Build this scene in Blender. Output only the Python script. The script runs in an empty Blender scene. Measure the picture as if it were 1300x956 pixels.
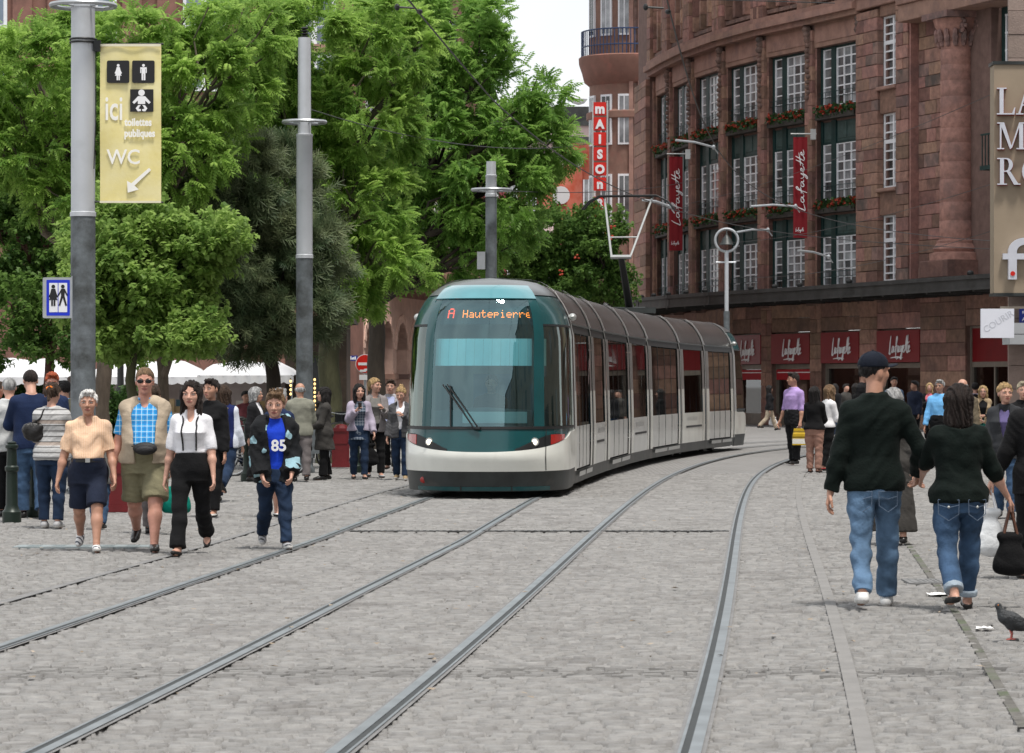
import bpy, bmesh, math, random
import numpy as np
from math import sin, cos, pi, radians as R, sqrt, atan2
from mathutils import Vector, Matrix
random.seed(7); NR = np.random.RandomState(7)
SC = bpy.context.scene
COL = SC.collection

# ---------------------------------------------------------------- camera, sky, sun, exposure
FP, EYE, CX, HY = 4000.0, 1.6, 650.0, 488.0      # focal length in photo pixels, eye height, image centre, horizon row
cam = bpy.data.cameras.new('camera'); camo = bpy.data.objects.new('camera', cam); COL.objects.link(camo)
camo.location = (0, 0, EYE); camo.rotation_euler = (R(90), 0, 0)
cam.sensor_width = 36; cam.lens = FP/1300*36; cam.shift_y = (HY-478)/1300
cam.clip_start = .5; cam.clip_end = 5000
cam.dof.use_dof = True; cam.dof.focus_distance = 40; cam.dof.aperture_fstop = 14
SC.camera = camo
SUN_EL, SUN_AZ = R(71), R(148)                    # azimuth the light comes from, clockwise from +Y
wd = bpy.data.worlds.new('World'); SC.world = wd; wd.use_nodes = True
nt = wd.node_tree; bg = nt.nodes['Background']
sky = nt.nodes.new('ShaderNodeTexSky'); sky.sky_type = 'NISHITA'; sky.sun_disc = False
sky.sun_elevation = SUN_EL; sky.sun_rotation = SUN_AZ
tc = nt.nodes.new('ShaderNodeTexCoord'); nz = nt.nodes.new('ShaderNodeTexNoise')
nz.inputs['Scale'].default_value = 3.0; nz.inputs['Detail'].default_value = 5
rp = nt.nodes.new('ShaderNodeValToRGB'); rp.color_ramp.elements[0].color = (7.6, 7.9, 8.3, 1); rp.color_ramp.elements[1].color = (11.5, 11.5, 11.4, 1)
rp.color_ramp.elements[0].position = .3; rp.color_ramp.elements[1].position = .7
mx = nt.nodes.new('ShaderNodeMix'); mx.data_type = 'RGBA'; mx.inputs[0].default_value = .86
nt.links.new(tc.outputs['Generated'], nz.inputs['Vector']); nt.links.new(nz.outputs['Fac'], rp.inputs['Fac'])
nt.links.new(sky.outputs[0], mx.inputs[6]); nt.links.new(rp.outputs[0], mx.inputs[7]); nt.links.new(mx.outputs[2], bg.inputs['Color'])
bg.inputs['Strength'].default_value = .086
sl = bpy.data.lights.new('sun', 'SUN'); sl.energy = 2.8; sl.angle = R(10); sl.color = (1, .95, .88)
so = bpy.data.objects.new('sun', sl); COL.objects.link(so)
sd = Vector((sin(SUN_AZ)*cos(SUN_EL), cos(SUN_AZ)*cos(SUN_EL), sin(SUN_EL)))
so.rotation_euler = sd.to_track_quat('Z', 'Y').to_euler(); so.location = sd*60
SC.view_settings.view_transform = 'Standard'; SC.view_settings.look = 'None'
SC.view_settings.exposure = .46; SC.view_settings.gamma = 1

# ---------------------------------------------------------------- helpers
def GW(px, py, z=0):                 # the ground point seen at a photo pixel
    Y = FP*(EYE-z)/(py-HY); return Vector(((px-CX)*Y/FP, Y, z))
def PW(px, py, Y):                   # the point at distance Y seen at a photo pixel
    return Vector(((px-CX)*Y/FP, Y, EYE+(HY-py)*Y/FP))
def tag(o, label=None, cat=None, group=None, kind=None):
    if label: o['label'] = label
    if cat: o['category'] = cat
    if group: o['group'] = group
    if kind: o['kind'] = kind
    return o
def thing(name, loc, label, cat, group=None, rz=0):
    o = bpy.data.objects.new(name, None); o.empty_display_size = .2; COL.objects.link(o)
    o.location = loc; o.rotation_euler = (0, 0, rz)
    return tag(o, label, cat, group)
def wloc(o):
    v = Vector((0, 0, 0))
    while o is not None: v += o.location; o = o.parent
    return v
class MB:
    def __init__(s): s.v = []; s.f = []; s.m = []; s.r = []
    def add(s, vs, fs, mi=0, rnd=0.0):
        b = len(s.v); s.v.extend([tuple(v) for v in vs])
        for f in fs: s.f.append([b+i for i in f]); s.m.append(mi); s.r.append(rnd)
    def box(s, x0, x1, y0, y1, z0, z1, mi=0, rnd=0.0, M=None):
        vs = [(x, y, z) for z in (z0, z1) for y in (y0, y1) for x in (x0, x1)]
        if M is not None: vs = [M @ Vector(v) for v in vs]
        s.add(vs, [(0, 2, 3, 1), (4, 5, 7, 6), (0, 1, 5, 4), (2, 6, 7, 3), (1, 3, 7, 5), (0, 4, 6, 2)], mi, rnd)
    def fbox(s, F, a0, a1, d0, d1, z0, z1, mi=0, rnd=0.0, bev=0):   # box in a wall frame (along, outward, up)
        O, U, N = F
        def P(a, d, z): return (O.x+U.x*a+N.x*d, O.y+U.y*a+N.y*d, O.z+z)
        vs = [P(a, d, z) for z in (z0, z1) for d in (d0, d1) for a in (a0, a1)]
        if bev:                                                   # bevelled outer face
            vs = [P(a, d0, z) for z in (z0, z1) for a in (a0, a1)] + [P(a, d1-bev, z) for z in (z0, z1) for a in (a0, a1)] + \
                 [P(a, d1, z) for z in (z0+bev, z1-bev) for a in (a0+bev*(1 if a1 > a0 else -1), a1-bev*(1 if a1 > a0 else -1))]
            fs = [(0, 1, 5, 4), (2, 6, 7, 3), (0, 4, 6, 2), (1, 3, 7, 5), (4, 5, 9, 8), (6, 10, 11, 7), (4, 8, 10, 6), (5, 7, 11, 9), (8, 9, 11, 10)]
            s.add(vs, fs, mi, rnd); return
        s.add(vs, [(0, 2, 3, 1), (4, 5, 7, 6), (0, 1, 5, 4), (2, 6, 7, 3), (1, 3, 7, 5), (0, 4, 6, 2)], mi, rnd)
    def tube(s, pts, rad, n=8, mi=0, cap=True, rnd=0.0):
        pts = [Vector(p) for p in pts]; m = len(pts)
        if not hasattr(rad, '__len__'): rad = [rad]*m
        ref = None; rings = []
        for i in range(m):
            t = (pts[min(i+1, m-1)]-pts[max(i-1, 0)])
            if t.length < 1e-9: t = Vector((0, 0, 1))
            t.normalize()
            if ref is None: ref = Vector((1, 0, 0)) if abs(t.x) < .9 else Vector((0, 1, 0))
            ref = ref - t*ref.dot(t)
            if ref.length < 1e-6: ref = t.orthogonal()
            ref.normalize(); q = t.cross(ref)
            rings.append([pts[i]+(ref*cos(2*pi*k/n)+q*sin(2*pi*k/n))*rad[i] for k in range(n)])
        vs = [p for r in rings for p in r]; fs = []
        for i in range(m-1):
            for k in range(n):
                a, b = i*n+k, i*n+(k+1) % n; fs.append((a, b, b+n, a+n))
        if cap: fs.append(tuple(range(n-1, -1, -1))); fs.append(tuple((m-1)*n+k for k in range(n)))
        s.add(vs, fs, mi, rnd)
    def lathe(s, prof, c=(0, 0, 0), n=16, mi=0):
        c = Vector(c); vs = []; fs = []; m = len(prof)
        for r, z in prof:
            for k in range(n): vs.append((c.x+r*cos(2*pi*k/n), c.y+r*sin(2*pi*k/n), c.z+z))
        for i in range(m-1):
            for k in range(n):
                a, b = i*n+k, i*n+(k+1) % n; fs.append((a, b, b+n, a+n))
        fs.append(tuple(range(n-1, -1, -1))); fs.append(tuple((m-1)*n+k for k in range(n)))
        s.add(vs, fs, mi)
    def ell(s, c, r, n=10, m=6, mi=0, M=None):
        vs = []; fs = []; c = Vector(c)
        for i in range(m+1):
            th = pi*i/m
            for k in range(n):
                p = Vector((r[0]*sin(th)*cos(2*pi*k/n), r[1]*sin(th)*sin(2*pi*k/n), r[2]*cos(th)))
                if M is not None: p = M @ p
                vs.append(c+p)
        for i in range(m):
            for k in range(n):
                a, b = i*n+k, i*n+(k+1) % n; fs.append((a, a+n, b+n, b))
        s.add(vs, fs, mi)
    def prism(s, poly, F, d0, d1, mi=0):            # polygon (a, z) extruded outward in a wall frame
        O, U, N = F; n = len(poly)
        P = lambda a, d, z: (O.x+U.x*a+N.x*d, O.y+U.y*a+N.y*d, O.z+z)
        vs = [P(a, d0, z) for a, z in poly]+[P(a, d1, z) for a, z in poly]
        s.add(vs, [tuple(range(n-1, -1, -1)), tuple(range(n, 2*n))]+[(i, (i+1) % n, n+(i+1) % n, n+i) for i in range(n)], mi)
    def build(s, name, mats, parent=None, smooth=False, local=False, kind=None):
        if not isinstance(mats, (list, tuple)): mats = [mats]
        me = bpy.data.meshes.new(name)
        vs = s.v
        if parent is not None and not local:
            o = wloc(parent); vs = [(v[0]-o.x, v[1]-o.y, v[2]-o.z) for v in vs]
        me.from_pydata(vs, [], s.f)
        for m in mats: me.materials.append(m)
        if len(mats) > 1: me.polygons.foreach_set('material_index', s.m)
        if any(s.r):
            at = me.attributes.new('rnd', 'FLOAT', 'FACE'); at.data.foreach_set('value', s.r)
        bm = bmesh.new(); bm.from_mesh(me); bmesh.ops.recalc_face_normals(bm, faces=bm.faces); bm.to_mesh(me); bm.free()
        if smooth:
            me.polygons.foreach_set('use_smooth', [True]*len(me.polygons))
            try: me.set_sharp_from_angle(angle=R(38))
            except Exception: pass
        o = bpy.data.objects.new(name, me); COL.objects.link(o)
        if parent is not None: o.parent = parent
        if kind: o['kind'] = kind
        return o
def npmesh(name, V, Q, mats, parent=None, smooth=True, mi=None, rnd=None, cols=4):
    me = bpy.data.meshes.new(name); n = len(Q)
    me.vertices.add(len(V)); me.vertices.foreach_set('co', np.asarray(V, np.float32).ravel())
    me.loops.add(n*cols); me.loops.foreach_set('vertex_index', np.asarray(Q, np.int32).ravel())
    me.polygons.add(n); me.polygons.foreach_set('loop_start', np.arange(0, n*cols, cols, dtype=np.int32))
    if smooth: me.polygons.foreach_set('use_smooth', np.ones(n, bool))
    for m in (mats if isinstance(mats, (list, tuple)) else [mats]): me.materials.append(m)
    if mi is not None: me.polygons.foreach_set('material_index', np.asarray(mi, np.int32))
    if rnd is not None:
        at = me.attributes.new('rnd', 'FLOAT', 'FACE'); at.data.foreach_set('value', np.asarray(rnd, np.float32))
    me.update(calc_edges=True); me.validate()
    o = bpy.data.objects.new(name, me); COL.objects.link(o)
    if parent is not None: o.parent = parent
    return o
def copy_tree(o, parent=None):
    c = o.copy(); COL.objects.link(c)
    if parent is not None: c.parent = parent
    for ch in list(o.children): copy_tree(ch, c)
    return c
def catmull(pts, n=12):
    pts = [Vector(p) for p in pts]; out = []
    P = [pts[0]*2-pts[1]]+pts+[pts[-1]*2-pts[-2]]
    for i in range(1, len(P)-2):
        for k in range(n):
            t = k/n; a, b, c, d = P[i-1], P[i], P[i+1], P[i+2]
            out.append(.5*((2*b)+(c-a)*t+(2*a-5*b+4*c-d)*t*t+(3*b-a-3*c+d)*t**3))
    out.append(pts[-1]); return out

# ---------------------------------------------------------------- materials
def sh(ntree, typ, **kw):
    n = ntree.nodes.new(typ)
    for k, v in kw.items(): n.inputs[k].default_value = v
    return n
MATS = {}
def mat(name, col, rough=.7, var=.12, vs=3.0, bump=0.0, bs=30.0, metal=0.0, spec=.4, rnd=0.0, col2=None, dirt=None, stretch=None, emit=0, coat=0, dirtpos=(.52, .68), dscale=1.2):
    if name in MATS: return MATS[name]
    m = bpy.data.materials.new(name); m.use_nodes = True; t = m.node_tree; L = t.links.new
    b = t.nodes['Principled BSDF']; b.inputs['Roughness'].default_value = rough; b.inputs['Metallic'].default_value = metal
    b.inputs['Specular IOR Level'].default_value = spec
    if coat: b.inputs['Coat Weight'].default_value = coat; b.inputs['Coat Roughness'].default_value = .06
    tcn = t.nodes.new('ShaderNodeTexCoord'); vec = tcn.outputs['Object']
    if stretch:
        mp = t.nodes.new('ShaderNodeMapping'); mp.inputs['Scale'].default_value = stretch; L(vec, mp.inputs['Vector']); vec = mp.outputs[0]
    n = sh(t, 'ShaderNodeTexNoise', Scale=vs, Detail=5.0, Roughness=.6); L(vec, n.inputs['Vector'])
    r = t.nodes.new('ShaderNodeValToRGB'); e = r.color_ramp.elements
    c2 = col2 or tuple(c*(1+var) for c in col)
    e[0].position = .32; e[1].position = .68
    e[0].color = (*[c*(1-var) for c in col], 1); e[1].color = (*c2, 1)
    L(n.outputs['Fac'], r.inputs['Fac']); out = r.outputs['Color']
    if dirt:
        n2 = sh(t, 'ShaderNodeTexNoise', Scale=dscale, Detail=6.0, Roughness=.65); L(vec, n2.inputs['Vector'])
        r2 = t.nodes.new('ShaderNodeValToRGB'); r2.color_ramp.elements[0].position = dirtpos[0]; r2.color_ramp.elements[1].position = dirtpos[1]
        L(n2.outputs['Fac'], r2.inputs['Fac'])
        x = t.nodes.new('ShaderNodeMix'); x.data_type = 'RGBA'; L(r2.outputs['Color'], x.inputs[0]); L(out, x.inputs[6]); x.inputs[7].default_value = (*dirt, 1); out = x.outputs[2]
    if rnd:
        a = t.nodes.new('ShaderNodeAttribute'); a.attribute_name = 'rnd'
        oi = t.nodes.new('ShaderNodeObjectInfo')
        ad = t.nodes.new('ShaderNodeMath'); ad.operation = 'ADD'; L(a.outputs['Fac'], ad.inputs[0]); L(oi.outputs['Random'], ad.inputs[1])
        fr = t.nodes.new('ShaderNodeMath'); fr.operation = 'FRACT'; L(ad.outputs[0], fr.inputs[0])
        ma = t.nodes.new('ShaderNodeMapRange'); ma.inputs[3].default_value = 1-rnd; ma.inputs[4].default_value = 1+rnd; L(fr.outputs[0], ma.inputs[0])
        hs = t.nodes.new('ShaderNodeHueSaturation'); L(out, hs.inputs['Color']); L(ma.outputs[0], hs.inputs['Value'])
        m2 = t.nodes.new('ShaderNodeMapRange'); m2.inputs[3].default_value = .5-.05*rnd; m2.inputs[4].default_value = .5+.05*rnd
        f2 = t.nodes.new('ShaderNodeMath'); f2.operation = 'MULTIPLY'; f2.inputs[1].default_value = 7.31; L(fr.outputs[0], f2.inputs[0])
        f3 = t.nodes.new('ShaderNodeMath'); f3.operation = 'FRACT'; L(f2.outputs[0], f3.inputs[0]); L(f3.outputs[0], m2.inputs[0]); L(m2.outputs[0], hs.inputs['Hue'])
        out = hs.outputs['Color']
    L(out, b.inputs['Base Color'])
    if emit: L(out, b.inputs['Emission Color']); b.inputs['Emission Strength'].default_value = emit
    if bump:
        n3 = sh(t, 'ShaderNodeTexNoise', Scale=bs, Detail=4.0, Roughness=.6); L(vec, n3.inputs['Vector'])
        bp = sh(t, 'ShaderNodeBump', Strength=min(1, bump*2), Distance=.02); L(n3.outputs['Fac'], bp.inputs['Height']); L(bp.outputs[0], b.inputs['Normal'])
    MATS[name] = m; return m
def lines(t, vec_out, axis, freq, width, phase=0.0):      # 0/1 stripes along one object axis
    L = t.links.new
    sx = t.nodes.new('ShaderNodeSeparateXYZ'); L(vec_out, sx.inputs[0])
    m1 = t.nodes.new('ShaderNodeMath'); m1.operation = 'MULTIPLY_ADD'; m1.inputs[1].default_value = freq; m1.inputs[2].default_value = phase; L(sx.outputs[axis], m1.inputs[0])
    m2 = t.nodes.new('ShaderNodeMath'); m2.operation = 'FRACT'; L(m1.outputs[0], m2.inputs[0])
    m3 = t.nodes.new('ShaderNodeMath'); m3.operation = 'LESS_THAN'; m3.inputs[1].default_value = width; L(m2.outputs[0], m3.inputs[0])
    return m3.outputs[0]
def cloth(name, col, bands=(), rough=.85, bump=.25, var=.18, vs=6.0, sheen=.02):
    """fabric; bands = list of (axis, freq, width, phase, colour, mix)"""
    if name in MATS: return MATS[name]
    m = mat(name, col, rough, var, vs, bump*.6, 55.0, spec=.15); t = m.node_tree; L = t.links.new; b = t.nodes['Principled BSDF']
    b.inputs['Sheen Weight'].default_value = sheen
    src = b.inputs['Base Color'].links[0].from_socket
    tcn = [n for n in t.nodes if n.type == 'TEX_COORD'][0]
    for (ax, fq, w, ph, c, k) in bands:
        l = lines(t, tcn.outputs['Object'], ax, fq, w, ph)
        mm = t.nodes.new('ShaderNodeMath'); mm.operation = 'MULTIPLY'; mm.inputs[1].default_value = k; L(l, mm.inputs[0])
        x = t.nodes.new('ShaderNodeMix'); x.data_type = 'RGBA'; L(mm.outputs[0], x.inputs[0]); L(src, x.inputs[6]); x.inputs[7].default_value = (*c, 1); src = x.outputs[2]
    L(src, b.inputs['Base Color']); return m
def leafmat(name, dark, light, trans=.35, rough=.55):
    m = bpy.data.materials.new(name); m.use_nodes = True; t = m.node_tree; L = t.links.new
    b = t.nodes['Principled BSDF']; b.inputs['Roughness'].default_value = rough; b.inputs['Specular IOR Level'].default_value = .35
    a = t.nodes.new('ShaderNodeAttribute'); a.attribute_name = 'rnd'
    r = t.nodes.new('ShaderNodeValToRGB'); r.color_ramp.elements[0].color = (*dark, 1); r.color_ramp.elements[1].color = (*light, 1)
    L(a.outputs['Fac'], r.inputs['Fac']); L(r.outputs[0], b.inputs['Base Color'])
    tr = t.nodes.new('ShaderNodeBsdfTranslucent'); g = t.nodes.new('ShaderNodeGamma'); g.inputs[1].default_value = .8
    L(r.outputs[0], g.inputs[0]); L(g.outputs[0], tr.inputs['Color'])
    ms = t.nodes.new('ShaderNodeMixShader'); ms.inputs[0].default_value = trans
    L(b.outputs[0], ms.inputs[1]); L(tr.outputs[0], ms.inputs[2]); L(ms.outputs[0], t.nodes['Material Output'].inputs['Surface'])
    return m
def glassmat(name, tint, refl=.12, rough=.03, gcol=(1, 1, 1)):    # see-through pane with a fresnel mirror coat
    m = bpy.data.materials.new(name); m.use_nodes = True; t = m.node_tree; L = t.links.new
    t.nodes.remove(t.nodes['Principled BSDF'])
    tr = t.nodes.new('ShaderNodeBsdfTransparent'); tr.inputs[0].default_value = (*tint, 1)
    gl = t.nodes.new('ShaderNodeBsdfGlossy'); gl.inputs['Roughness'].default_value = rough; gl.inputs[0].default_value = (*gcol, 1)
    fr = t.nodes.new('ShaderNodeFresnel'); fr.inputs[0].default_value = 1.5
    ad = t.nodes.new('ShaderNodeMath'); ad.operation = 'ADD'; ad.inputs[1].default_value = refl; ad.use_clamp = True; L(fr.outputs[0], ad.inputs[0])
    ms = t.nodes.new('ShaderNodeMixShader'); L(ad.outputs[0], ms.inputs[0]); L(tr.outputs[0], ms.inputs[1]); L(gl.outputs[0], ms.inputs[2])
    L(ms.outputs[0], t.nodes['Material Output'].inputs['Surface']); return m

def text(name, s, F, a, z, size, d, m, parent=None, depth=.006, align='LEFT', sx=1.0, rot=0.0, shear=0.0, spacing=1.0, bold=0.0):
    """lettering as real geometry on a wall frame: a = along, z = baseline"""
    cu = bpy.data.curves.new(name, 'FONT'); cu.body = s; cu.size = size; cu.extrude = depth/2; cu.align_x = align; cu.shear = shear; cu.space_character = spacing; cu.offset = bold
    cu.resolution_u = 3
    o = bpy.data.objects.new('tmp', cu); COL.objects.link(o); dg = bpy.context.evaluated_depsgraph_get(); dg.update()
    me = bpy.data.meshes.new_from_object(o.evaluated_get(dg)); bpy.data.objects.remove(o)
    O, U, N = F; me.name = name
    base = wloc(parent) if parent is not None else Vector((0, 0, 0))
    for v in me.vertices:
        x, y = v.co.x*sx, v.co.y
        x, y = x*cos(rot)-y*sin(rot), x*sin(rot)+y*cos(rot)
        p = O+U*(a+x)+N*(d+v.co.z+depth/2)+Vector((0, 0, z+y)); v.co = p-base
    me.materials.clear(); me.materials.append(m)
    r = bpy.data.objects.new(name, me); COL.objects.link(r)
    if parent is not None: r.parent = parent
    return r
SCRIPT = [  # a hurried handwriting of the word on the shop signs, as pen strokes
    [(.30, 1.5), (.16, .9), (.05, .15), (.0, -.12), (.12, -.16), (.42, .1)],
    [(.78, .52), (.58, .55), (.48, .2), (.58, .0), (.74, .25), (.80, .5), (.80, .1), (.95, .05)],
    [(1.0, .1), (1.25, .8), (1.42, 1.3), (1.33, 1.38), (1.22, .9), (1.12, .0), (1.06, -.55)], [(1.02, .5), (1.42, .62)],
    [(1.68, .55), (1.48, .52), (1.42, .15), (1.52, .02), (1.66, .3), (1.71, .52), (1.72, .08), (1.85, .1)],
    [(1.90, .6), (1.95, .15), (2.08, .1), (2.2, .6), (2.12, -.2), (1.98, -.6), (1.9, -.5), (2.1, -.05), (2.3, .2)],
    [(2.3, .25), (2.5, .4), (2.47, .6), (2.36, .5), (2.35, .1), (2.52, .02), (2.7, .3)],
    [(2.72, .1), (2.9, .8), (3.02, 1.5)], [(2.95, .0), (3.1, .8), (3.24, 1.55)], [(2.66, .62), (3.0, .72), (3.45, .95)], [(2.98, .0), (3.12, -.03), (3.25, .2)],
    [(3.25, .25), (3.46, .42), (3.43, .6), (3.32, .5), (3.3, .12), (3.45, .04), (3.62, .2)]]
def script(name, F, a, z, sc, d, m, parent, rot=0.0, sx=1.0, rad=.05, underline=False):
    O, U, N = F; mb = MB()
    st = SCRIPT+([[(.2, -.5), (1.4, -.42), (2.3, -.5)], [(1.2, -.62), (1.7, -.45), (2.1, -.62)]] if underline else [])
    for s in st:
        pts = []
        for q in catmull([(x, y, 0) for x, y in s], 5):
            x, y = q.x*sc*sx, q.y*sc; x, y = x*cos(rot)-y*sin(rot), x*sin(rot)+y*cos(rot)
            pts.append(O+U*(a+x)+N*d+Vector((0, 0, z+y)))
        mb.tube(pts, [rad*sc*(.6+.6*sin(pi*i/(len(pts)-1))) for i in range(len(pts))], 6)
    return mb.build(name, m, parent)
WF = lambda x, y, z: (Vector((x, y, z)), Vector((1, 0, 0)), Vector((0, -1, 0)))   # a frame facing the camera
# ================================================================ ground, stones, rails
M_joint = mat('joint sand', (.065, .062, .060), .95, .2, 6, .3, 60)
def cobble_mat():
    m = mat('cobble stone', (.235, .230, .224), .72, .12, 14, .25, 70, spec=.35, rnd=.14, dirt=(.175, .169, .164))
    return m
M_cob = cobble_mat()
def ground_mat():
    m = bpy.data.materials.new('far cobbles'); m.use_nodes = True; t = m.node_tree; L = t.links.new; b = t.nodes['Principled BSDF']
    tcn = t.nodes.new('ShaderNodeTexCoord'); br = t.nodes.new('ShaderNodeTexBrick')
    br.inputs['Scale'].default_value = 1; br.inputs['Brick Width'].default_value = .19; br.inputs['Row Height'].default_value = .13; br.inputs['Mortar Size'].default_value = .012
    br.inputs['Color1'].default_value = (.205, .20, .196, 1); br.inputs['Color2'].default_value = (.255, .25, .245, 1); br.inputs['Mortar'].default_value = (.11, .105, .10, 1)
    n = sh(t, 'ShaderNodeTexNoise', Scale=.35, Detail=6.0); L(tcn.outputs['Object'], n.inputs['Vector']); L(tcn.outputs['Object'], br.inputs['Vector'])
    mr = t.nodes.new('ShaderNodeMapRange'); mr.inputs[3].default_value = .8; mr.inputs[4].default_value = 1.2; L(n.outputs['Fac'], mr.inputs[0])
    hs = t.nodes.new('ShaderNodeHueSaturation'); L(br.outputs['Color'], hs.inputs['Color']); L(mr.outputs[0], hs.inputs['Value']); L(hs.outputs[0], b.inputs['Base Color'])
    bp = sh(t, 'ShaderNodeBump', Strength=.4, Distance=.02); L(br.outputs['Fac'], bp.inputs['Height']); bp.invert = True; L(bp.outputs[0], b.inputs['Normal'])
    b.inputs['Roughness'].default_value = .8; return m
mb = MB(); mb.add([(-900, -60, 0), (900, -60, 0), (900, 3000, 0), (-900, 3000, 0)], [(0, 1, 2, 3)])
ground = mb.build('ground', ground_mat()); ground['kind'] = 'structure'

TR = catmull([(-1.15, 2, 0), (-.42, 8.5, 0), (.33, 17, 0), (1.03, 25.6, 0), (1.78, 35.6, 0), (2.33, 42, 0), (3.22, 52.6, 0), (4.42, 62.5, 0), (5.8, 71, 0), (7.7, 79, 0), (10.6, 87, 0), (15, 93.5, 0), (24, 100, 0), (36, 104, 0)], 10)
for _ in range(90): TR = [TR[0]]+[TR[i-1]*.25+TR[i]*.5+TR[i+1]*.25 for i in range(1, len(TR)-1)]+[TR[-1]]
def offs(path, o):
    out = []
    for i, p in enumerate(path):
        t = (path[min(i+1, len(path)-1)]-path[max(i-1, 0)]).normalized(); out.append(p+Vector((t.y, -t.x, 0))*o)
    return out
TL = [p+Vector((float(np.interp(p.y, [10, 24, 32, 46, 60, 72], [0, 0, .05, -.13, -.08, 0])), 0, 0)) for p in offs(TR, -2.78)]
TRN = np.array([(p.x, p.y) for p in TR])
def trackx(Y): return float(np.interp(Y, TRN[:, 1], TRN[:, 0]))
# stones: rows run across the street; true pieces as far as they can be told apart
VAR = []
for k in range(8):
    rs = random.Random(k); mbv = MB(); j = lambda a: rs.uniform(-a, a)
    hx, hy = .5, .5
    lo = [(-hx, -hy, 0), (hx, -hy, 0), (hx, hy, 0), (-hx, hy, 0)]
    tp = [(-hx*.86+j(.04), -hy*.74+j(.08), 1+j(.30)), (hx*.86+j(.04), -hy*.74+j(.08), 1+j(.30)), (hx*.86+j(.04), hy*.74+j(.08), 1+j(.30)), (-hx*.86+j(.04), hy*.74+j(.08), 1+j(.30))]
    me = bpy.data.meshes.new('cobblestone')
    me.from_pydata(lo+tp, [], [(0, 1, 5, 4), (1, 2, 6, 5), (2, 3, 7, 6), (3, 0, 4, 7), (4, 5, 6, 7)])
    me.materials.append(M_cob); VAR.append(me)
VV = [np.array([v.co[:] for v in me.vertices]) for me in VAR]
VF = np.array([list(p.vertices) for p in VAR[0].polygons])
def stones():
    V = []; Q = []; RN = []; nb = 0; ind = 0; y = 13.3; row = 0
    r = random.Random(3)
    while y < 56:
        dep = r.uniform(.082, .105) if y < 36 else r.uniform(.115, .15)
        hw = .172*y+.8
        x = -hw-r.uniform(0, .2)
        skew = .045*(1 if row % 2 else -1)
        while x < hw:
            w = r.uniform(.085, .16)
            if y > 36: w *= 1.3
            xc, yc = x+w/2, y+dep/2+.03*sin(x*1.7+row*.05)+.02*sin(x*5.1)
            tx = trackx(yc); intrack = -3.9 < xc-tx < 1.2
            hgt = r.uniform(.011, .021) if intrack else r.uniform(.012, .026)
            k = r.randrange(8); gap = (.006 if r.random() < .55 else .022) if intrack else (.010 if r.random() < .55 else .026)
            ang = r.uniform(-.03, .03) if intrack else r.uniform(-.09, .09)
            if ind < 300 and y > 17.0 and abs(xc) < 2.75:
                o = bpy.data.objects.new('cobblestone', VAR[k]); COL.objects.link(o); o.parent = ground
                o.location = (xc, yc, 0); o.scale = (w-gap, dep-gap, hgt); o.rotation_euler = (0, 0, ang); ind += 1
            else:
                c = VV[k]*np.array([w-gap, dep-gap, hgt]); ca, sa = cos(ang), sin(ang)
                P = np.stack([c[:, 0]*ca-c[:, 1]*sa+xc, c[:, 0]*sa+c[:, 1]*ca+yc, c[:, 2]], 1)
                V.append(P); Q.append(VF+nb); RN.append(np.full(len(VF), r.random())); nb += len(P)
            x += w
        y += dep; row += 1
    o = npmesh('cobblestones', np.concatenate(V), np.concatenate(Q), M_cob, ground, smooth=False, rnd=np.concatenate(RN)); o['kind'] = 'stuff'
stones()
M_steel = mat('rail steel', (.24, .265, .28), .45, .2, 3, 0, metal=.6)
M_groove = mat('rail groove', (.035, .04, .042), .7, .2, 4)
M_bed = mat('rail bedding', (.185, .184, .185), .85, .16, 5, .3, 40)
M_iron = mat('cast iron', (.10, .10, .10), .6, .2, 8, .2, 40, metal=.4)
def ribbon(mb, path, o0, o1, z0, z1=None, mi=0):
    A, B = offs(path, o0), offs(path, o1); z1 = z0 if z1 is None else z1
    n = len(path); vs = [(p.x, p.y, z0) for p in A]+[(p.x, p.y, z1) for p in B]
    mb.add(vs, [(i, i+1, n+i+1, n+i) for i in range(n-1)], mi)
def rail(path, off, inner, label):
    p0 = path[0]; t = thing('tram_rail', (p0.x, p0.y, 0), label, 'tram rail', 'tram rails in the cobbles')
    s = inner
    a = MB(); ribbon(a, path, off-.07, off+.07, .0255); a.build('bedding', M_bed, t)
    a = MB(); ribbon(a, path, off-s*.05, off+s*.003, .031); a.build('rail_head', M_steel, t)
    a = MB(); ribbon(a, path, off+s*.003, off+s*.036, .0285); a.build('groove', M_groove, t)
    a = MB(); ribbon(a, path, off+s*.036, off+s*.050, .031); a.build('guard_lip', M_steel, t)
G2 = .7175+.03
rail(TL, -G2, 1, 'far left steel rail, nearest the walking couple with the boy')
rail(TL, G2, -1, 'right hand rail of the track the tram stands on')
rail(TR, -G2, 1, 'left hand rail of the empty track right of the tram')
rail(TR, G2, -1, 'rightmost rail curving past the man in purple shirt')
# joint line, smooth border strip, gutter
a = MB(); ribbon(a, [p for p in TL if p.y < 60], -1.655, -1.64, .025); ribbon(a, [p for p in TL if p.y < 60], -1.74, -1.655, .0225, mi=1); a.build('paving_border', [M_iron, M_bed])['kind'] = 'structure'
a = MB(); ribbon(a, [p for p in TR if p.y < 62], 1.46, 1.54, .0275); a.build('paving_strip', mat('worn strip', (.215, .210, .205), .85, .12, 4, .3, 40))['kind'] = 'structure'
gut = catmull([GW(1300, 930), GW(1262, 866), GW(1225, 800), GW(1186, 742), GW(1150, 690), GW(1120, 650)], 8)
M_moss = mat('mossy gutter', (.13, .125, .115), .95, .3, 9, .4, 50, dirt=(.08, .115, .05))
a = MB(); ribbon(a, gut, -.026, .026, .024, .0265); a.build('gutter', M_moss)['kind'] = 'structure'
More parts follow.
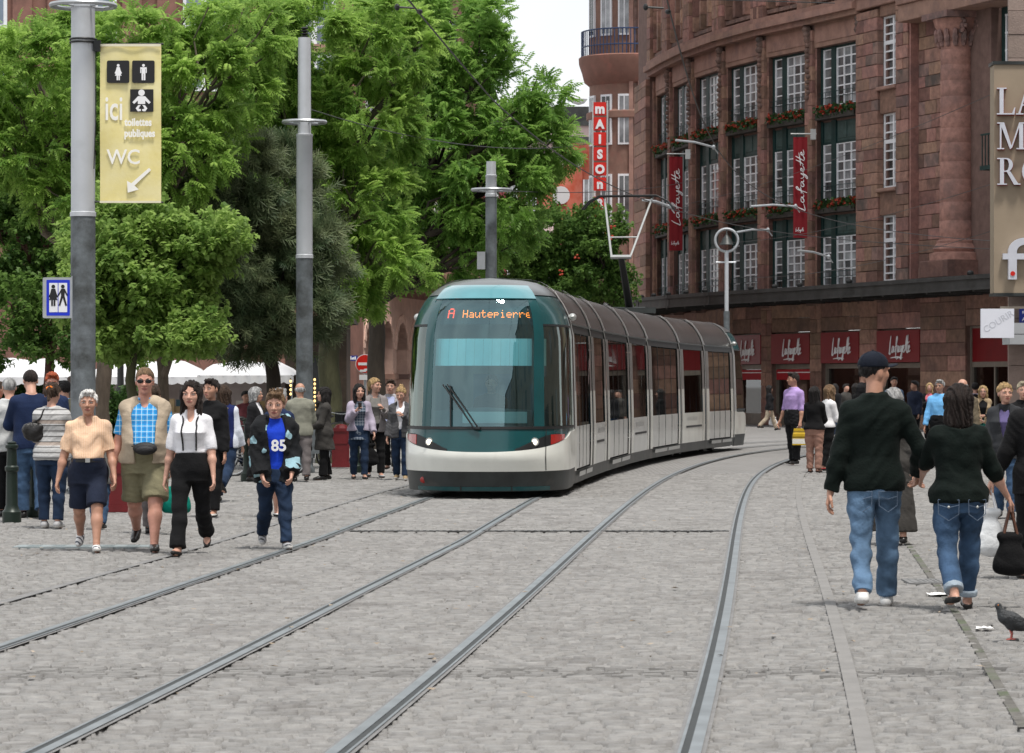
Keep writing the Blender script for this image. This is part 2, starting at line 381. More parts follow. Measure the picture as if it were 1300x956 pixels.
# drain across the tracks
t = thing('drain_channel', GW(680, 677), 'narrow slotted drain crossing the tracks in front of the tram', 'drain')
Yd = FP*EYE/(677-HY); x0, x1 = (440-CX)*Yd/FP, (925-CX)*Yd/FP
a = MB(); a.box(x0, x1, Yd-.06, Yd+.06, .02, .029); a.build('grate', M_iron, t)
a = MB(); xx = x0+.05
while xx < x1-.05: a.box(xx, xx+.035, Yd-.045, Yd+.045, .0292, .031); xx += .07
a.build('slots', M_groove, t, kind='stuff')
def plate(name, px, py, w, d, label, cat, m):
    p = GW(px, py); a = MB(); a.box(p.x-w/2, p.x+w/2, p.y-d/2, p.y+d/2, .015, .03); a.box(p.x-w/2+.04, p.x+w/2-.04, p.y-d/2+.04, p.y+d/2-.04, .03, .033)
    for i in range(5):
        for k in range(4): 
            xa = p.x-w/2+.08+(w-.16)*(i+.2)/5; ya = p.y-d/2+.08+(d-.16)*(k+.2)/4
            a.box(xa, xa+(w-.16)*.1, ya, ya+(d-.16)*.12, .033, .036)
    tag(a.build(name, m), label, cat)
plate('manhole_cover', 1178, 742, .36, .55, 'small square iron cover in the cobbles by the walking couple', 'manhole', mat('plate iron', (.2, .2, .2), .6, .2, 9, .2, 60, metal=.3))
plate('cover_plate', 108, 697, 1.35, .45, 'pale blue grey cover plate under the feet of the old man', 'cover plate', mat('zinc plate', (.26, .30, .31), .5, .15, 6, .1, 30, metal=.2))
def paper(px, py, label, w):
    p = GW(px, py); r = random.Random(px); a = MB(); n = 5
    g = [[(p.x+(i/n-.5)*w+r.uniform(-.01, .01), p.y+(k/n-.5)*w*1.4+r.uniform(-.02, .02), .03+r.uniform(0, .014)) for i in range(n+1)] for k in range(n+1)]
    a.add([q for row in g for q in row], [(k*(n+1)+i, k*(n+1)+i+1, (k+1)*(n+1)+i+1, (k+1)*(n+1)+i) for k in range(n) for i in range(n)])
    tag(a.build('scrap_of_paper', mat('white paper', (.8, .8, .8), .9, .05)), label, 'litter', 'scraps of paper on the cobbles')
paper(1250, 804, 'white paper scrap on the cobbles beside the pigeon', .11)
paper(1192, 760, 'flattened white paper scrap behind the heels of the couple', .17)
def leaflitter():
    r = random.Random(9); V = []; Q = []; n = 0
    for _ in range(260):
        y = r.uniform(15.5, 45); x = r.uniform(-.17, .17)*y; s = r.uniform(.012, .035); a = r.uniform(0, 6.28)
        for (dx, dy) in ((-1, 0), (0, -.5), (1, 0), (0, .5)): V.append((x+(dx*cos(a)-dy*sin(a))*s, y+(dx*sin(a)+dy*cos(a))*s, .031+r.uniform(0, .012)))
        Q.append((n, n+1, n+2, n+3)); n += 4
    o = npmesh('fallen_leaves', V, Q, mat('dry leaf', (.22, .15, .07), .8, .4, 3, col2=(.4, .34, .28)), None, False); o['kind'] = 'stuff'
leaflitter()
# ================================================================ tram
M_white = mat('tram white', (.74, .75, .70), .3, .05, 2, 0, spec=.5, coat=.4, dirt=(.60, .59, .54), dscale=.8)
M_teal = mat('tram teal', (.004, .058, .064), .25, .1, 2, 0, spec=.4, coat=.35)
M_roofm = mat('tram roof', (.115, .108, .106), .24, .2, 1.5, 0, metal=.5, dirt=(.07, .062, .058))
M_silver = mat('tram silver', (.50, .51, .50), .3, .08, 3, 0, metal=.6)
M_black = mat('black rubber', (.012, .013, .014), .5, .2, 6)
M_skirt = mat('tram skirt', (.03, .035, .035), .45, .3, 3, dirt=(.08, .075, .07))
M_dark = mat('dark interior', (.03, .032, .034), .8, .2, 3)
M_lamp = mat('lamp lens', (1, .9, .7), .2, .02, 3, emit=1.6)
M_red = mat('red lens', (.35, .02, .015), .2, .1, 5, coat=.5)
M_wind = glassmat('windscreen glass', (.60, .84, .87), .12, .02, (.66, .95, 1.0))
M_side = glassmat('tinted side glass', (.16, .19, .18), .14, .02, (.9, .92, .9))
M_cyan = mat('sun blind', (.42, .80, .83), .6, .05, 3, emit=.12)  # the blind is no lamp; a faint glow makes it look lit
M_amber = mat('led amber', (1, .22, .02), .5, .05, 3, emit=4.5)
M_ledred = mat('led red', (1, .06, .02), .5, .05, 3, emit=3)
TLa = np.array([(p.x, p.y) for p in TL]); Larc = np.r_[0, np.cumsum(np.linalg.norm(np.diff(TLa, axis=0), axis=1))]
S0 = float(np.interp(43.45, TLa[:, 1], Larc))
def tp(s): return Vector((float(np.interp(S0+s, Larc, TLa[:, 0])), float(np.interp(S0+s, Larc, TLa[:, 1])), 0))
p0 = tp(0)
tram = thing('tram', (p0.x, p0.y, 0), 'long white and teal articulated tram with a big curved windscreen', 'tram')
HWZ = [(.1, 1.12), (.4, 1.15), (1.0, 1.15), (2.3, 1.115), (2.45, 1.09), (2.62, 1.04), (2.78, .96), (2.9, .87), (3.0, .75), (3.07, .62), (3.105, .42), (3.12, 0)]
def hw(z): return float(np.interp(z, [a for a, b in HWZ], [b for a, b in HWZ]))
FZ = [(.1, .16), (.38, .08), (.6, 0), (1.0, .10), (1.6, .2), (2.3, .40), (2.6, .51), (2.8, .60), (2.95, .80), (3.05, 1.12), (3.12, 1.7)]
def ft(z): return float(np.interp(z, [a for a, b in FZ], [b for a, b in FZ]))
CAB = 2.6
def frame(s0, s1):
    a, b = tp(s0), tp(s1); u = (b-a).normalized(); return a, u, Vector((u.y, -u.x, 0))
Fc = frame(0, CAB)
def noseP(w, z, F=Fc):
    s = 1 if w >= 0 else -1; q = abs(w); h = hw(z); t = ft(z); nd = min(1.35, CAB-t)
    if q <= 1: v = sin(q*pi/2); a = t+nd*(1-(max(0, 1-v**2.5))**.5)
    else: v = 1; a = t+nd+(q-1)/.4*(CAB-t-nd)
    return F[0]+F[1]*a+F[2]*(h*v*s)+Vector((0, 0, z))
def patch(name, w0, w1, zl, zh, m, parent, off=0.0, nw=20, nz=10, th=0.0, F=Fc):
    f = lambda g, w: g(w) if callable(g) else g
    def pt(i, k):
        w = w0+(w1-w0)*i/nw; a, b = f(zl, w), f(zh, w); z = a+(b-a)*k/nz; e = .01
        p = noseP(w, z, F); n = (noseP(w+e, z, F)-noseP(w-e, z, F)).cross(noseP(w, min(z+e, 3.119), F)-noseP(w, z-e, F))
        if n.length > 1e-9: n.normalize()
        return p, n
    g = [[pt(i, k) for i in range(nw+1)] for k in range(nz+1)]; mb = MB()
    vs = [p+n*off for r in g for p, n in r]; W = nw+1
    mb.add(vs, [(k*W+i, k*W+i+1, (k+1)*W+i+1, (k+1)*W+i) for k in range(nz) for i in range(nw)])
    if th:
        b = len(vs); mb.v.extend([tuple(p+n*(off-th)) for r in g for p, n in r])
        rim = [i for i in range(nw)]+[]
        edge = [(i, i+1) for i in range(nw)]+[(nz*W+i+1, nz*W+i) for i in range(nw)]+[((k+1)*W, k*W) for k in range(nz)]+[(k*W+nw, (k+1)*W+nw) for k in range(nz)]
        for x, y in edge: mb.f.append([x, y, b+y, b+x]); mb.m.append(0); mb.r.append(0)
    return mb.build(name, m, parent, True)
def zb(w): return .66+.27*min(1, abs(w))**2.2
def cabend(F, front):
    patch('windscreen' if front else 'rear_window', -.43, .43, 1.0, 2.86, M_wind if front else M_side, tram, .004, 20, 16, F=F)
    for s in (-1, 1):
        g = patch('cab_side_glass', s*.53, s*1.3, 1.02, 2.42, M_side if not front else M_wind2, tram, .0, 14, 8, F=F)
        patch('windscreen_pillar', s*.43, s*.53, 1.0, 2.86, M_teal, tram, .008, 4, 14, .05, F=F)
        patch('corner_panel', s*.53, s*1.3, 2.44, 2.84, M_teal, tram, .004, 14, 6, .04, F=F)
        patch('side_rim', s*1.31, s*1.4, lambda w: .95, 2.84, M_silver, tram, .01, 3, 14, .04, F=F)
        patch('window_seal', s*.53, s*1.3, 2.415, 2.445, M_black, tram, .01, 14, 1, F=F)
    patch('roof_dome', -1.4, 1.4, 2.86, 3.118, M_roofd, tram, .004, 40, 10, .03, F=F)
    patch('brow_panel', -.53, .53, 2.8, 2.99, M_brow, tram, .012, 24, 5, .02, F=F)
    patch('belt_panel', -1.3, 1.3, lambda w: zb(w)-.01, .985, M_teal, tram, 0, 40, 5, .04, F=F)
    patch('windscreen_seal', -1.3, 1.3, .975, 1.015, M_black, tram, .014, 40, 1, F=F)
    patch('bumper', -1.4, 1.4, .40, lambda w: zb(w) if abs(w) <= 1.3 else .95, M_white, tram, .02, 44, 6, .05, F=F)
    patch('front_skirt', -1.4, 1.4, .12, .40, M_skirt, tram, .01, 40, 4, .03, F=F)
    patch('skirt_trim', -.6, .6, .13, .185, M_teal, tram, .018, 20, 1, .02, F=F)
    for w in (-.86, .54): patch('panel_gap', w-.004, w+.004, .41, .97, M_black, tram, .024, 1, 6, F=F)
    for w in (-.16, .24): patch('panel_gap', w-.006, w+.006, .13, .2, M_black, tram, .021, 1, 2, F=F)
    for s in (-1, 1):
        lo = lambda w: .70+.05*max(0, (abs(w)-.3))+.0*abs(w); hi = lambda w: .70+.215*sin(min(1, max(.02, (abs(w)-.27)/.43))*pi/2)
        h = patch('headlight', s*.27, s*.72, lambda w: zb(w)+.004, lambda w: max(zb(w)+.012, hi(w)), M_black if front else M_red, tram, .014, 14, 4, .02, F=F)
        h2 = patch('indicator', s*.60, s*.80, lambda w: zb(w)+.012, lambda w: min(.90, zb(w)+.15), M_red, h, .02, 5, 3, .02, F=F)
        if front:
            c = noseP(s*.44, .80, F)-F[1]*.02; mbl = MB(); mbl.ell(c, (.042, .02, .042), 14, 8); mbl.build('bulb', M_lamp, h, True)
            mbl = MB(); mbl.tube([c+F[1]*.02, c+F[1]*.006-F[1]*.012], [.062, .056], 16); mbl.build('reflector_ring', M_silver, h, True)
    c = noseP(-.52, .27, F); mbl = MB(); mbl.ell(c, (.055, .02, .05), 10, 6); mbl.build('tow_cover', M_red, tram, True)
    for s in (-1, 1):
        q = noseP(s*1.36, 2.58, F)+F[2]*(s*.08); mbl = MB(); mbl.ell(q, (.06, .11, .055), 12, 8); mbl.tube([q, q-F[2]*s*.12], .02, 8); mbl.build('camera_pod', M_silver, tram, True)
M_wind2 = glassmat('cab side glass', (.30, .42, .38), .10, .025, (.85, .95, .9))
M_brow = mat('brow panel', (.05, .24, .28), .12, .1, 2, 0, coat=1, spec=.8)  # pale blue of the mirrored sky put into the base colour
M_roofd = mat('roof dome', (.13, .14, .145), .3, .1, 2, metal=.4)
cabend(Fc, True)
# roof profile ring helper for the body modules
PROF = [(1.15, .95)]+[(b, a) for a, b in HWZ if a > 1.0][::1]
def bodybox(mb, F, a0, a1, l0, l1, z0, z1, mi=0):
    mb.fbox((F[0], F[1], F[2]), a0, a1, l0, l1, z0, z1, mi)
def shellstrip(mb, F, a0, a1, zs, off=0.0, mi=0):   # both sides and, past the shoulder, over the roof
    ring = [(hw(z)+off, z+ (off if z > 2.9 else 0)) for z in zs]; ring = [(-x, z) for x, z in ring]+[(x, z) for x, z in ring[::-1]]
    n = len(ring); vs = [F[0]+F[1]*a+F[2]*x+Vector((0, 0, z)) for a in (a0, a1) for x, z in ring]
    mb.add(vs, [(i, i+1, n+i+1, n+i) for i in range(n-1)], mi)
def sidestrip(mb, F, a0, a1, z0, z1, sd, off=0.0, mi=0, nz=4):
    zs = [z0+(z1-z0)*i/nz for i in range(nz+1)]; n = nz+1
    vs = [F[0]+F[1]*a+F[2]*(sd*(hw(z)+off))+Vector((0, 0, z)) for a in (a0, a1) for z in zs]
    mb.add(vs, [(i, i+1, n+i+1, n+i) for i in range(nz)], mi)
SECT = [('D', 2.6, 6.6), ('W', 6.6, 9.7), ('D', 9.7, 14.8), ('W', 14.8, 18.7), ('D', 18.7, 24.6), ('W', 24.6, 28.7), ('D', 28.7, 33.0)]
M_pil = mat('pillar grey', (.20, .19, .18), .3, .08, 3, metal=.3)
M_doorp = mat('door leaf', (.62, .63, .61), .3, .06, 2, metal=.25, coat=.3)
M_seat = mat('tram seat', (.03, .10, .16), .8, .2, 5)
for kind, s0, s1 in SECT:
    F = frame(s0, s1); Ln = (tp(s1)-tp(s0)).length; jo = .16
    mb = MB(); shellstrip(mb, F, jo, Ln-jo, [2.5, 2.62, 2.7, 2.78, 2.86, 2.92, 2.97, 3.02, 3.06, 3.09, 3.119]); mb.build('roof', M_roofm, tram, True)
    for sd in (-1, 1):
        mb = MB(); sidestrip(mb, F, jo, Ln-jo, 2.36, 2.47, sd, -.01, 0, 2); mb.build('cantrail', M_black, tram)
        mb = MB(); sidestrip(mb, F, jo, Ln-jo, 2.47, 2.5, sd, .012); mb.build('gutter', M_skirt, tram)
    mb = MB(); bodybox(mb, F, 0, Ln, -1.05, 1.05, .12, .3); mb.build('floor', M_dark, tram)
    for sd in (-1, 1): mb = MB(); sidestrip(mb, F, 0, Ln, .14, .33, sd, .0); mb.build('side_skirt', M_skirt, tram)
    for q in range(int(Ln/.9)):                                  # seats that show through the panes
        for sd in (-.72, .72):
            mb = MB(); FS = (F[0]+F[2]*(sd-.24), F[1], F[2]); a_ = .3+q*.9; mb.prism([(a_, .75), (a_+.38, .75), (a_+.46, 1.35), (a_+.52, 1.35), (a_+.46, .68), (a_, .68)], FS, 0, .48); mb.build('seat', M_seat, tram)
    pil = .54
    for sd in (-1, 1):
        for a0, a1 in ((jo, pil), (Ln-pil, Ln-jo)):
            mb = MB(); sidestrip(mb, F, a0, a1, .33, 1.5, sd, .006); mb.build('pillar_panel', M_white, tram, True)
            mb = MB(); sidestrip(mb, F, a0, a1, 1.5, 2.36, sd, .006); mb.build('pillar', M_pil, tram, True)
        if kind == 'D':
            n = 4; wl = (Ln-2*pil)/n
            for i in range(n):
                a0, a1 = pil+i*wl+.02, pil+(i+1)*wl-.02
                mb = MB(); sidestrip(mb, F, a0, a1, .35, .98, sd, -.012); lf = mb.build('door', M_doorp, tram, True)
                mb = MB(); sidestrip(mb, F, a0, a1, .98, 2.34, sd, -.014, 0, 6); mb.build('pane', M_side, lf, True)
                for e in (a0-.02, a1-.001): mb = MB(); sidestrip(mb, F, e, e+.021, .33, 2.36, sd, -.006); mb.build('seal', M_black, lf)
                mb = MB(); sidestrip(mb, F, a0+wl*.3, a0+wl*.34, 1.0, 2.3, sd, -.05); mb.build('handrail', M_silver, lf)
            for i in (0, 2): mb = MB(); sidestrip(mb, F, pil+i*wl+.1, pil+(i+2)*wl-.1, .24, .31, sd, .05, 0, 1); mb.build('door_step', M_silver, tram)
        else:
            mb = MB(); sidestrip(mb, F, pil, Ln-pil, .33, .98, sd, .002); pn = mb.build('lower_panel', M_doorp if s0 < 20 else M_white, tram, True)  # near panels greyer, far one whiter: its sunlit look put into the colour
            mb = MB(); sidestrip(mb, F, pil+.25, Ln-pil-.2, .66, .70, sd, .008, 0, 1); mb.build('slot', M_black, pn)
            for q in range(6): mb = MB(); sidestrip(mb, F, pil+.5+q*.28, pil+.62+q*.28, .82, .9, sd, .006, 0, 1); mb.build('vent', M_silver, pn)
            n = 3; wl = (Ln-2*pil)/n
            for i in range(n):
                mb = MB(); sidestrip(mb, F, pil+i*wl+.012, pil+(i+1)*wl-.012, .98, 2.35, sd, -.01, 0, 6); mb.build('window_pane', M_side, tram, True)
    # silver hoop and dark bellows at the joint behind this module
    mb = MB(); zz = [.33, .8, 1.0, 1.6, 2.3, 2.5, 2.62, 2.7, 2.78, 2.86, 2.92, 2.97, 3.02, 3.06, 3.09, 3.119]
    shellstrip(mb, F, Ln-jo+.03, Ln-.02, zz, .018); mb.build('gangway_hoop', M_silver, tram, True)
    mb = MB(); shellstrip(mb, F, -.0, jo, zz, .008); mb.build('bellows', M_black, tram); mb = MB(); shellstrip(mb, F, Ln-.03, Ln+.03, zz, -.02); mb.build('bellows', M_black, tram)
    mb = MB(); zz2 = [2.5, 2.7, 2.86, 2.97, 3.06, 3.118]; shellstrip(mb, F, .0, jo*.8, zz2, .03); mb.build('roof_rib', M_silver, tram, True)
for FF, a0, a1 in ((Fc, 2.42, 2.62),):
    mb = MB(); shellstrip(mb, FF, a0, a1, [.95, 1.6, 2.3, 2.5, 2.62, 2.7, 2.78, 2.86, 2.92, 2.97, 3.02, 3.06, 3.09, 3.119], .032); mb.build('front_rim', mat('rim silver', (.66, .67, .66), .3, .05, 3, metal=.2), tram, True)
# rear cab: the front shell mirrored onto the far end
a, b = tp(33.0), tp(35.4); u = (a-b).normalized(); Fr = (tp(33.0)-u*CAB, u, Vector((u.y, -u.x, 0)))
Fr = (Fr[0], u, -Vector((-u.y, u.x, 0)))
cabend(Fr, False)
# cab fittings
mb = MB(); bodybox(mb, Fc, .9, 2.6, -1.0, 1.0, .3, .36); mb.build('cab_floor', M_dark, tram)
mb = MB(); bodybox(mb, Fc, 2.5, 2.56, -1.05, 1.05, .4, 2.6); mb.build('bulkhead', mat('bulkhead', (.10, .15, .15), .6, .2, 2), tram)
mb = MB()
for i in range(13):
    v = -.72+i*.12; mb.add([noseP(w, z)+Fc[1]*.16 for w, z in ((asin_w, zz) for asin_w in [math.asin(max(-1, min(1, (v+dv)/1.1)))/(pi/2) for dv in (0, .118)] for zz in (1.86, 2.24))], [(0, 1, 3, 2)])
mb.build('sun_blind', M_cyan, tram)
M_cons = mat('console', (.10, .17, .18), .5, .2, 2)
mb = MB(); V = []; n = 24
for r, (zz, dd) in enumerate(((1.0, .1), (1.12, .3), (1.30, .55), (1.32, .75), (.9, .95))):
    for i in range(n+1):
        w = -.62+1.24*i/n; p = noseP(w, 1.0); V.append(Vector((p.x, p.y, 0))+Fc[1]*dd+Vector((0, 0, zz-.12*abs(w)-.04)))
W = n+1; mb.add(V, [(k*W+i, k*W+i+1, (k+1)*W+i+1, (k+1)*W+i) for k in range(4) for i in range(n)]); mb.build('console', M_cons, tram, True)
mb = MB(); bodybox(mb, Fc, .36, .4, -.28, .62, 1.06, 1.22); mb.build('notice_board', mat('pale sheet', (.55, .75, .74), .7, .05), tram)
mb = MB(); bodybox(mb, Fc, 1.55, 2.0, -.28, .28, .8, .92); bodybox(mb, Fc, 2.0, 2.12, -.27, .27, .85, 1.75); mb.build('driver_seat', M_seat, tram)
# wiper
mb = MB(); up = lambda w, z, o: noseP(w, z)-Fc[1]*o
for dw in (0, .035):
    mb.tube([up(-.05+dw, .99, .05), up(-.14+dw, 1.22, .06), up(-.32+dw*1.2, 1.60, .05)], .010, 6)
mb.tube([up(-.24, 1.02, .035), up(-.245, 1.3, .035), up(-.25, 1.58, .035)], .012, 6)
mb.tube([up(-.05, .99, .02), up(.0, .99, .06)], .022, 8); mb.build('wiper', M_black, tram)
# destination display: dark box behind the glass with lit lettering
mb = MB()
for i in range(16):
    w0, w1 = -.40+.05*i, -.40+.05*(i+1); mb.add([noseP(w0, 2.44)+Fc[1]*.10, noseP(w1, 2.44)+Fc[1]*.10, noseP(w1, 2.80)+Fc[1]*.10, noseP(w0, 2.80)+Fc[1]*.10], [(0, 1, 2, 3)])
disp = mb.build('destination_display', mat('display', (.01, .05, .06), .3, .1), tram)
def dispF(w, z): p = noseP(w, z); return p
pl, pr = noseP(-.30, 2.52), noseP(.34, 2.52)
base = min(pl.dot(-Fc[1]), 1e9)
Fd = (Vector((noseP(0, 2.52).x, noseP(0, 2.52).y, 0))+Fc[1]*.07, Fc[2], -Fc[1])
DOT = {'H': ['10001','10001','10001','11111','10001','10001','10001'], 'a': ['00000','00000','01110','00001','01111','10001','01111'], 'u': ['00000','00000','10001','10001','10001','10011','01101'],
 't': ['01000','01000','11110','01000','01000','01001','00110'], 'e': ['00000','00000','01110','10001','11111','10000','01110'], 'p': ['00000','00000','11110','10001','11110','10000','10000'],
 'i': ['00100','00000','01100','00100','00100','00100','01110'], 'r': ['00000','00000','10110','11001','10000','10000','10000'], 'A': ['01110','10001','10001','11111','10001','10001','10001']}
def ledtext(word, a, z, px, m, name, bold=0):
    mb = MB()
    for ci, ch in enumerate(word):
        for r in range(7):
            for c in range(5):
                if DOT[ch][r][c] == '1':
                    x = a+(ci*6+c)*px; zz = z+(6-r)*px*1.05
                    lat = x; v = max(-1, min(1, lat/1.07)); w = math.asin(v)/(pi/2); p = noseP(w, zz)+Fc[1]*.085; q = .62*px
                    r2, up2 = Fc[2], Vector((0, 0, 1))
                    mb.add([p, p+r2*(q+bold), p+r2*(q+bold)+up2*q, p+up2*q], [(0, 1, 2, 3)])
    mb.build(name, m, disp)
ledtext('Hautepierre', -.30, 2.535, .0148, M_amber, 'destination_letters')
ledtext('A', -.52, 2.53, .019, M_ledred, 'line_letter', .004)
# bogies
for s in (4.2, 8.1, 16.7, 26.6, 31.5):
    F = frame(s-1, s+1)
    for sd in (-.72, .72):
        for a in (.4, 1.6):
            c = F[0]+F[1]*a+F[2]*sd+Vector((0, 0, .31)); mb = MB(); mb.tube([c-F[2]*.06, c+F[2]*.06], .28, 18); mb.build('wheel', M_skirt, tram, True)
# pantograph
s = 24.4; F = frame(s-1, s+1); c = tp(s); Z = Vector((0, 0, 1)); r_ = F[2]; bk = F[1]
pan = None
mb = MB(); mb.box(c.x-.6, c.x+.6, c.y-.5, c.y+.5, 3.12, 3.24); mb.tube([c-r_*.4+Z*3.2, c+r_*.4+Z*3.2], .06, 8); pbase = mb.build('pantograph', M_skirt, tram)
elb = c+r_*.0-bk*.9+Z*4.3
mb = MB(); mb.tube([c+bk*.2+r_*.04+Z*3.2, elb], [.085, .065], 10); mb.tube([elb-r_*.22, elb+r_*.22], .04, 8); mb.build('lower_arm', M_black, pbase, True)
mb = MB(); top = c+bk*.25+Z*5.62
for sg in (-1, 1): mb.tube([elb+r_*.2*sg, top+r_*.52*sg], .024, 8)
mb.tube([elb+(top-elb)*.33-r_*.3, elb+(top-elb)*.33+r_*.3], .018, 6); mb.tube([elb-r_*.22, elb+r_*.22], .045, 8); mb.build('upper_arm', M_silver, pbase, True)
mb = MB()
for o in (-.12, .12):
    mb.tube([top+bk*o-r_*1.0-Z*.25, top+bk*o-r_*.85-Z*.08, top+bk*o-r_*.62+Z*.04, top+bk*o+r_*.62+Z*.04, top+bk*o+r_*.85-Z*.08, top+bk*o+r_*1.0-Z*.25], .02, 8)
mb.tube([top-r_*.52-bk*.12, top-r_*.52+bk*.12], .02, 6); mb.tube([top+r_*.52-bk*.12, top+r_*.52+bk*.12], .02, 6)
mb.build('collector_head', M_black, pbase, True)
# ================================================================ department store
M_stone = mat('red sandstone', (.27, .152, .116), .85, .26, 5, .3, 30, rnd=.34, dirt=(.14, .09, .078), dscale=.9, dirtpos=(.48, .75))
M_stoneD = mat('weathered sandstone', (.25, .155, .132), .9, .25, 4, .4, 25, rnd=.22, dirt=(.11, .085, .078), dscale=1.1, dirtpos=(.45, .65))
M_stoneL = mat('smooth sandstone', (.30, .178, .140), .85, .2, 2, .15, 30, rnd=.1, dirt=(.2, .125, .11), dscale=.7)
M_green = mat('green window timber', (.012, .040, .038), .5, .2, 5, .1, 40)
M_greenP = mat('grey green panel', (.05, .085, .08), .6, .2, 5, .1, 40)
M_wfr = mat('white window bars', (.78, .79, .82), .55, .05, 5)
M_pane = mat('window pane', (.10, .11, .115), .07, .55, .8, 0, spec=.7, rnd=.75, col2=(.30, .31, .32))
M_lead = mat('canopy lead', (.045, .046, .046), .55, .3, 2, .1, 20, dirt=(.025, .026, .026))
M_mort = mat('wall core', (.16, .10, .085), .95, .2, 3)
M_redsign = mat('red shop sign', (.19, .010, .015), .45, .1, 2)
M_wtxt = mat('white lettering', (.82, .82, .84), .6, .03, 3)
M_bronze = mat('shop frame', (.22, .19, .16), .5, .15, 4, metal=.3)
M_shopglass = glassmat('shop glass', (.42, .45, .46), .07, .02)
store = thing('department_store', (11.5, 120, 0), 'big red sandstone department store with green windows and a dark canopy', 'building')
FPTS = [(6.05, 144.5), (6.4, 140.5), (6.92, 136.4), (7.6, 132.15), (8.6, 127.9), (9.9, 123.95), (11.45, 120.4), (13.0, 116.7), (19.2, 99.3)]
FPTS = [Vector((x, y, 0)) for x, y in FPTS]
def seg(i, inset=0.0):     # wall frame of one bay: starts at its far (left) end, runs towards the camera
    a, b = FPTS[i], FPTS[i+1]; u = (b-a).normalized(); n = Vector((-u.y, u.x, 0)); n = n if n.x < 0 else -n
    return (a+n*inset, u, n), (b-a).length
def onfac(px):             # along-wall position seen at a photo column
    k = (px-CX)/FP
    for i in range(len(FPTS)-1):
        a, b = FPTS[i], FPTS[i+1]; fa, fb = a.x-k*a.y, b.x-k*b.y
        if fa*fb <= 0: t = fa/(fa-fb); return i, t*(b-a).length
    return len(FPTS)-2, 0
ROWS = [(5.25, 7.25, 8.0), (8.5, 10.75, 11.6), (12.05, 14.36, 14.36)]     # sill, glass top, panel top
Ztop = 21
core = MB(); frz = MB(); corn = MB(); pil = MB(); orn = MB(); ro = random.Random(5)
def blockcol(mb, F, a0, a1, d0, d1, z0, z1, hh=.42, split=False):
    z = z0
    while z < z1-.05:
        h = min(hh*ro.uniform(.9, 1.1), z1-z)
        if z1-z-h < .15: h = z1-z
        if split and ro.random() < .6:
            m = a0+(a1-a0)*ro.uniform(.35, .65); mb.fbox(F, a0, m-.012, d0, d1+ro.uniform(-.006, .006), z+.012, z+h, 0, ro.random()+.01, .015); mb.fbox(F, m+.012, a1, d0, d1+ro.uniform(-.006, .006), z+.012, z+h, 0, ro.random()+.01, .015)
        else: mb.fbox(F, a0, a1, d0, d1+ro.uniform(-.006, .006), z+.012, z+h, 0, ro.random()+.01, .015)
        z += h
npane = 0
GL = {}
def window(F, a0, a1, z0, z1, ztop, near, planter, idx):
    """green frame set deep in the opening; narrow left casement, wide right casement"""
    global npane
    d = -.20
    w = MB(); w.fbox(F, a0, a1, d-.1, d, z0, z0+.10); w.fbox(F, a0, a1, d-.1, d, z1-.05, z1+.04)
    fw = .16
    L = a1-a0; c1 = a0+fw; c2 = a0+L*.27; m2 = a0+L*.38; c4 = a1-L*.10
    w.fbox(F, a0, c1, d-.1, d+.03, z0, ztop); w.fbox(F, c2, m2, d-.1, d+.05, z0, ztop); w.fbox(F, c4, a1, d-.1, d+.03, z0, ztop)
    root = w.build('window', M_green, store)
    if ztop > z1+.1:
        p = MB(); p.fbox(F, c1, c2, d-.08, d-.03, z1+.04, ztop); p.fbox(F, m2, c4, d-.08, d-.03, z1+.04, ztop)
        p.fbox(F, c1+.08, c2-.06, d-.03, d, z1+.14, ztop-.1); 
        q = (c4-m2)/2
        for k in range(2): p.fbox(F, m2+.08+k*q, m2+q-.06+k*q, d-.03, d, z1+.14, ztop-.1)
        p.build('panel', M_greenP, root)
    bars = MB(); rows = 6
    cells = []
    for (x0, x1, nc) in ((c1, c2, 1), (m2, c4, 3)):
        for k in range(nc+1): x = x0+(x1-x0)*k/nc; t = .055 if k in (0, nc) else .038; bars.fbox(F, x-t, x+t, d-.05, d-.01+ .02*(k in (0, nc)), z0+.1, z1-.05)
        if nc == 3: x = (x0+x1)/2
        for r in range(rows+1): z = z0+.1+(z1-.15-z0)*r/rows; t = .04 if r in (0, rows) else .026; bars.fbox(F, x0, x1, d-.045, d-.015, z-t, z+t)
        for k in range(nc):
            for r in range(rows): cells.append((x0+(x1-x0)*k/nc, x0+(x1-x0)*(k+1)/nc, z0+.1+(z1-.15-z0)*r/rows, z0+.1+(z1-.15-z0)*(r+1)/rows))
    bars.build('window_bars', M_wfr, root)
    if near and npane+len(cells) <= 300:
        for (x0, x1, y0, y1) in cells:
            g = MB(); g.fbox(F, x0+.02, x1-.02, d-.052, d-.046, y0+.01, y1-.01); g.build('pane', M_pane, root); npane += 1
    else:
        g = MB()
        for (x0, x1, y0, y1) in cells: g.fbox(F, x0+.02, x1-.02, d-.052, d-.046, y0+.01, y1-.01, 0, ro.random()+.01)
        g.build('panes', M_pane, root)['kind'] = 'stuff'
    rl = MB()
    for z in (z0+.42, z0+.62): rl.tube([F[0]+F[1]*a0+F[2]*(d+.12)+Vector((0, 0, z)), F[0]+F[1]*a1+F[2]*(d+.12)+Vector((0, 0, z))], .014, 5)
    for k in range(9): x = a0+(a1-a0)*(k+.5)/9; rl.tube([F[0]+F[1]*x+F[2]*(d+.12)+Vector((0, 0, z0+.1)), F[0]+F[1]*x+F[2]*(d+.12)+Vector((0, 0, z0+.62))], .008, 4)
    rl.build('railing', M_green, root)
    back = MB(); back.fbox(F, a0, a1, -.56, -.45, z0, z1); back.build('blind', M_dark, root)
M_fl_leaf = leafmat('geranium leaf', (.015, .045, .012), (.05, .12, .03), .2)
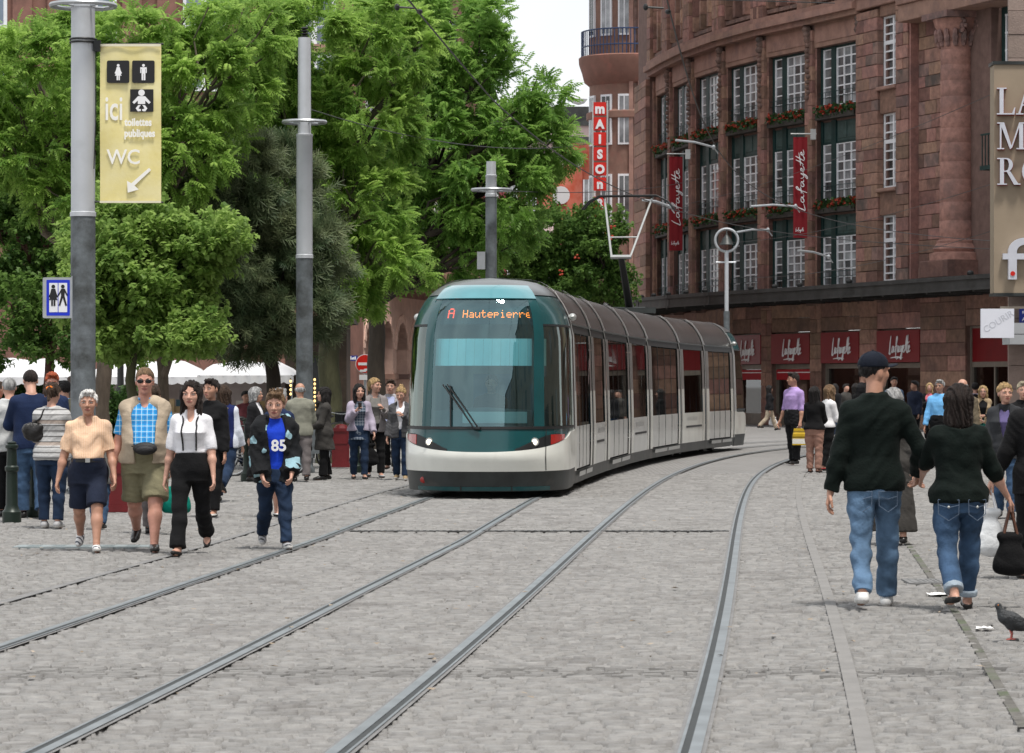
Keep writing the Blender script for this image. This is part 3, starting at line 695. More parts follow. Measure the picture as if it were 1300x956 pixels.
M_petal = mat('red geranium', (.36, .03, .015), .6, .3, 9, col2=(.5, .07, .03))
M_trough = mat('planter box', (.05, .045, .04), .8, .3, 5)
BAYN = ['sixth', 'fifth', 'fourth', 'third', 'second', 'first']
def planter(F, a0, a1, z, bay, rowname, seed):
    c = F[0]+F[1]*((a0+a1)/2)+Vector((0, 0, z))
    t = thing('flower_box', c, '%s row geranium box, %s window bay left of the wide stone pier' % (rowname, bay), 'flower box', 'geranium boxes on the store front')
    b = MB(); b.fbox(F, a0+.05, a1-.05, -.28, .12, z, z+.2); b.build('trough', M_trough, t)
    r = random.Random(seed); V = []; Q = []; C = []; n = 0; V2 = []; Q2 = []; n2 = 0
    for i in range(int(430*(a1-a0)/2.2)):
        a = r.uniform(a0, a1); d = r.gauss(-.03, .12); h = r.uniform(-.05, .34)*(.7+.5*abs(sin(a*3.1+seed))); s = r.uniform(.04, .08)
        p = F[0]+F[1]*a+F[2]*d+Vector((0, 0, z+.15+h)); x = Vector((r.gauss(0, 1), r.gauss(0, 1), r.gauss(0, 1))).normalized(); y = x.orthogonal().normalized()
        for q in (x+y*.3, y, -x, -y): V.append(p+q*s)
        Q.append((n, n+1, n+2, n+3)); C.append(r.random()); n += 4
    for i in range(int(28*(a1-a0)/2.2)):
        a = r.uniform(a0, a1); p = F[0]+F[1]*a+F[2]*r.gauss(.05, .12)+Vector((0, 0, z+.22+r.uniform(0, .3)))
        for k in range(7):
            x = Vector((r.gauss(0, 1), r.gauss(0, 1), r.gauss(0, 1))).normalized(); y = x.orthogonal().normalized(); o = p+x*.05; s = .045
            for q in (x, y, -x, -y): V2.append(o+q*s)
            Q2.append((n2, n2+1, n2+2, n2+3)); n2 += 4
    npmesh('foliage', [v-c for v in V], Q, M_fl_leaf, t, False, rnd=C)['kind'] = 'stuff'
    npmesh('flowers', [v-c for v in V2], Q2, M_petal, t, False)['kind'] = 'stuff'
# bays 1..6 (segments 1..6 far to near)
for i in range(0, 7):
    F, L = seg(i)
    pw = .43
    if i == 0:
        core.fbox(F, 0, L, -1.2, .25, 0, Ztop, 0); blockcol(pil, F, 0, L, .2, .45, 5.3, 15.2, .5, True); continue
    near = i >= 4
    a0, a1 = pw, L-pw
    core.fbox(F, -.1, L+.1, -2.0, -.7, 4.6, Ztop); core.fbox(F, 0, pw, -.7, .0, 4.6, 15.3); core.fbox(F, L-pw, L, -.7, .0, 4.6, 15.3)
    core.fbox(F, a0, a1, -.6, -.05, 14.4, 15.3); 
    for (z0, z1, zt) in ROWS:
        core.fbox(F, a0, a1, -.7, -.2, z0-.5 if z0 > 6 else z0-.3, z0)
    blockcol(pil, F, -.06, pw-.14, 0, .15, 5.3, 15.1, .5); blockcol(pil, F, pw-.12, pw, -.3, .02, 5.3, 14.4, .5)
    blockcol(pil, F, L-pw+.14, L+.06, 0, .15, 5.3, 15.1, .5); blockcol(pil, F, L-pw, L-pw+.12, -.3, .02, 5.3, 14.4, .5)
    frz.fbox(F, pw-.15, L-pw+.15, -.05, .04, 14.42, 15.35, 0, .3); frz.fbox(F, pw-.02, L-pw+.02, .04, .07, 14.6, 15.2, 0, .5)
    for z0, z1, d in ((15.3, 15.5, .38), (15.5, 15.75, .55), (15.75, 15.95, .42)): corn.fbox(F, -.1, L+.1, -.3, d, z0, z1, 0, ro.random()+.01)
    # upper storey above the cornice: piers, balusters, windows
    blockcol(pil, F, -.25, .55, -.1, .35, 15.95, Ztop, .5); blockcol(pil, F, L-.55, L+.25, -.1, .35, 15.95, Ztop, .5)
    nb = 3; wb = (L-1.1)/nb
    for k in range(nb):
        x = .55+k*wb; blockcol(pil, F, x-.12, x+.12, -.3, .2, 16.3, Ztop, .6)
        uw = MB(); uw.fbox(F, x+.2, x+wb-.2, -.62, -.5, 16.6, Ztop); uw_ = uw.build('upper_window', M_pane, store)
        ub = MB()
        for q in range(3): xx = x+.2+(wb-.4)*q/2; ub.fbox(F, xx-.05, xx+.05, -.5, -.44, 16.6, Ztop)
        for zz in (16.6, 17.6, 18.6, 19.6): ub.fbox(F, x+.2, x+wb-.2, -.5, -.45, zz-.04, zz+.04)
        ub.build('frame', M_wfr, uw_)
        orn.fbox(F, x+.02, x+wb-.02, -.2, .15, 16.1, 16.25)
        for q in range(4): c = F[0]+F[1]*(x+wb*(q+.5)/4)+F[2]*.0; orn.lathe([(.05, 15.95), (.09, 16.0), (.05, 16.05), (.05, 16.12)], (c.x, c.y, 0), 6)
    # carved drops on the pilasters
    c = F[0]+F[1]*L+F[2]*.18
    for q in range(14):
        zz = 15.15-q*.2; s = (.2 if q < 3 else .13)*ro.uniform(.75, 1.2)
        orn.ell(c+F[1]*ro.uniform(-.06, .06)+Vector((0, 0, zz)), (s*.9, s*.8, s*.75), 7, 4)
    for r, (z0, z1, zt) in enumerate(ROWS):
        window(F, a0, a1, z0, z1, zt, near, r > 0, i)
        if r > 0: planter(F, a0, a1, z0-.42, BAYN[i-1], ('lower', 'middle', 'top')[r], i*10+r)
# wide pier at the right: ashlar, narrow windows, round column
F, L = seg(7)
i0, aA = onfac(1101); _, aW0 = onfac(1127); _, aW1 = onfac(1143); _, aE = onfac(1162); _, aC0 = onfac(1196); _, aC1 = onfac(1238); _, aR = onfac(1243); _, aX = onfac(1290)
core.fbox(F, -.1, aW0, -2, .0, 4.6, Ztop); core.fbox(F, aW1, aR+.5, -2, -.2, 4.6, Ztop); core.fbox(F, aR+.5, L, -2, -1.1, 4.6, Ztop); core.fbox(F, aW0, aW1, -2, -.5, 4.6, Ztop)
NB = [0]
loose = MB()
def ashlar(a0, a1, d, z0, z1, bw=.95, hh=.44):
    z = z0; row = 0
    while z < z1-.05:
        h = min(hh*ro.uniform(.85, 1.15), z1-z)
        if z1-z-h < .2: h = z1-z
        x = a0-(.4*bw if row % 2 else 0)*0; first = True
        while x < a1-.02:
            w = bw*ro.uniform(.6, 1.35)*(.55 if first and row % 2 else 1); first = False
            if a1-x-w < .3: w = a1-x
            dd = d+ro.uniform(-.012, .012)
            if NB[0] < 296:
                b = MB(); b.fbox(F, x+.008, x+w-.008, d-.25, dd, z+.008, z+h-.008, 0, ro.random()+.01, .018); b.build('stone_block', M_stone if ro.random() < .88 else M_stoneD, store); NB[0] += 1
            else: loose.fbox(F, x+.008, x+w-.008, d-.25, dd, z+.008, z+h-.008, 0, ro.random()+.01, .018)
            x += w
        z += h; row += 1
ashlar(0, aW0-.25, .30, 5.3, 15.3)
ashlar(aW1+.2, aE, .30, 5.3, 15.3)
for z0, z1 in ((4.9, 5.35), (7.75, 8.75), (11.45, 12.45), (15.0, 15.4)): pil.fbox(F, aW0-.24, aW1+.19, -.3, .2, z0, z1, 0, .4, .02)
for nm, (z0, z1) in (('a', (5.35, 7.75)), ('b', (8.75, 11.45)), ('c', (12.45, 15.0))):
    w = MB(); 
    for x in (aW0-.24, aW0+(aW1-aW0)*.52-.03, aW1+.1): w.fbox(F, x, x+.1, -.06, .04, z0, z1)
    for q in range(9): z = z0+(z1-z0)*q/8; t = .07 if q in (0, 5, 8) else .028; w.fbox(F, aW0-.24, aW1+.2, -.05, .02, max(z0, z-t), min(z1, z+t))
    wr = w.build('narrow_window', M_wfr, store)
    for q in range(2):
        for k in range(8):
            x = aW0-.14+q*((aW1-aW0)*.52+.1); g = MB(); g.fbox(F, x, x+(aW1-aW0+.3)*.46, -.09, -.08, z0+(z1-z0)*k/8+.02, z0+(z1-z0)*(k+1)/8-.02)
            if npane < 300: g.build('pane', M_pane, wr); npane += 1
            else: g.build('panes', M_pane, wr)['kind'] = 'stuff'
    s = MB(); s.fbox(F, aW0-.3, aW1+.22, .1, .36, z0-.16, z0-.02, 0, .3, .03); s.build('sill', M_stoneL, wr)
# return of the pier, niche and column
pil.fbox(F, aE+.01, aE+.12, -.3, .24, 5.3, 16)
ashlar(aE+.14, aC0+.4, -.05, 5.3, 14.6, 1.1)
cc = F[0]+F[1]*((aC0+aC1)/2)+F[2]*.05; rr = .62
col = MB(); z = 6.6; k = 0
while z < 13.3:
    h = ro.uniform(.5, .8); h = min(h, 13.35-z); tr_ = rr*(1-.012*(z-6.6))
    col.lathe([(tr_-.008, z), (tr_, z+.012), (tr_, z+h-.012), (tr_-.008, z+h)], (cc.x, cc.y, 0), 26); z += h
col.lathe([(.95, 5.9), (.95, 6.15), (.78, 6.2), (.86, 6.3), (.78, 6.42), (.70, 6.5), (.72, 6.58), (.64, 6.62)], (cc.x, cc.y, 0), 26)
col.lathe([(.57, 13.3), (.62, 13.4), (.6, 13.5), (.62, 13.8), (.78, 14.05), (.85, 14.3)], (cc.x, cc.y, 0), 26)
col.build('column', M_stone, store, True)
cap = MB()
for sg in (-1, 1):
    for ff in (F[1]*.72*sg+F[2]*.2, F[1]*.72*sg-F[2]*.3):
        for q in range(16):
            th = q*.62; r0 = .30*(1-q/17); c = cc+ff+F[1]*(r0*cos(th)*sg)+Vector((0, 0, 13.98+r0*sin(th))); cap.ell(c, (.075, .09, .075), 6, 4)
for q in range(14):
    th = 2*pi*q/14
    for zz, rd, s in ((13.45, .62, .10), (13.62, .68, .12), (13.78, .72, .10)): cap.ell(cc+Vector((rd*cos(th), rd*sin(th), zz)), (s, s, s*1.6), 6, 4)
cap.fbox(F, (aC0+aC1)/2-.95, (aC0+aC1)/2+.95, -.85, .95, 14.28, 14.5)
cap.build('capital', M_stoneD, store)
pil.fbox(F, (aC0+aC1)/2-1.05, (aC0+aC1)/2+1.05, -.9, 1.0, 5.3, 5.9, 0, .2, .03)
ent = MB()
for z0, z1, d in ((14.5, 15.1, .75), (15.1, 15.8, .85), (15.8, 16.0, 1.1), (16.0, 16.2, 1.3)): ent.fbox(F, aE+.1, L, -.5, d, z0, z1, 0, ro.random()+.01, .02)
ent.fbox(F, -.1, aE+.08, -.3, .34, 15.4, 15.9, 0, .5, .03); ent.fbox(F, -.1, aE+.08, -.3, .5, 15.9, 16.2, 0, .6, .03)
ent.build('entablature', M_stoneL, store)
blockcol(pil, F, 0, aE, -.1, .3, 16.2, Ztop, .5, True)
# green window wall right of the column
rg = MB(); rg.fbox(F, aR+.5, L, -1.0, -.6, 5.3, 14.5); gw = rg.build('green_window_wall', M_green, store)
wb = MB(); 
for (z0, z1) in ((12.4, 14.2), (10.9, 12.1), (7.0, 8.6)):
    for x0 in (aR+.9, aR+2.6, aR+4.3):
        for q in range(3): x = x0+q*.6; wb.fbox(F, x-.04, x+.04, -.6, -.55, z0, z1)
        for q in range(4): z = z0+(z1-z0)*q/3; wb.fbox(F, x0-.05, x0+1.25, -.6, -.54, z-.035, z+.035)
wb.build('window_bars', M_wfr, gw)
pn = MB()
for (z0, z1) in ((12.4, 14.2), (10.9, 12.1), (7.0, 8.6)):
    for x0 in (aR+.9, aR+2.6, aR+4.3): pn.fbox(F, x0, x0+1.2, -.6, -.585, z0, z1, 0, ro.random()+.01)
pn.build('pane', M_pane, gw)
bl = MB(); bl.fbox(F, aR+.6, aR+4, -.6, .3, 8.9, 9.05)
for q in range(14): bl.fbox(F, aR+.65+q*.22, aR+.68+q*.22, .22, .25, 9.05, 10.1)
bl.fbox(F, aR+.6, aR+4, .21, .27, 10.08, 10.14); bl.build('balcony', M_green, store)
core.build('wall_core', M_mort, store); frz.build('frieze', M_stoneL, store); corn.build('cornice', M_stoneL, store)
pil.build('pilaster_stones', M_stone, store, kind='stuff'); orn.build('carving', M_stoneD, store, kind='stuff')
if loose.v: loose.build('stone_blocks', M_stone, store, kind='stuff')
# canopy, following the front
cp = MB(); rib = MB(); sp = MB()
for i in range(1, 8):
    F, L = seg(i)
    cp.fbox(F, -.25, L+.25, 0, 2.3, 4.98, 5.12); cp.fbox(F, -.3, L+.3, 2.1, 2.42, 4.72, 5.16); cp.fbox(F, -.3, L+.3, 2.42, 2.5, 5.06, 5.2); cp.fbox(F, -.3, L+.3, 2.42, 2.46, 4.7, 4.78)
    for q in range(int(L/1.6)): x = L*(q+.5)/int(L/1.6); rib.fbox(F, x-.07, x+.07, .0, 2.1, 4.66, 4.98)
    for q in range(2):
        c = F[0]+F[1]*(L*(q+.3)/2)+F[2]*1.9+Vector((0, 0, 5.3)); sp = MB(); sp.ell(c, (.12, .12, .1), 8, 5); sp.tube([c, c-Vector((0, 0, .2))], .03, 6); sp.build('floodlight', M_black, store)
cp.build('canopy', M_lead, store); rib.build('canopy_ribs', M_lead, store, kind='stuff')
# ground floor: piers and shop fronts
pier = MB(); dis = MB(); rd = random.Random(11)
OPEN = [(930, 966), (979, 1028), (1042, 1091), (1113, 1168), (1225, 1289)]
ALONG = lambda px: (lambda r: (r[0], r[1]))(onfac(px))
def facpt(px): i, a = onfac(px); F, L = seg(i); return F[0]+F[1]*a
edges = [FPTS[0]]+[facpt(p) for o in OPEN for p in o]+[FPTS[-1]]
SHOPL = ['leftmost red shop sign, half behind the tram rear', 'red shop sign above the head of the man in the purple shirt', 'red shop sign left of the capped man', 'red shop sign directly right of the capped man']
disp_cols = [mat('display %d' % k, c, .7, .2, 5) for k, c in enumerate(((.5, .48, .44), (.03, .03, .04), (.30, .05, .04), (.05, .12, .16), (.45, .33, .18), (.12, .10, .09)))]
for k in range(0, len(edges)-1, 2):          # stone piers
    a, b = edges[k], edges[k+1]; u = (b-a); L = u.length; u.normalize(); n = Vector((-u.y, u.x, 0)); n = n if n.x < 0 else -n; F = (a, u, n)
    core2 = MB(); core2.fbox(F, 0, L, -1.2, -.05, 0, 4.7); core2.build('ground_floor_wall', M_mort, store)
    blockcol(pier, F, 0, L, -.1, .0, .0, 4.68, .5, True)
for k in range(1, len(edges)-2, 2):
    a, b = edges[k], edges[k+1]; u = (b-a); L = u.length; u.normalize(); n = Vector((-u.y, u.x, 0)); n = n if n.x < 0 else -n; F = (a, u, n); q = (k-1)//2
    blockcol(pier, F, 0, L, -.3, -.02, 3.62, 4.68, .53, True)
    sf = MB(); sf.fbox(F, 0, L, -.5, -.30, .0, .45); sf.fbox(F, 0, L, -.34, -.22, 2.2, 2.38); sf.fbox(F, 0, .1, -.34, -.2, .45, 3.62); sf.fbox(F, L-.1, L, -.34, -.2, .45, 3.62); sf.fbox(F, 0, L, -.34, -.22, 3.54, 3.62)
    if q == 4: sf.fbox(F, L*.45, L*.45+.08, -.34, -.26, .1, 2.2)
    sr = sf.build('shop_window', M_bronze, store)
    g = MB(); g.fbox(F, .1, L-.1, -.32, -.30, .45, 2.2); g.build('pane', M_shopglass, sr)
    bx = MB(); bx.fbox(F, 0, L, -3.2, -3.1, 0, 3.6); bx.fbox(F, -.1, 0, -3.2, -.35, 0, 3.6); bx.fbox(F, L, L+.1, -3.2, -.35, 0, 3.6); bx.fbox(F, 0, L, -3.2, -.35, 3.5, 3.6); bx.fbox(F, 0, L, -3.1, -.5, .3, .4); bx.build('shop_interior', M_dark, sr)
    for m_i, m in enumerate(disp_cols):
        d = MB()
        for _ in range(7):
            x = rd.uniform(.3, L-.3); dd = rd.uniform(-2.2, -.7); z = .4
            c = F[0]+F[1]*x+F[2]*dd
            if rd.random() < .5:          # dressed tailor's dummy
                d.lathe([(.03, .4), (.03, 1.0), (.17, 1.05), (.13, 1.3), (.2, 1.55), (.19, 1.68), (.06, 1.74), (.05, 1.8), (.1, 1.86), (.09, 2.0), (.02, 2.05)], (c.x, c.y, 0), 9)
            else: h = rd.uniform(.3, 1.3); s = rd.uniform(.1, .3); d.fbox(F, x-s, x+s, dd-.1, dd+.1, .4, .4+h)
        d.build('window_display', m, sr)
    # the sign board above the window: a thing of its own
    c = F[0]+F[1]*(L/2)+Vector((0, 0, 2.95))
    if q < 4:
        t = thing('shop_sign', c, SHOPL[q], 'shop sign', 'red shop signs under the canopy'); s_ = MB(); s_.fbox(F, .02, L-.02, -.2, .02, 2.40, 3.56); s_.build('board', M_redsign, t)
        script('lettering', F, (L-.48*L)*.62, 2.76, .40, .04, M_wtxt, t, sx=.48*L/3.6/.40, rad=.06, underline=True)
        if q < 2:
            t2 = thing('shop_blind', F[0]+F[1]*(L/2)+Vector((0, 0, 2.0)), 'bright red fabric blind below the %s shop sign' % ('leftmost' if q == 0 else 'second from left'), 'blind', 'red fabric blinds'); s_ = MB(); s_.fbox(F, .1, L-.1, -.24, -.18, 1.78, 2.18); s_.build('fabric', mat('red blind', (.34, .012, .02), .8, .1, 3), t2)
            bl_ = MB(); bl_.fbox(F, .2, L-.2, -.179, -.176, 2.05, 2.08); bl_.build('printed_line', M_wtxt, t2)
    else:
        t = thing('shop_sign', c, 'plain wide red fascia panel over the right hand entrance', 'shop sign', 'red shop signs under the canopy'); s_ = MB(); s_.fbox(F, .1, L-.1, -.32, -.24, 2.38, 3.54); s_.build('board', mat('deep red fascia', (.16, .002, .006), .4, .1, 2), t)
        s_ = MB(); s_.fbox(F, .1, L*.45, -.36, -.34, .1, 2.2); s_.build('red_door_panel', M_redsign, sr)
pier.build('pier_stones', M_stone, store, kind='stuff')
# hanging red banners
def hbanner(px, Yoff, top, bot, w, label, rot):
    q_ = px
    for _ in range(8):
        i, a = onfac(q_); F, L = seg(i); pos = F[0]+F[1]*a+F[2]*.9; q_ += px-(CX+FP*pos.x/pos.y)
    # the cloth hangs at right angles to the wall, facing the street
    view = (Vector((0, 0, 0))-pos); view.z = 0; view.normalize()
    FB = (pos, Vector((1, 0, 0)), Vector((0, -1, 0)))
    t = thing('hanging_banner', pos+Vector((0, 0, top)), label, 'banner', 'red banners hanging from the store front')
    z0, z1 = PW(px, bot, pos.y).z, PW(px, top, pos.y).z; t.location.z = z1
    mb = MB(); n = 12; m_ = 10; vs = []
    for sgn in (0, .02):
        for k in range(m_+1):
            for q in range(n+1): vs.append(FB[0]+FB[1]*((q/n-.5)*w)+FB[2]*(.03*sin(q/n*14)*(.3+.7*k/m_)-sgn)+Vector((0, 0, z0+(z1-z0)*k/m_)))
    W = n+1; B = (m_+1)*W
    mb.add(vs, [(k*W+q, k*W+q+1, (k+1)*W+q+1, (k+1)*W+q) for k in range(m_) for q in range(n)]+[(B+k*W+q, B+(k+1)*W+q, B+(k+1)*W+q+1, B+k*W+q+1) for k in range(m_) for q in range(n)])
    mb.build('cloth', mat('red banner', (.20, .006, .012), .8, .1, 2, .1, 20), t, True)
    br = MB(); br.tube([pos+Vector((-w/2-.1, 0, z1+.12)), pos+Vector((w/2+.35, 0, z1+.12))], .03, 8); br.tube([pos+Vector((w/2+.25, 0, z1+.12)), pos+Vector((w/2+.3, .9, z1+.12))], .03, 8); br.box(pos.x+w/2+.12, pos.x+w/2+.32, pos.y-.1, pos.y+.1, z1-.1, z1+.3); br.build('bracket', M_silver, t)
    script('lettering', FB, w*.26, z0+(z1-z0)*.27, w*.40, .07, M_wtxt, t, rot=pi/2, sx=(z1-z0)*.60/3.6/(w*.40), rad=.075)
    script('small_lettering', FB, -w*.34, z0+.25, w*.18, .07, M_wtxt, t, rot=0.0, sx=.9, rad=.06)
hbanner(858, 0, 199, 318, .56, 'red hanging banner on the store nearest the tram roof, left of two', 0)
hbanner(1016, 0, 174, 302, .53, 'red hanging banner between the window bays, right of two', 0)

# ================================================================ building with a round bay at the far end of the store
M_pink = mat('pink render', (.215, .11, .085), .85, .12, 2, .1, 20, dirt=(.30, .13, .10))
M_salmon = mat('salmon sandstone', (.225, .13, .10), .85, .14, 3, .15, 30, dirt=(.24, .12, .095))
bayb = thing('corner_building', (5.2, 152, 0), 'salmon coloured building with a round bay and a deep curved eave', 'building')
c0 = Vector((5.62, 151.5, 0)); mb = MB(); R0 = 1.9
mb.lathe([(R0, 0), (R0, 14.2), (R0+.15, 14.3), (R0+.15, 14.6), (R0, 14.7), (R0, 24)], c0, 36); mb.build('round_bay', M_salmon, bayb, True)
mb = MB(); mb.lathe([(R0, 15.9), (R0+.25, 16.1), (R0+.35, 16.5), (R0+.5, 16.95), (R0+.52, 17.25), (R0+.45, 17.3), (R0, 17.35)], c0, 36); mb.build('eave', M_pink, bayb, True); mb = MB(); mb.lathe([(R0, 20.3), (R0+.4, 20.5), (R0+.85, 20.9), (R0+.9, 21.15), (R0, 21.3)], c0, 36); mb.build('eave', M_pink, bayb, True)
mb = MB(); mb.box(5.3, 9, 149.8, 160, 0, 24); mb.build('wall', M_salmon, bayb)
mb = MB()
for k in range(4):
    x = 5.55+k*.42; mb.box(x, x+.2, 149.5, 149.9, 0, 24)
mb.build('pilaster', M_stoneL, bayb)
mb = MB()
for k in range(40): mb.box(5.78, 5.95, 149.6, 149.85, .3+k*.55, .3+k*.55+.5, 0, ro.random()+.01); mb.box(6.2, 6.36, 149.6, 149.85, .3+k*.55, .3+k*.55+.5, 0, ro.random()+.01)
mb.build('quoin_stones', M_stoneD, bayb, kind='stuff')
for k, th in enumerate((-2.75, -2.2, -1.72)):
    for zz, h in ((9.0, 2.6), (13.0, 2.4), (18.2, 2.0)):
        p = c0+Vector((cos(th)*R0, sin(th)*R0, 0)); u = Vector((-sin(th), cos(th), 0)); F = (p, u, Vector((cos(th), sin(th), 0)))
        w = MB(); w.fbox(F, -.3, .3, -.05, .07, zz, zz+h); wr = w.build('window', M_wfr, bayb); g = MB(); g.fbox(F, -.22, -.03, .07, .085, zz+.1, zz+h-.1); g.fbox(F, .03, .22, .07, .085, zz+.1, zz+h-.1); g.build('pane', M_pane, wr)
mb = MB()
for k in range(26):
    th = -3.1+k*.085; p = c0+Vector((cos(th)*(R0+.38), sin(th)*(R0+.38), 0)); mb.tube([p+Vector((0, 0, 17.3)), p+Vector((0, 0, 18.5))], .025, 4)
for zz in (17.75, 18.5): mb.tube([c0+Vector((cos(-3.1+k*.085)*(R0+.38), sin(-3.1+k*.085)*(R0+.38), zz)) for k in range(26)], .035, 5)
mb.build('balcony_railing', mat('blue iron', (.03, .055, .13), .5, .2, 5), bayb)
# vertical letter sign on it
Ys = 148.2; t = thing('vertical_sign', PW(762, 280, Ys), 'tall vertical hotel sign with white letters in red squares', 'sign')
M_sr = mat('sign red', (.62, .02, .012), .45, .08, 3); k = Ys/FP
for i, ch in enumerate('MAISONROUGE'):
    y0 = 130+i*19.1+(5 if i > 5 else 0); a, b = PW(753.5, y0, Ys), PW(769.5, y0+16.6, Ys)
    m = MB(); m.box(a.x, b.x, Ys-.12, Ys+.12, b.z, a.z); pn = m.build('letter_panel', M_sr, t)
    low = ch in 'MN'
    text('letter', ch.lower() if low else ch, WF(0, Ys-.12, 0), (a.x+b.x)/2, b.z+.10, .56 if not low else .62, .0, M_wtxt, pn, .03, 'CENTER', sx=.95, bold=.03)
m = MB(); a, b = PW(752, 128, Ys), PW(772, 350, Ys); m.box(a.x, a.x+.07, Ys-.1, Ys+.1, b.z, a.z); m.box(b.x-.07, b.x, Ys-.1, Ys+.1, b.z, a.z); m.build('sign_frame', M_silver, t)
# ================================================================ far pink building with red banners
farb = thing('pink_building', (3.2, 190, 0), 'distant pale pink house behind the trees in the street gap', 'building')
M_pale = mat('pale pink render', (.62, .47, .45), .85, .08, 1, 0)
mb = MB(); mb.box(-3, 6.5, 190, 200, 0, 17.2); mb.build('wall', M_pale, farb)
mb = MB(); mb.box(-3.2, 6.7, 189.6, 200, 16.2, 16.5); mb.box(-3.2, 6.7, 189.8, 200, 17.2, 17.5); mb.box(-3.1, 6.5, 190.5, 199, 17.5, 18.4); mb.build('roof_edge', M_lead, farb)
for i in range(8):
    for zz in (3.5, 7.8, 12.0):
        x = -2.6+i*1.15; w = MB(); w.box(x, x+.62, 189.9, 190.05, zz, zz+2.3); wr = w.build('window', M_wfr, farb); g = MB(); g.box(x+.07, x+.29, 189.88, 189.9, zz+.1, zz+2.2); g.box(x+.33, x+.55, 189.88, 189.9, zz+.1, zz+2.2); g.build('pane', M_pane, wr)
        s_ = MB(); s_.box(x-.28, x-.04, 189.86, 189.95, zz-.05, zz+2.35); s_.box(x+.66, x+.9, 189.86, 189.95, zz-.05, zz+2.35); s_.build('shutter', mat('maroon shutter', (.22, .04, .05), .7, .2, 4), wr)
mb = MB(); mb.lathe([(.02, 18.4), (.35, 18.5), (.55, 18.75), (.5, 18.95), (.1, 19.1)], (4.0, 189.5, 0), 14); mb.build('satellite_dish', M_wfr, farb, True)
def ball_banner(px, py, Y, s, label):
    p = PW(px, py, Y); t = thing('festive_banner', p, label, 'banner', 'orange red banners across the street'); m = MB(); n = 8
    m.add([(p.x-s+2*s*i/n, p.y+.1*sin(i*1.3), p.z+s*(1.3-2.6*k/n)) for k in range(n+1) for i in range(n+1)], [(k*(n+1)+i, k*(n+1)+i+1, (k+1)*(n+1)+i+1, (k+1)*(n+1)+i) for k in range(n) for i in range(n)])
    m.build('cloth', mat('orange red cloth', (.72, .10, .04), .8, .2, 1.2, col2=(.75, .30, .22)), t, True)
    q = MB(); q.tube([(p.x, p.y-.16, p.z), (p.x, p.y-.12, p.z)], s*.42, 16); q.build('emblem', M_wtxt, t)
ball_banner(712, 248, 140, .95, 'large orange red street banner half hidden by the leaves')
ball_banner(733, 205, 160, .7, 'smaller orange red street banner higher up behind the leaves')

# ================================================================ left building behind the trees, arcade side
M_brick = mat('brown red render', (.235, .12, .095), .9, .15, 2, .2, 25, dirt=(.16, .085, .07))
lb = thing('arcade_building', (-6, 112, 0), 'red sandstone building behind the trees with white windows and an arcade', 'building')
Yl = 114.0; xc = PW(441, 400, Yl).x
def lwall():
    mb = MB(); mb.box(-28, xc, Yl, Yl+14, 0, 24); mb.build('wall', M_brick, lb)
    q = MB()
    for z in (4.9, 9.2, 13.6): q.box(-28, xc+.15, Yl-.16, Yl, z, z+.3)
    q.build('string_course', M_stoneL, lb)
    for i in range(4):
        px = -80+i*139; x = PW(px+62, 0, Yl).x
        for (z0, z1) in ((12.2, 17.0), (7.0, 9.0)):
            w = MB(); w.box(x-.78, x+.78, Yl-.08, Yl+.05, z0, z1); wr = w.build('window', M_wfr, lb)
            for s_ in (-1, 1):
                for k in range(4):
                    h = (z1-z0-.2)/4; g = MB(); xa = x+s_*.38; g.box(xa-.27, xa+.27, Yl-.1, Yl-.08, z0+.1+k*h+.05, z0+.1+(k+1)*h-.05); g.build('pane', M_pane2, wr)
        st = MB(); st.box(x+1.0, x+1.7, Yl-.2, Yl, 10, 24); st.box(x-1.7, x-1.0, Yl-.2, Yl, 10, 24); st.build('pilaster', M_brick, lb)
M_pane2 = mat('blue grey pane', (.16, .20, .26), .1, .2, 1, 0, spec=.6, rnd=.3)
lwall()
# side wall runs away from the camera, with arches
a = Vector((xc, Yl, 0)); b = Vector((xc+4.6, Yl+26, 0)); u = (b-a).normalized(); n = Vector((u.y, -u.x, 0)); F = (a, u, n); L = (b-a).length
M_arch = mat('lit sandstone arch', (.58, .39, .32), .85, .12, 3, .15, 30, rnd=.1)  # sandstone colour made paler to carry the bright light on the arches
mb = MB(); mb.fbox(F, 0, L, -.6, 0, 5.0, 22); mb.fbox(F, 0, 2.6, -.6, 0, 0, 5.0); mb.fbox(F, 0, L, -5, -4.8, 0, 5.0); mb.build('side_wall', M_brick, lb)
ar = MB(); sp_ = 2.75; aw = 2.05; jb = MB(); im = MB(); vo = MB()
for i in range(8):
    x0 = 2.6+i*sp_; xm = x0+sp_/2; r = aw/2; zs = 2.95
    # spandrel with an arched opening
    n_ = 14; top = 5.0
    arc = [(xm-r*cos(pi*k/n_), zs+r*1.05*sin(pi*k/n_)) for k in range(n_+1)]
    for d in (0.0,):
        for k in range(n_): 
            p, q = arc[k], arc[k+1]; ar.prism([(p[0], p[1]), (q[0], q[1]), (q[0], top), (p[0], top)], F, -.6, .0)
    ar.fbox(F, x0, xm-r, -.6, .0, 0, top); ar.fbox(F, xm+r, x0+sp_, -.6, .0, 0, top)
    for k in range(n_):
        p, q = arc[k], arc[k+1]; th = pi*(k+.5)/n_; e = .3
        pa = (xm-(r+e)*cos(pi*k/n_), zs+(r*1.05+e)*sin(pi*k/n_)); pb = (xm-(r+e)*cos(pi*(k+1)/n_), zs+(r*1.05+e)*sin(pi*(k+1)/n_))
        vo.prism([p, q, pb, pa], F, -.58, .03+.02*(k % 2))
    im.fbox(F, xm-r-.35, xm-r+.05, -.6, .08, zs-1.15, zs-.95); im.fbox(F, xm+r-.05, xm+r+.35, -.6, .08, zs-1.15, zs-.95)
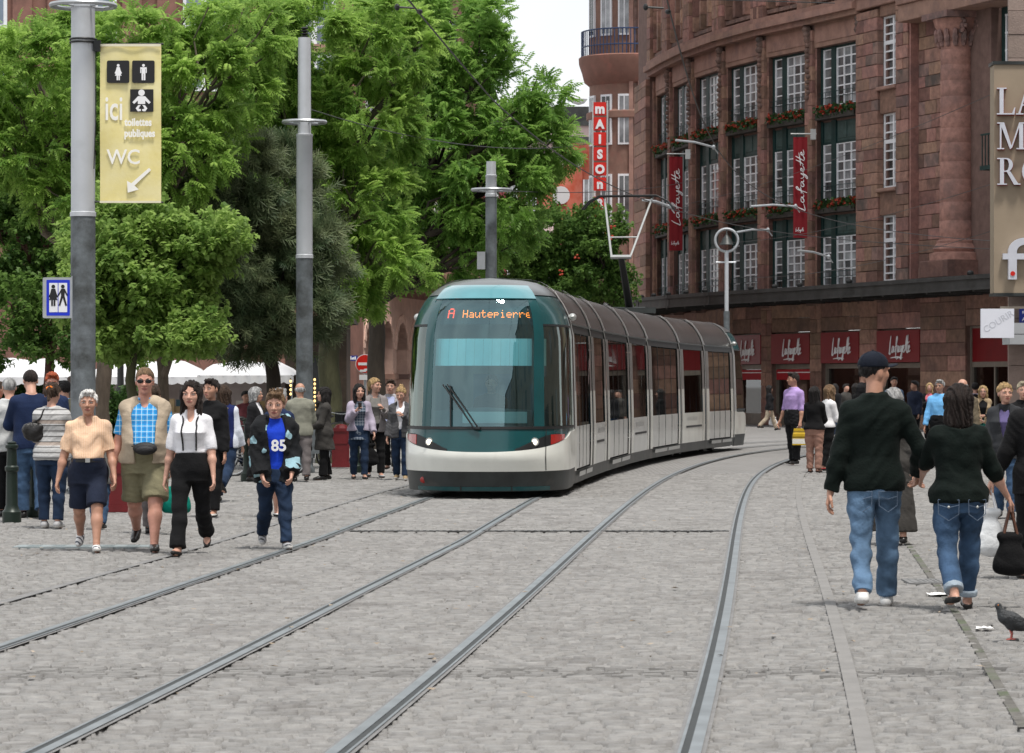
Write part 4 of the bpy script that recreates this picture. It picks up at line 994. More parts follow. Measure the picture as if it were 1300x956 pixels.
ar.build('arcade', M_arch, lb); vo.build('arch_stones', M_arch, lb, kind='stuff'); im.build('impost', M_stoneL, lb)
ba = MB(); ba.fbox(F, 7, 16, 0, 1.2, 5.5, 5.75); ba.fbox(F, 7, 16, 0, 1.0, 5.3, 5.5)
for q in range(30): ba.fbox(F, 7.1+q*.3, 7.14+q*.3, 1.1, 1.14, 5.75, 6.7)
ba.fbox(F, 7, 16, 1.08, 1.16, 6.68, 6.74); ba.build('balcony', M_stoneL, lb)
for i in range(6):
    x = 3+i*3.2
    for z in (6.6, 10.6, 14.6): w = MB(); w.fbox(F, x, x+1.3, -.05, .05, z, z+2.5); wr = w.build('window', M_wfr, lb); g = MB(); g.fbox(F, x+.12, x+.58, .05, .06, z+.12, z+2.4); g.fbox(F, x+.72, x+1.2, .05, .06, z+.12, z+2.4); g.build('pane', M_pane2, wr)
p = PW(444, 455, Yl-.1); t = thing('street_name_plate', p, 'small blue street name plate on the arcade building corner', 'street sign'); m = MB(); m.box(p.x-.32, p.x+.28, Yl-.1, Yl-.03, p.z-.09, p.z+.1); m.build('plate', mat('enamel blue', (.015, .03, .22), .3, .05, 3), t)
m = MB()
for q in range(9): m.box(p.x-.25+q*.054, p.x-.21+q*.054, Yl-.11, Yl-.1, p.z-.045, p.z+.03+.02*(q % 3))
m.build('lettering', M_wtxt, t)
p = PW(437, 449, Yl-.2); 
# ================================================================ right edge corner building
M_beige = mat('beige sign panel', (.32, .255, .185), .6, .06, 2, 0, dirt=(.29, .23, .165))
Yr = 66.0; cb = thing('corner_shop_building', (PW(1300, 400, Yr).x, Yr, 0), 'stone corner building at the right edge of the street', 'building')
xw = PW(1280, 0, Yr+.6).x; mb = MB(); sl_ = .175
mb.add([(xw+.07, Yr+.68, z_) for z_ in (0, 20)]+[(xw+9, Yr+.68, z_) for z_ in (0, 20)]+[(xw+9, Yr+14, z_) for z_ in (0, 20)]+[(xw+.07+13.3*sl_, Yr+14, z_) for z_ in (0, 20)], [(0, 1, 3, 2), (2, 3, 5, 4), (4, 5, 7, 6), (6, 7, 1, 0), (1, 7, 5, 3)]); mb.build('wall', M_mort, cb)
mb = MB(); z = 0; 
while z < 18:
    off_ = 0 if int(z/.5) % 2 else .35; x = xw-off_*0
    while x < xw+2.6:
        w = random.uniform(.5, .95) if x > xw else (.5+off_); mb.box(x+.006, x+w-.006, Yr+.6+random.uniform(-.012, .012), Yr+.7, z+.006, z+.494, 0, random.random()+.01); x += w
    for k in range(12): yy = Yr+.7+k*.9+off_; xx = xw+(yy-Yr-.68)*sl_+random.uniform(-.012, .012); mb.add([(xx+dx+dy*sl_, yy+dy, z_) for z_ in (z+.006, z+.494) for dx, dy in ((0, 0), (.2, 0), (.2, .888), (0, .888))], [(0, 1, 2, 3), (4, 5, 6, 7), (0, 1, 5, 4), (1, 2, 6, 5), (2, 3, 7, 6), (3, 0, 4, 7)], 0, random.random()+.01)
    z += .5
mb.build('wall_stones', mat('grey pink stone', (.30, .23, .20), .9, .12, 3, .25, 25, rnd=.12), cb, kind='stuff')
mb = MB(); mb.box(xw-.02, xw+6, Yr+.45, Yr+.6, 3.45, 3.65); mb.build('ledge', M_lead, cb)
xs = PW(1262, 0, Yr).x; zt, zb_ = PW(1262, 82, Yr).z, PW(1262, 372, Yr).z
sg = thing('corner_sign', (xs, Yr, zb_), 'tall beige sign panel with silver letters on the corner building', 'shop sign')
mb = MB(); mb.box(xs, xs+4.5, Yr, Yr+.55, zb_, zt); mb.build('panel', M_beige, sg)
mb = MB(); mb.box(xs-.03, xs+4.5, Yr-.03, Yr+.58, zt, zt+.07); mb.box(xs-.02, xs+4.5, Yr-.02, Yr+.56, zb_-.06, zb_); mb.build('cap_strip', M_skirt, sg)
M_lets = mat('brushed letter', (.72, .74, .82), .35, .05, 3, metal=.3); M_letr = mat('letter side', (.25, .01, .01), .5, .1, 3)
def serif(ch, a, z, h, par):
    """roman capitals from stems, bars and serifs"""
    W = h*.14; t = h*.045; s = h*.06; P = []
    bar = lambda x0, z0, x1, z1: P.append([(a+x0*h, z+z0*h), (a+x1*h, z+z0*h), (a+x1*h, z+z1*h), (a+x0*h, z+z1*h)])
    quad = lambda *q: P.append([(a+x*h, z+y*h) for x, y in q])
    if ch == 'L': bar(.10, .045, .25, .955); bar(0, .955, .36, 1); bar(0, 0, .66, .05); quad((.57, .05), (.66, .05), (.69, .26), (.65, .26))
    if ch == 'A': quad((.05, .04), (.12, .04), (.40, 1), (.34, 1)); quad((.34, 1), (.46, 1), (.80, .04), (.62, .04)); bar(.2, .33, .6, .38); bar(-.04, 0, .24, .045); bar(.52, 0, .88, .045)
    if ch == 'M': bar(.08, .045, .14, .955); bar(.80, .045, .95, .955); quad((.08, 1), (.24, 1), (.54, .06), (.46, .0)); quad((.80, 1), (.86, 1), (.54, .06), (.48, .02)); bar(-.02, 0, .24, .045); bar(.70, 0, 1.05, .045); bar(-.02, .955, .2, 1); bar(.82, .955, 1.05, 1)
    if ch in 'R': bar(.10, .045, .25, .955); bar(0, 0, .36, .045); bar(0, .955, .3, 1)
    if ch == 'R':
        n = 12; c, r1, r2 = (.32, .74), .26, .17
        for k in range(n):
            t0, t1 = -pi/2+pi*k/n, -pi/2+pi*(k+1)/n; quad((c[0]+r1*cos(t0)*1.0, c[1]+r1*sin(t0)), (c[0]+r1*cos(t1), c[1]+r1*sin(t1)), (c[0]+.11*cos(t1), c[1]+.215*sin(t1)), (c[0]+.11*cos(t0), c[1]+.215*sin(t0)))
        bar(.25, .955, .34, 1); bar(.25, .48, .34, .525); quad((.34, .5), (.48, .5), (.80, .0), (.62, .0)); bar(.62, 0, .86, .045)
    if ch == 'O':
        n = 22
        for k in range(n): t0, t1 = 2*pi*k/n, 2*pi*(k+1)/n; quad((.46+.46*cos(t0), .5+.52*sin(t0)), (.46+.46*cos(t1), .5+.52*sin(t1)), (.46+.31*cos(t1), .5+.47*sin(t1)), (.46+.31*cos(t0), .5+.47*sin(t0)))
    F = WF(0, Yr, 0); m = MB(); m2 = MB()
    for i, q in enumerate(P): e = .0007*i; m.prism(q, F, .10+e*.2, .125+e); m2.prism([(x+.012, y-.012) for x, y in q], F, .0, .10+e*.2)
    l = m.build('letter', M_lets, par); m2.build('letter_side', M_letr, l)
k = Yr/FP
for word, px, ytop, ybot in (('LA', 1264.5, 112, 146), ('MA', 1265.5, 156, 190), ('RO', 1265, 201, 235)):
    z1, z0 = PW(0, ytop, Yr).z, PW(0, ybot, Yr).z; h = z1-z0; x = PW(px, 0, Yr).x
    for i, ch in enumerate(word): serif(ch, x+i*h*{'L': .75, 'M': 1.1, 'R': .92}[word[0]], z0, h, sg)
# lower case f : a stroke with a hook and a bar
def stroke(pts, w): 
    out = []
    for i in range(len(pts)-1):
        (x0, y0), (x1, y1) = pts[i], pts[i+1]; out.append((x0, y0, x1, y1))
    return out
m = MB(); zf0, zf1 = PW(0, 355, Yr).z, PW(0, 302, Yr).z; xf = PW(1279, 0, Yr).x; hf = zf1-zf0; cw = hf*.2
F = WF(0, Yr, 0); m.fbox(F, xf, xf+cw, .02, .14, zf0, zf0+hf*.72); nn = 10; cx_ = xf+cw/2+hf*.30; 
for q in range(nn):
    t0, t1 = pi-pi*.62*q/nn, pi-pi*.62*(q+1)/nn; r1, r2 = hf*.30+cw/2, hf*.30-cw/2; zc = zf0+hf*.66
    m.prism([(cx_+r1*cos(t0), zc+r1*sin(t0)*.85), (cx_+r1*cos(t1), zc+r1*sin(t1)*.85), (cx_+r2*cos(t1), zc+r2*sin(t1)*.85), (cx_+r2*cos(t0), zc+r2*sin(t0)*.85)], F, .021, .141)
m.fbox(F, xf-hf*.13, xf+hf*.62, .022, .138, zf0+hf*.48, zf0+hf*.62); lf = m.build('letter', M_lets, sg)
m = MB(); q = Vector((xf+cw*.5, Yr-.145, zf0+hf*.14)); m.tube([q, q-Vector((0, .01, 0))], .05, 12); m.build('red_dot', M_sr, lf)
# white board, street plate, grey box
Yw = Yr-1.2; a_, b_ = PW(1245, 392, Yw), PW(1287, 429, Yw); t = thing('projecting_sign', a_, 'plain white square board sticking out under the beige sign', 'sign'); m = MB(); m.box(a_.x, b_.x, Yw-.05, Yw+.05, b_.z, a_.z); m.build('board', mat('sign white', (.78, .80, .88), .5, .03, 2), t)
m = MB(); m.box(a_.x+.4, b_.x+.6, Yw-.03, Yw+.03, a_.z+.0, a_.z+.05); m.build('arm', M_bronze, t)
text('lettering', 'COURIR', WF(0, Yw-.05, 0), a_.x+.09, b_.z+.1, .19, 0, mat('pale grey print', (.58, .60, .66), .6, .03, 3), t, .004, rot=R(32))
Yq = Yr+.3; a_, b_ = PW(1294, 391, Yq), PW(1330, 410, Yq); t = thing('street_name_plate', a_, 'blue street name plate with white letters at the right edge', 'street sign'); m = MB(); m.box(a_.x, b_.x, Yq-.04, Yq+.04, b_.z, a_.z); m.build('plate', mat('enamel blue', (.015, .03, .22), .3, .05, 3), t)
text('lettering', 'RUE', WF(0, Yq-.04, 0), a_.x+.05, b_.z+.19, .09, 0, M_wtxt, t, .004); text('lettering', 'AU', WF(0, Yq-.04, 0), a_.x+.05, b_.z+.04, .11, 0, M_wtxt, t, .004)
Yq = Yr-.4; a_, b_ = PW(1281, 410, Yq), PW(1340, 437, Yq); t = thing('cash_machine_hood', a_, 'pale grey box with a groove below the blue street plate', 'wall box'); m = MB(); m.box(a_.x, b_.x, Yq-.1, Yq+.9, b_.z, b_.z+.2); m.box(a_.x, b_.x, Yq-.1, Yq+.9, b_.z+.215, a_.z); m.build('hood', mat('pale grey metal', (.42, .44, .46), .5, .05, 2), t)

# ================================================================ unseen houses around the camera, added to darken what glass and paint mirror
M_house = mat('pale plaster', (.34, .29, .25), .9, .12, 1, .1, 10, dirt=(.27, .22, .19))
def house(x0, x1, y0, y1, h, face, label):
    t = thing('unseen_house', ((x0+x1)/2, (y0+y1)/2, 0), label, 'building'); m = MB(); m.box(x0, x1, y0, y1, 0, h); m.build('wall', M_house, t)
    m = MB(); m.box(x0-.3, x1+.3, y0-.3, y1+.3, h, h+.3); m.build('roof', M_lead, t)
    n = int(((y1-y0) if face == 'x' else (x1-x0))/3.2)
    for i in range(n):
        for z in np.arange(1.2, h-2, 3.4):
            m = MB(); c = (y0 if face == 'x' else x0)+1.6+i*3.2
            if face == 'x': m.box(x0-.06, x0+.02, c-.6, c+.6, z, z+1.9)
            else: m.box(c-.6, c+.6, y1-.02, y1+.06, z, z+1.9)
            m.build('window', M_pane, t)
house(13.5, 25, -45, 26, 15, 'x', 'unseen plastered house added along the right to darken reflections in the tram')
house(14.5, 26, 27, 58, 17, 'x', 'taller unseen plastered house added along the right before the corner building')
house(-14, 25, -62, -50, 14, 'y', 'unseen plastered house added behind the camera to darken reflections in the tram')
# ================================================================ people: signed distance bodies, one continuous surface each
class Field:
    def __init__(s, lo, hi, h):
        s.lo = np.array(lo, np.float32); s.h = h; s.n = np.maximum(4, np.ceil((np.array(hi)-s.lo)/h).astype(int)+1)
        s.d = np.full(s.n, 1.0, np.float32); s.ax = [s.lo[i]+h*np.arange(s.n[i], dtype=np.float32) for i in range(3)]
    def view(s, lo, hi):
        a = np.clip(np.floor((np.array(lo)-s.lo)/s.h).astype(int), 0, s.n); b = np.clip(np.ceil((np.array(hi)-s.lo)/s.h).astype(int)+1, 0, s.n)
        if (b <= a).any(): return None
        sl = tuple(slice(a[i], b[i]) for i in range(3))
        return sl, s.ax[0][sl[0]][:, None, None], s.ax[1][sl[1]][None, :, None], s.ax[2][sl[2]][None, None, :]
    def add(s, fn, lo, hi, k=.02, op='u'):
        m = max(k, 3*s.h); r = s.view(np.array(lo)-m, np.array(hi)+m)
        if r is None: return
        sl, x, y, z = r; dn = fn(x, y, z).astype(np.float32); d = s.d[sl]
        if op == 'u':
            if k > 1e-5: h = np.clip(.5+.5*(d-dn)/k, 0, 1); s.d[sl] = d*(1-h)+dn*h-k*h*(1-h)
            else: s.d[sl] = np.minimum(d, dn)
        else:                                          # subtract
            h = np.clip(.5-.5*(d+dn)/k, 0, 1); s.d[sl] = d*(1-h)-dn*h+k*h*(1-h)
    def cone(s, a, b, ra, rb, k=.02, flat=False, op='u', flat0=False, zcut=None):
        a = np.array(a, np.float32); b = np.array(b, np.float32); ba = b-a; L2 = float(ba@ba)+1e-12; L = sqrt(L2); r = max(ra, rb)
        def f(x, y, z):
            px, py, pz = x-a[0], y-a[1], z-a[2]; tt = (px*ba[0]+py*ba[1]+pz*ba[2])/L2; t = np.clip(tt, 0, 1)
            d = np.sqrt((px-t*ba[0])**2+(py-t*ba[1])**2+(pz-t*ba[2])**2)-(ra+(rb-ra)*t)
            if flat: d = np.maximum(d, (tt-1)*L)
            if flat0: d = np.maximum(d, -tt*L)
            if zcut is not None: d = np.maximum(d, zcut-z)
            return d
        s.add(f, np.minimum(a, b)-r, np.maximum(a, b)+r, k, op)
    def ell(s, c, r, M=None, k=.02, op='u', cut=None):
        c = np.array(c, np.float32); r = np.array(r, np.float32); R_ = float(r.max()); mr = float(r.min())
        def f(x, y, z):
            p = (x-c[0], y-c[1], z-c[2])
            if M is not None: p = tuple(p[0]*M[0, i]+p[1]*M[1, i]+p[2]*M[2, i] for i in range(3))
            q = np.sqrt((p[0]/r[0])**2+(p[1]/r[1])**2+(p[2]/r[2])**2); g = np.sqrt((p[0]/r[0]**2)**2+(p[1]/r[1]**2)**2+(p[2]/r[2]**2)**2)+1e-6
            d = q*(q-1)/g
            if cut is not None: d = np.maximum(d, cut(*p))
            return d
        s.add(f, c-R_, c+R_, k, op)
    def loft(s, rows, z0, z1, off=0.0, k=.02, op='u', front=None):
        A = np.array(rows, np.float32); o = np.argsort(A[:, 0]); A = A[o]     # z, wx, wy, cy, cx
        w = float(A[:, 1:3].max())+off+.06; cxs, cys = A[:, 4], A[:, 3]
        def f(x, y, z):
            zz = z.ravel(); g = lambda i: np.interp(zz, A[:, 0], A[:, i])[None, None, :]
            wx, wy, cy, cx = g(1)+off, g(2)+off, g(3), g(4); px, py = x-cx, y-cy
            e = 2.25; q = ((np.abs(px)/wx)**e+(np.abs(py)/wy)**e)**(1/e); d = (q-1)*np.minimum(wx, wy)*.92
            d = np.maximum(d, np.maximum(z0-z, z-z1))
            if front is not None: d = np.maximum(d, front(px, py, z))
            return d
        s.add(f, (cxs.min()-w, cys.min()-w, z0-.02), (cxs.max()+w, cys.max()+w, z1+.02), k, op)
CORN = np.array([(0, 0, 0), (1, 0, 0), (0, 1, 0), (1, 1, 0), (0, 0, 1), (1, 0, 1), (0, 1, 1), (1, 1, 1)])
EDG = [(0, 1), (2, 3), (4, 5), (6, 7), (0, 2), (1, 3), (4, 6), (5, 7), (0, 4), (1, 5), (2, 6), (3, 7)]
def snet(F):
    d = F.d; s = d < 0
    c = [s[a:s.shape[0]-1+a, b:s.shape[1]-1+b, e:s.shape[2]-1+e] for a, b, e in CORN]
    any_ = c[0] | c[1] | c[2] | c[3] | c[4] | c[5] | c[6] | c[7]; all_ = c[0] & c[1] & c[2] & c[3] & c[4] & c[5] & c[6] & c[7]
    I = np.argwhere(any_ & ~all_)
    if len(I) == 0: return np.zeros((0, 3)), np.zeros((0, 4), int)
    v = np.stack([d[I[:, 0]+a, I[:, 1]+b, I[:, 2]+e] for a, b, e in CORN], 1)
    acc = np.zeros((len(I), 3)); cnt = np.zeros(len(I))
    for i, j in EDG:
        m = (v[:, i] < 0) != (v[:, j] < 0); t = v[:, i]/(v[:, i]-v[:, j]+1e-12)
        p = CORN[i]+t[:, None]*(CORN[j]-CORN[i]); acc[m] += p[m]; cnt[m] += 1
    V = (I+acc/cnt[:, None])*F.h+F.lo
    idx = np.full(any_.shape, -1, np.int64); idx[tuple(I.T)] = np.arange(len(I)); Q = []
    for ax in range(3):
        o1, o2 = (ax+1) % 3, (ax+2) % 3
        a = s.take(range(s.shape[ax]-1), ax); b = s.take(range(1, s.shape[ax]), ax); E = np.argwhere(a != b)
        E = E[(E[:, o1] > 0) & (E[:, o2] > 0) & (E[:, o1] < idx.shape[o1]) & (E[:, o2] < idx.shape[o2])]
        if len(E) == 0: continue
        def at(u, w):
            J = E.copy(); J[:, o1] -= u; J[:, o2] -= w; return idx[tuple(J.T)]
        q = np.stack([at(1, 1), at(0, 1), at(0, 0), at(1, 0)], 1); inside = s[tuple(E.T)]
        q[~inside] = q[~inside][:, ::-1]; Q.append(q[(q >= 0).all(1)])
    return V, (np.concatenate(Q) if Q else np.zeros((0, 4), int))
def vnorm(V, Q):
    n = np.cross(V[Q[:, 2]]-V[Q[:, 0]], V[Q[:, 3]]-V[Q[:, 1]]); N = np.zeros_like(V)
    for i in range(4): np.add.at(N, Q[:, i], n)
    return N/(np.linalg.norm(N, axis=1)[:, None]+1e-12)
def wrinkle(V, Q, amp, fz=16.0, seed=0, vert=False):
    r = np.random.RandomState(seed); P = V.copy(); f = np.zeros(len(V))
    P[:, 0] += .03*np.sin(9*V[:, 2]+seed); P[:, 2] += .035*np.sin(11*V[:, 0]+7*V[:, 1]+seed*2)+.02*np.sin(25*V[:, 0]+seed)
    for i in range(5):
        k = r.normal(0, 1, 3)*np.array([.6, .6, 1.0] if not vert else [1.2, 1.2, .25])*fz*(1+.6*i); f += np.sin(P@k+r.uniform(0, 6.28))/(1+.5*i)
    f = np.tanh(f)*amp
    return V+vnorm(V, Q)*f[:, None]
def smoothed(V, Q, it=1):
    for _ in range(it):
        S = np.zeros_like(V); c = np.zeros(len(V))
        for i in range(4):
            for j in (1, 3): np.add.at(S, Q[:, i], V[Q[:, (i+j) % 4]]); np.add.at(c, Q[:, i], 1)
        V = .5*V+.5*S/np.maximum(c, 1)[:, None]
    return V
def rot3(yaw, pitch, roll=0.0):
    m = Matrix.Rotation(R(yaw), 3, 'Z') @ Matrix.Rotation(R(pitch), 3, 'X') @ Matrix.Rotation(R(roll), 3, 'Y'); return np.array(m)
SKINS = {}
def skin(tone='fair'):
    if tone not in SKINS: SKINS[tone] = mat('skin '+tone, {'fair': (.52, .29, .21), 'tan': (.44, .235, .16), 'dark': (.16, .085, .055), 'red': (.50, .25, .18)}[tone], .5, .10, 12, .05, 60, spec=.4, col2={'fair': (.58, .33, .25), 'tan': (.50, .27, .19), 'dark': (.19, .10, .07), 'red': (.60, .30, .23)}[tone])
    return SKINS[tone]
def hairmat(name, c): return mat('hair '+name, c, .5, .45, 9, .6, 70, spec=.35, stretch=(3, 3, .5), col2=tuple(x*1.9+.004 for x in c))
M_eyeW = mat('eye white', (.7, .68, .66), .3, .03, 3); M_eyeD = mat('eye iris', (.03, .02, .015), .2, .1, 3); M_lip = mat('lips', (.36, .13, .11), .5, .1, 9)
MALE = [(.455, .090, .066, .004), (.50, .098, .070, .006), (.545, .096, .070, .004), (.60, .087, .062, 0), (.65, .090, .064, 0), (.71, .102, .070, 0), (.75, .106, .068, .004), (.785, .092, .056, .01), (.81, .066, .045, .012), (.828, .046, .040, .012), (.85, .036, .036, .012)]
FEM = [(.455, .090, .068, .006), (.50, .105, .078, .010), (.54, .103, .075, .008), (.59, .085, .060, .002), (.625, .078, .056, 0), (.67, .084, .060, -.004), (.715, .092, .074, -.010), (.75, .092, .062, .002), (.785, .079, .050, .010), (.81, .055, .040, .012), (.828, .038, .036, .012), (.85, .030, .032, .012)]
PEOPLE = {}
def person(key, px, fy, head, label, yaw=0, sex='m', girth=1.0, belly=0.0, bust=1.0, skin_='fair', hair=('short', 'brown', (.05, .03, .018)), legs=((16, 6), (-12, 30)), armL=(10, 6, 14, 0), armR=(-10, 6, 14, 0),
           tops=(), bottom=None, shoes=('trainer', None), lean=0, headyaw=0, headpitch=0, face=True, near=False, fing=(18, 22), pos=None, hgt=None, group=None, torsoyaw=0, zlift=0.0, hc=1.0, glasses=None, brow=None):
    if pos is None: g = GW(px, fy, .025); sc = FP/g.y; H = EYE+(HY-head)/sc if hgt is None else hgt
    else: g = pos; H = hgt; sc = FP/g.y
    h = .0085 if near else max(.011, min(.020, .9/sc))
    f0 = lambda v: np.array(v, float)
    W = 1+(girth-1)*.85; J = {}
    prof = [(z, wx*.93*(1+(W-1)*(1.0 if z < .7 else .55)), wy*(1+(W-1)*(1.1 if z < .7 else .5)), cy) for z, wx, wy, cy in (MALE if sex == 'm' else FEM)]
    if belly: prof = [(z, wx, wy+belly*.5*math.exp(-((z-.60)/.07)**2), cy-belly*.5*math.exp(-((z-.60)/.07)**2)) for z, wx, wy, cy in prof]
    if bust != 1.0: prof = [(z, wx, wy*(1+(bust-1)*math.exp(-((z-.72)/.035)**2)), cy-(bust-1)*.06*math.exp(-((z-.72)/.035)**2)) for z, wx, wy, cy in prof]
    ln = math.tan(R(lean)); LC = lambda z: -ln*(z-.52)      # forward lean shears the trunk
    # legs
    hipw = .052*(1+(W-1)*.6); hz = .515; leg = {}
    for nm, s, (a, kn) in (('L', 1, legs[0]), ('R', -1, legs[1])):
        hp = f0((s*hipw, .004, hz)); ta = R(a); kp = hp+.238*f0((s*.01, -sin(ta), -cos(ta))); sa = R(a-kn); ap = kp+.232*f0((-s*.01, -sin(sa), -cos(sa)))
        pit = max(0, kn-abs(a)*.6-12) if a < kn else 0; leg[nm] = [hp, kp, ap, -pit if a-kn < -20 else (8 if a > 12 and kn < 12 else 0)]
    low = min(leg[n][2][2]-(.040 if leg[n][3] == 0 else (.035 if leg[n][3] > 0 else .040+.06*abs(sin(R(leg[n][3]))))) for n in leg)
    for n in leg:
        for i in range(3): leg[n][i][2] -= low
    dz = -low; P = lambda z: z+dz
    if hgt is None: H = H/(1+dz)      # bent legs lower the whole figure: keep the head where it is
    shw = (.097 if sex == 'm' else .086)*(1+(W-1)*.45); shz = .780; arm = {}
    for nm, s, A in (('L', 1, armL), ('R', -1, armR)):
        if A[0] == 'ik':
            sp = f0((s*shw, LC(shz)+.008, P(shz))); tl = (Matrix.Rotation(-R(yaw), 4, 'Z') @ (Vector(A[1])-g))/H; dv = f0(tl)-sp; D = min(np.linalg.norm(dv), .172+.208-.002); dv /= np.linalg.norm(dv); ca = (.172**2+D*D-.208**2)/(2*.172*D); hint = f0((s*.5, .8, -.2)); hint -= dv*(hint@dv); hint /= np.linalg.norm(hint); u = dv*ca+hint*sqrt(max(0, 1-ca*ca)); ep = sp+.172*u; v = sp+dv*D-ep; v /= np.linalg.norm(v); wp = ep+.148*v; inn = f0((-s, 0, 0)); pn = inn-v*(inn@v); pn /= np.linalg.norm(pn); th = np.cross(v, pn)*s; arm[nm] = (sp, ep, wp, v, pn, th if -th[1] > 0 else -th); continue
        fl, ab, el, tw = map(R, A[:4]); u = f0((s*sin(ab), -sin(fl)*cos(ab), -cos(fl)*cos(ab)))
        sp = f0((s*shw, LC(shz)+.008, P(shz))); ep = sp+.172*u
        fw = f0((0, -1, 0)); fw -= u*(fw@u); inn = f0((-s, 0, 0)); inn -= u*(inn@u); fw /= np.linalg.norm(fw)+1e-9; inn /= np.linalg.norm(inn)+1e-9
        w = cos(tw)*fw+sin(tw)*inn; w /= np.linalg.norm(w); v = cos(el)*u+sin(el)*w; wp = ep+.148*v
        pn = inn-v*(inn@v); pn /= np.linalg.norm(pn)+1e-9; th = np.cross(v, pn)*s; th = th if th@fw > 0 else th
        if len(A) > 4: a_ = R(A[4]); pn, th = cos(a_)*pn+sin(a_)*th, cos(a_)*th-sin(a_)*pn
        arm[nm] = (sp, ep, wp, v, pn, th)
    hM = rot3(headyaw, headpitch); hs = (.0664*H+.1195)/H*1.03*hc; nk = f0((0, LC(.83)+.012, P(.83))); hz_c = 1.0-.525*hs; hcn = f0((0, LC(.93)-.004-.05*sin(R(headpitch)), P(hz_c)-.012*abs(sin(R(headpitch)))))
    hp_ = lambda p: tuple((hcn+hM@(np.array(p)*hs))*H)
    rows = [((P(z))*H, wx*H, wy*H, (cy+LC(z))*H, 0.0) for z, wx, wy, cy in prof]
    k = .02*H
    lo0 = np.array((-.36, -.36, -.02))*H; hi0 = np.array((.36, .36, 1.02))*H
    allp = [p for a in arm.values() for p in a[:3]]+[a[2]+a[3]*.11 for a in arm.values()]+[p for l in leg.values() for p in l[:3]]
    mn = np.min(allp, 0)*H-.1*H; mx_ = np.max(allp, 0)*H+.1*H; lo = np.minimum(mn, (-.17*H, -.13*H, -.02)); hi = np.maximum(mx_, (.17*H, .13*H, 1.03*H))
    hi[2] = 1.03*H; lo[2] = -.03
    def limbs(F, off, al=(1, 1), ll=1.0, slv=None, lw=0.0, kk=None):
        pass
    def do_arm(F, n, off, frac=2.0, flare=0.0, kk=k):
        sp, ep, wp, v, pn, th = arm[n]; g_ = 1+(W-1)*.8; m_ = 1.0 if sex == 'm' else .88
        s = 1 if n == 'L' else -1
        F.cone((sp+f0((-s*.060, .004, .026)))*H, (sp+f0((-s*.004, 0, 0)))*H, .022*H+off*.8, .0275*m_*g_*H+off, .03*H)
        if frac <= 1: e = sp+(ep-sp)*frac; F.cone(sp*H, e*H, .0285*m_*g_*H+off, (.026*m_*g_+flare)*H+off, kk, flat=True)
        else:
            F.cone(sp*H, ep*H, .0285*m_*g_*H+off, .023*m_*g_*H+off, kk); f_ = min(1.0, frac-1); e = ep+(wp-ep)*f_
            F.cone(ep*H, (ep+(wp-ep)*min(.35, f_))*H, .0225*m_*g_*H+off, .0235*m_*g_*H+off, kk)
            if f_ > .35: F.cone((ep+(wp-ep)*.35)*H, e*H, .0235*m_*g_*H+off, (.0145*m_+(1-f_)*.009+flare)*H+off, kk, flat=frac < 2.0 or off > 0)
    def hand(F, n, kk=.004):
        sp, ep, wp, v, pn, th = arm[n]; c1, c2 = R(fing[0]), R(fing[1]); m_ = 1.0 if sex == 'm' else .9
        F.cone((wp-v*.012)*H, (wp+v*.012)*H, .0145*m_*H, .0135*m_*H, kk)
        for o in (-.013, -.004, .005, .013):
            F.cone((wp+v*.008+th*o*.55)*H, (wp+v*.050+th*o)*H, .0095*m_*H, .0085*m_*H, .006)
        for q, (o, ln_) in enumerate(((.0150, .038), (.0052, .044), (-.0050, .041), (-.0145, .032))):
            b = wp+v*.052+th*o*1.02; cc = c1+.09*q; d1 = v*cos(cc)+pn*sin(cc)+th*o*1.2; d2 = v*cos(cc+c2)+pn*sin(cc+c2); d3 = v*cos(cc+2*c2)+pn*sin(cc+2*c2); l = ln_*m_
            p1 = b+d1*l*.46; p2 = p1+d2*l*.32; p3 = p2+d3*l*.24
            F.cone(b*H, p1*H, .0056*H*m_, .0052*H*m_, kk); F.cone(p1*H, p2*H, .0052*H*m_, .0047*H*m_, kk*.6); F.cone(p2*H, p3*H, .0047*H*m_, .0040*H*m_, kk*.6)
        b = wp+v*.016+th*.013; d1 = v*.72+th*.55+pn*.35; d1 /= np.linalg.norm(d1); p1 = b+d1*.026; d2 = v*.9+th*.15+pn*.4; d2 /= np.linalg.norm(d2)
        F.cone(b*H, p1*H, .0080*H*m_, .0062*H*m_, .007); F.cone(p1*H, (p1+d2*.026)*H, .0060*H*m_, .0048*H*m_, kk)
    def do_leg(F, n, off, frac=2.0, flare=0.0, kk=k, thin=1.0):
        hp, kp, ap, pt = leg[n]; g_ = (1+(W-1)*.75)*thin*(.93 if off < .004 else 1)
        if frac <= 1:
            e = hp+(kp-hp)*frac; F.cone(hp*H, e*H, .052*g_*H+off, (.040*g_+flare)*H+off, kk, flat=True)
        else:
            f_ = min(1.0, frac-1); d = ap-kp
            F.cone(hp*H, (hp+(kp-hp)*.5)*H, .052*g_*H+off, .046*g_*H+off, kk); F.cone((hp+(kp-hp)*.5)*H, kp*H, .046*g_*H+off, .0345*g_*H+off, kk)
            F.cone(kp*H, (kp+d*.32)*H, .034*g_*H+off, .0335*g_*H+off+flare*.2*H, kk)
            if off < .004: F.cone((kp+d*.14+f0((0, .006, 0)))*H, (kp+d*.46+f0((0, .005, 0)))*H, .027*g_*H, .024*g_*H, kk)
            F.cone((kp+d*.32)*H, (kp+d*f_)*H, .0335*g_*H+off+flare*.2*H, (.0205+.010*(off > .004))*g_*H+off+flare*H, kk, flat=off > .004)
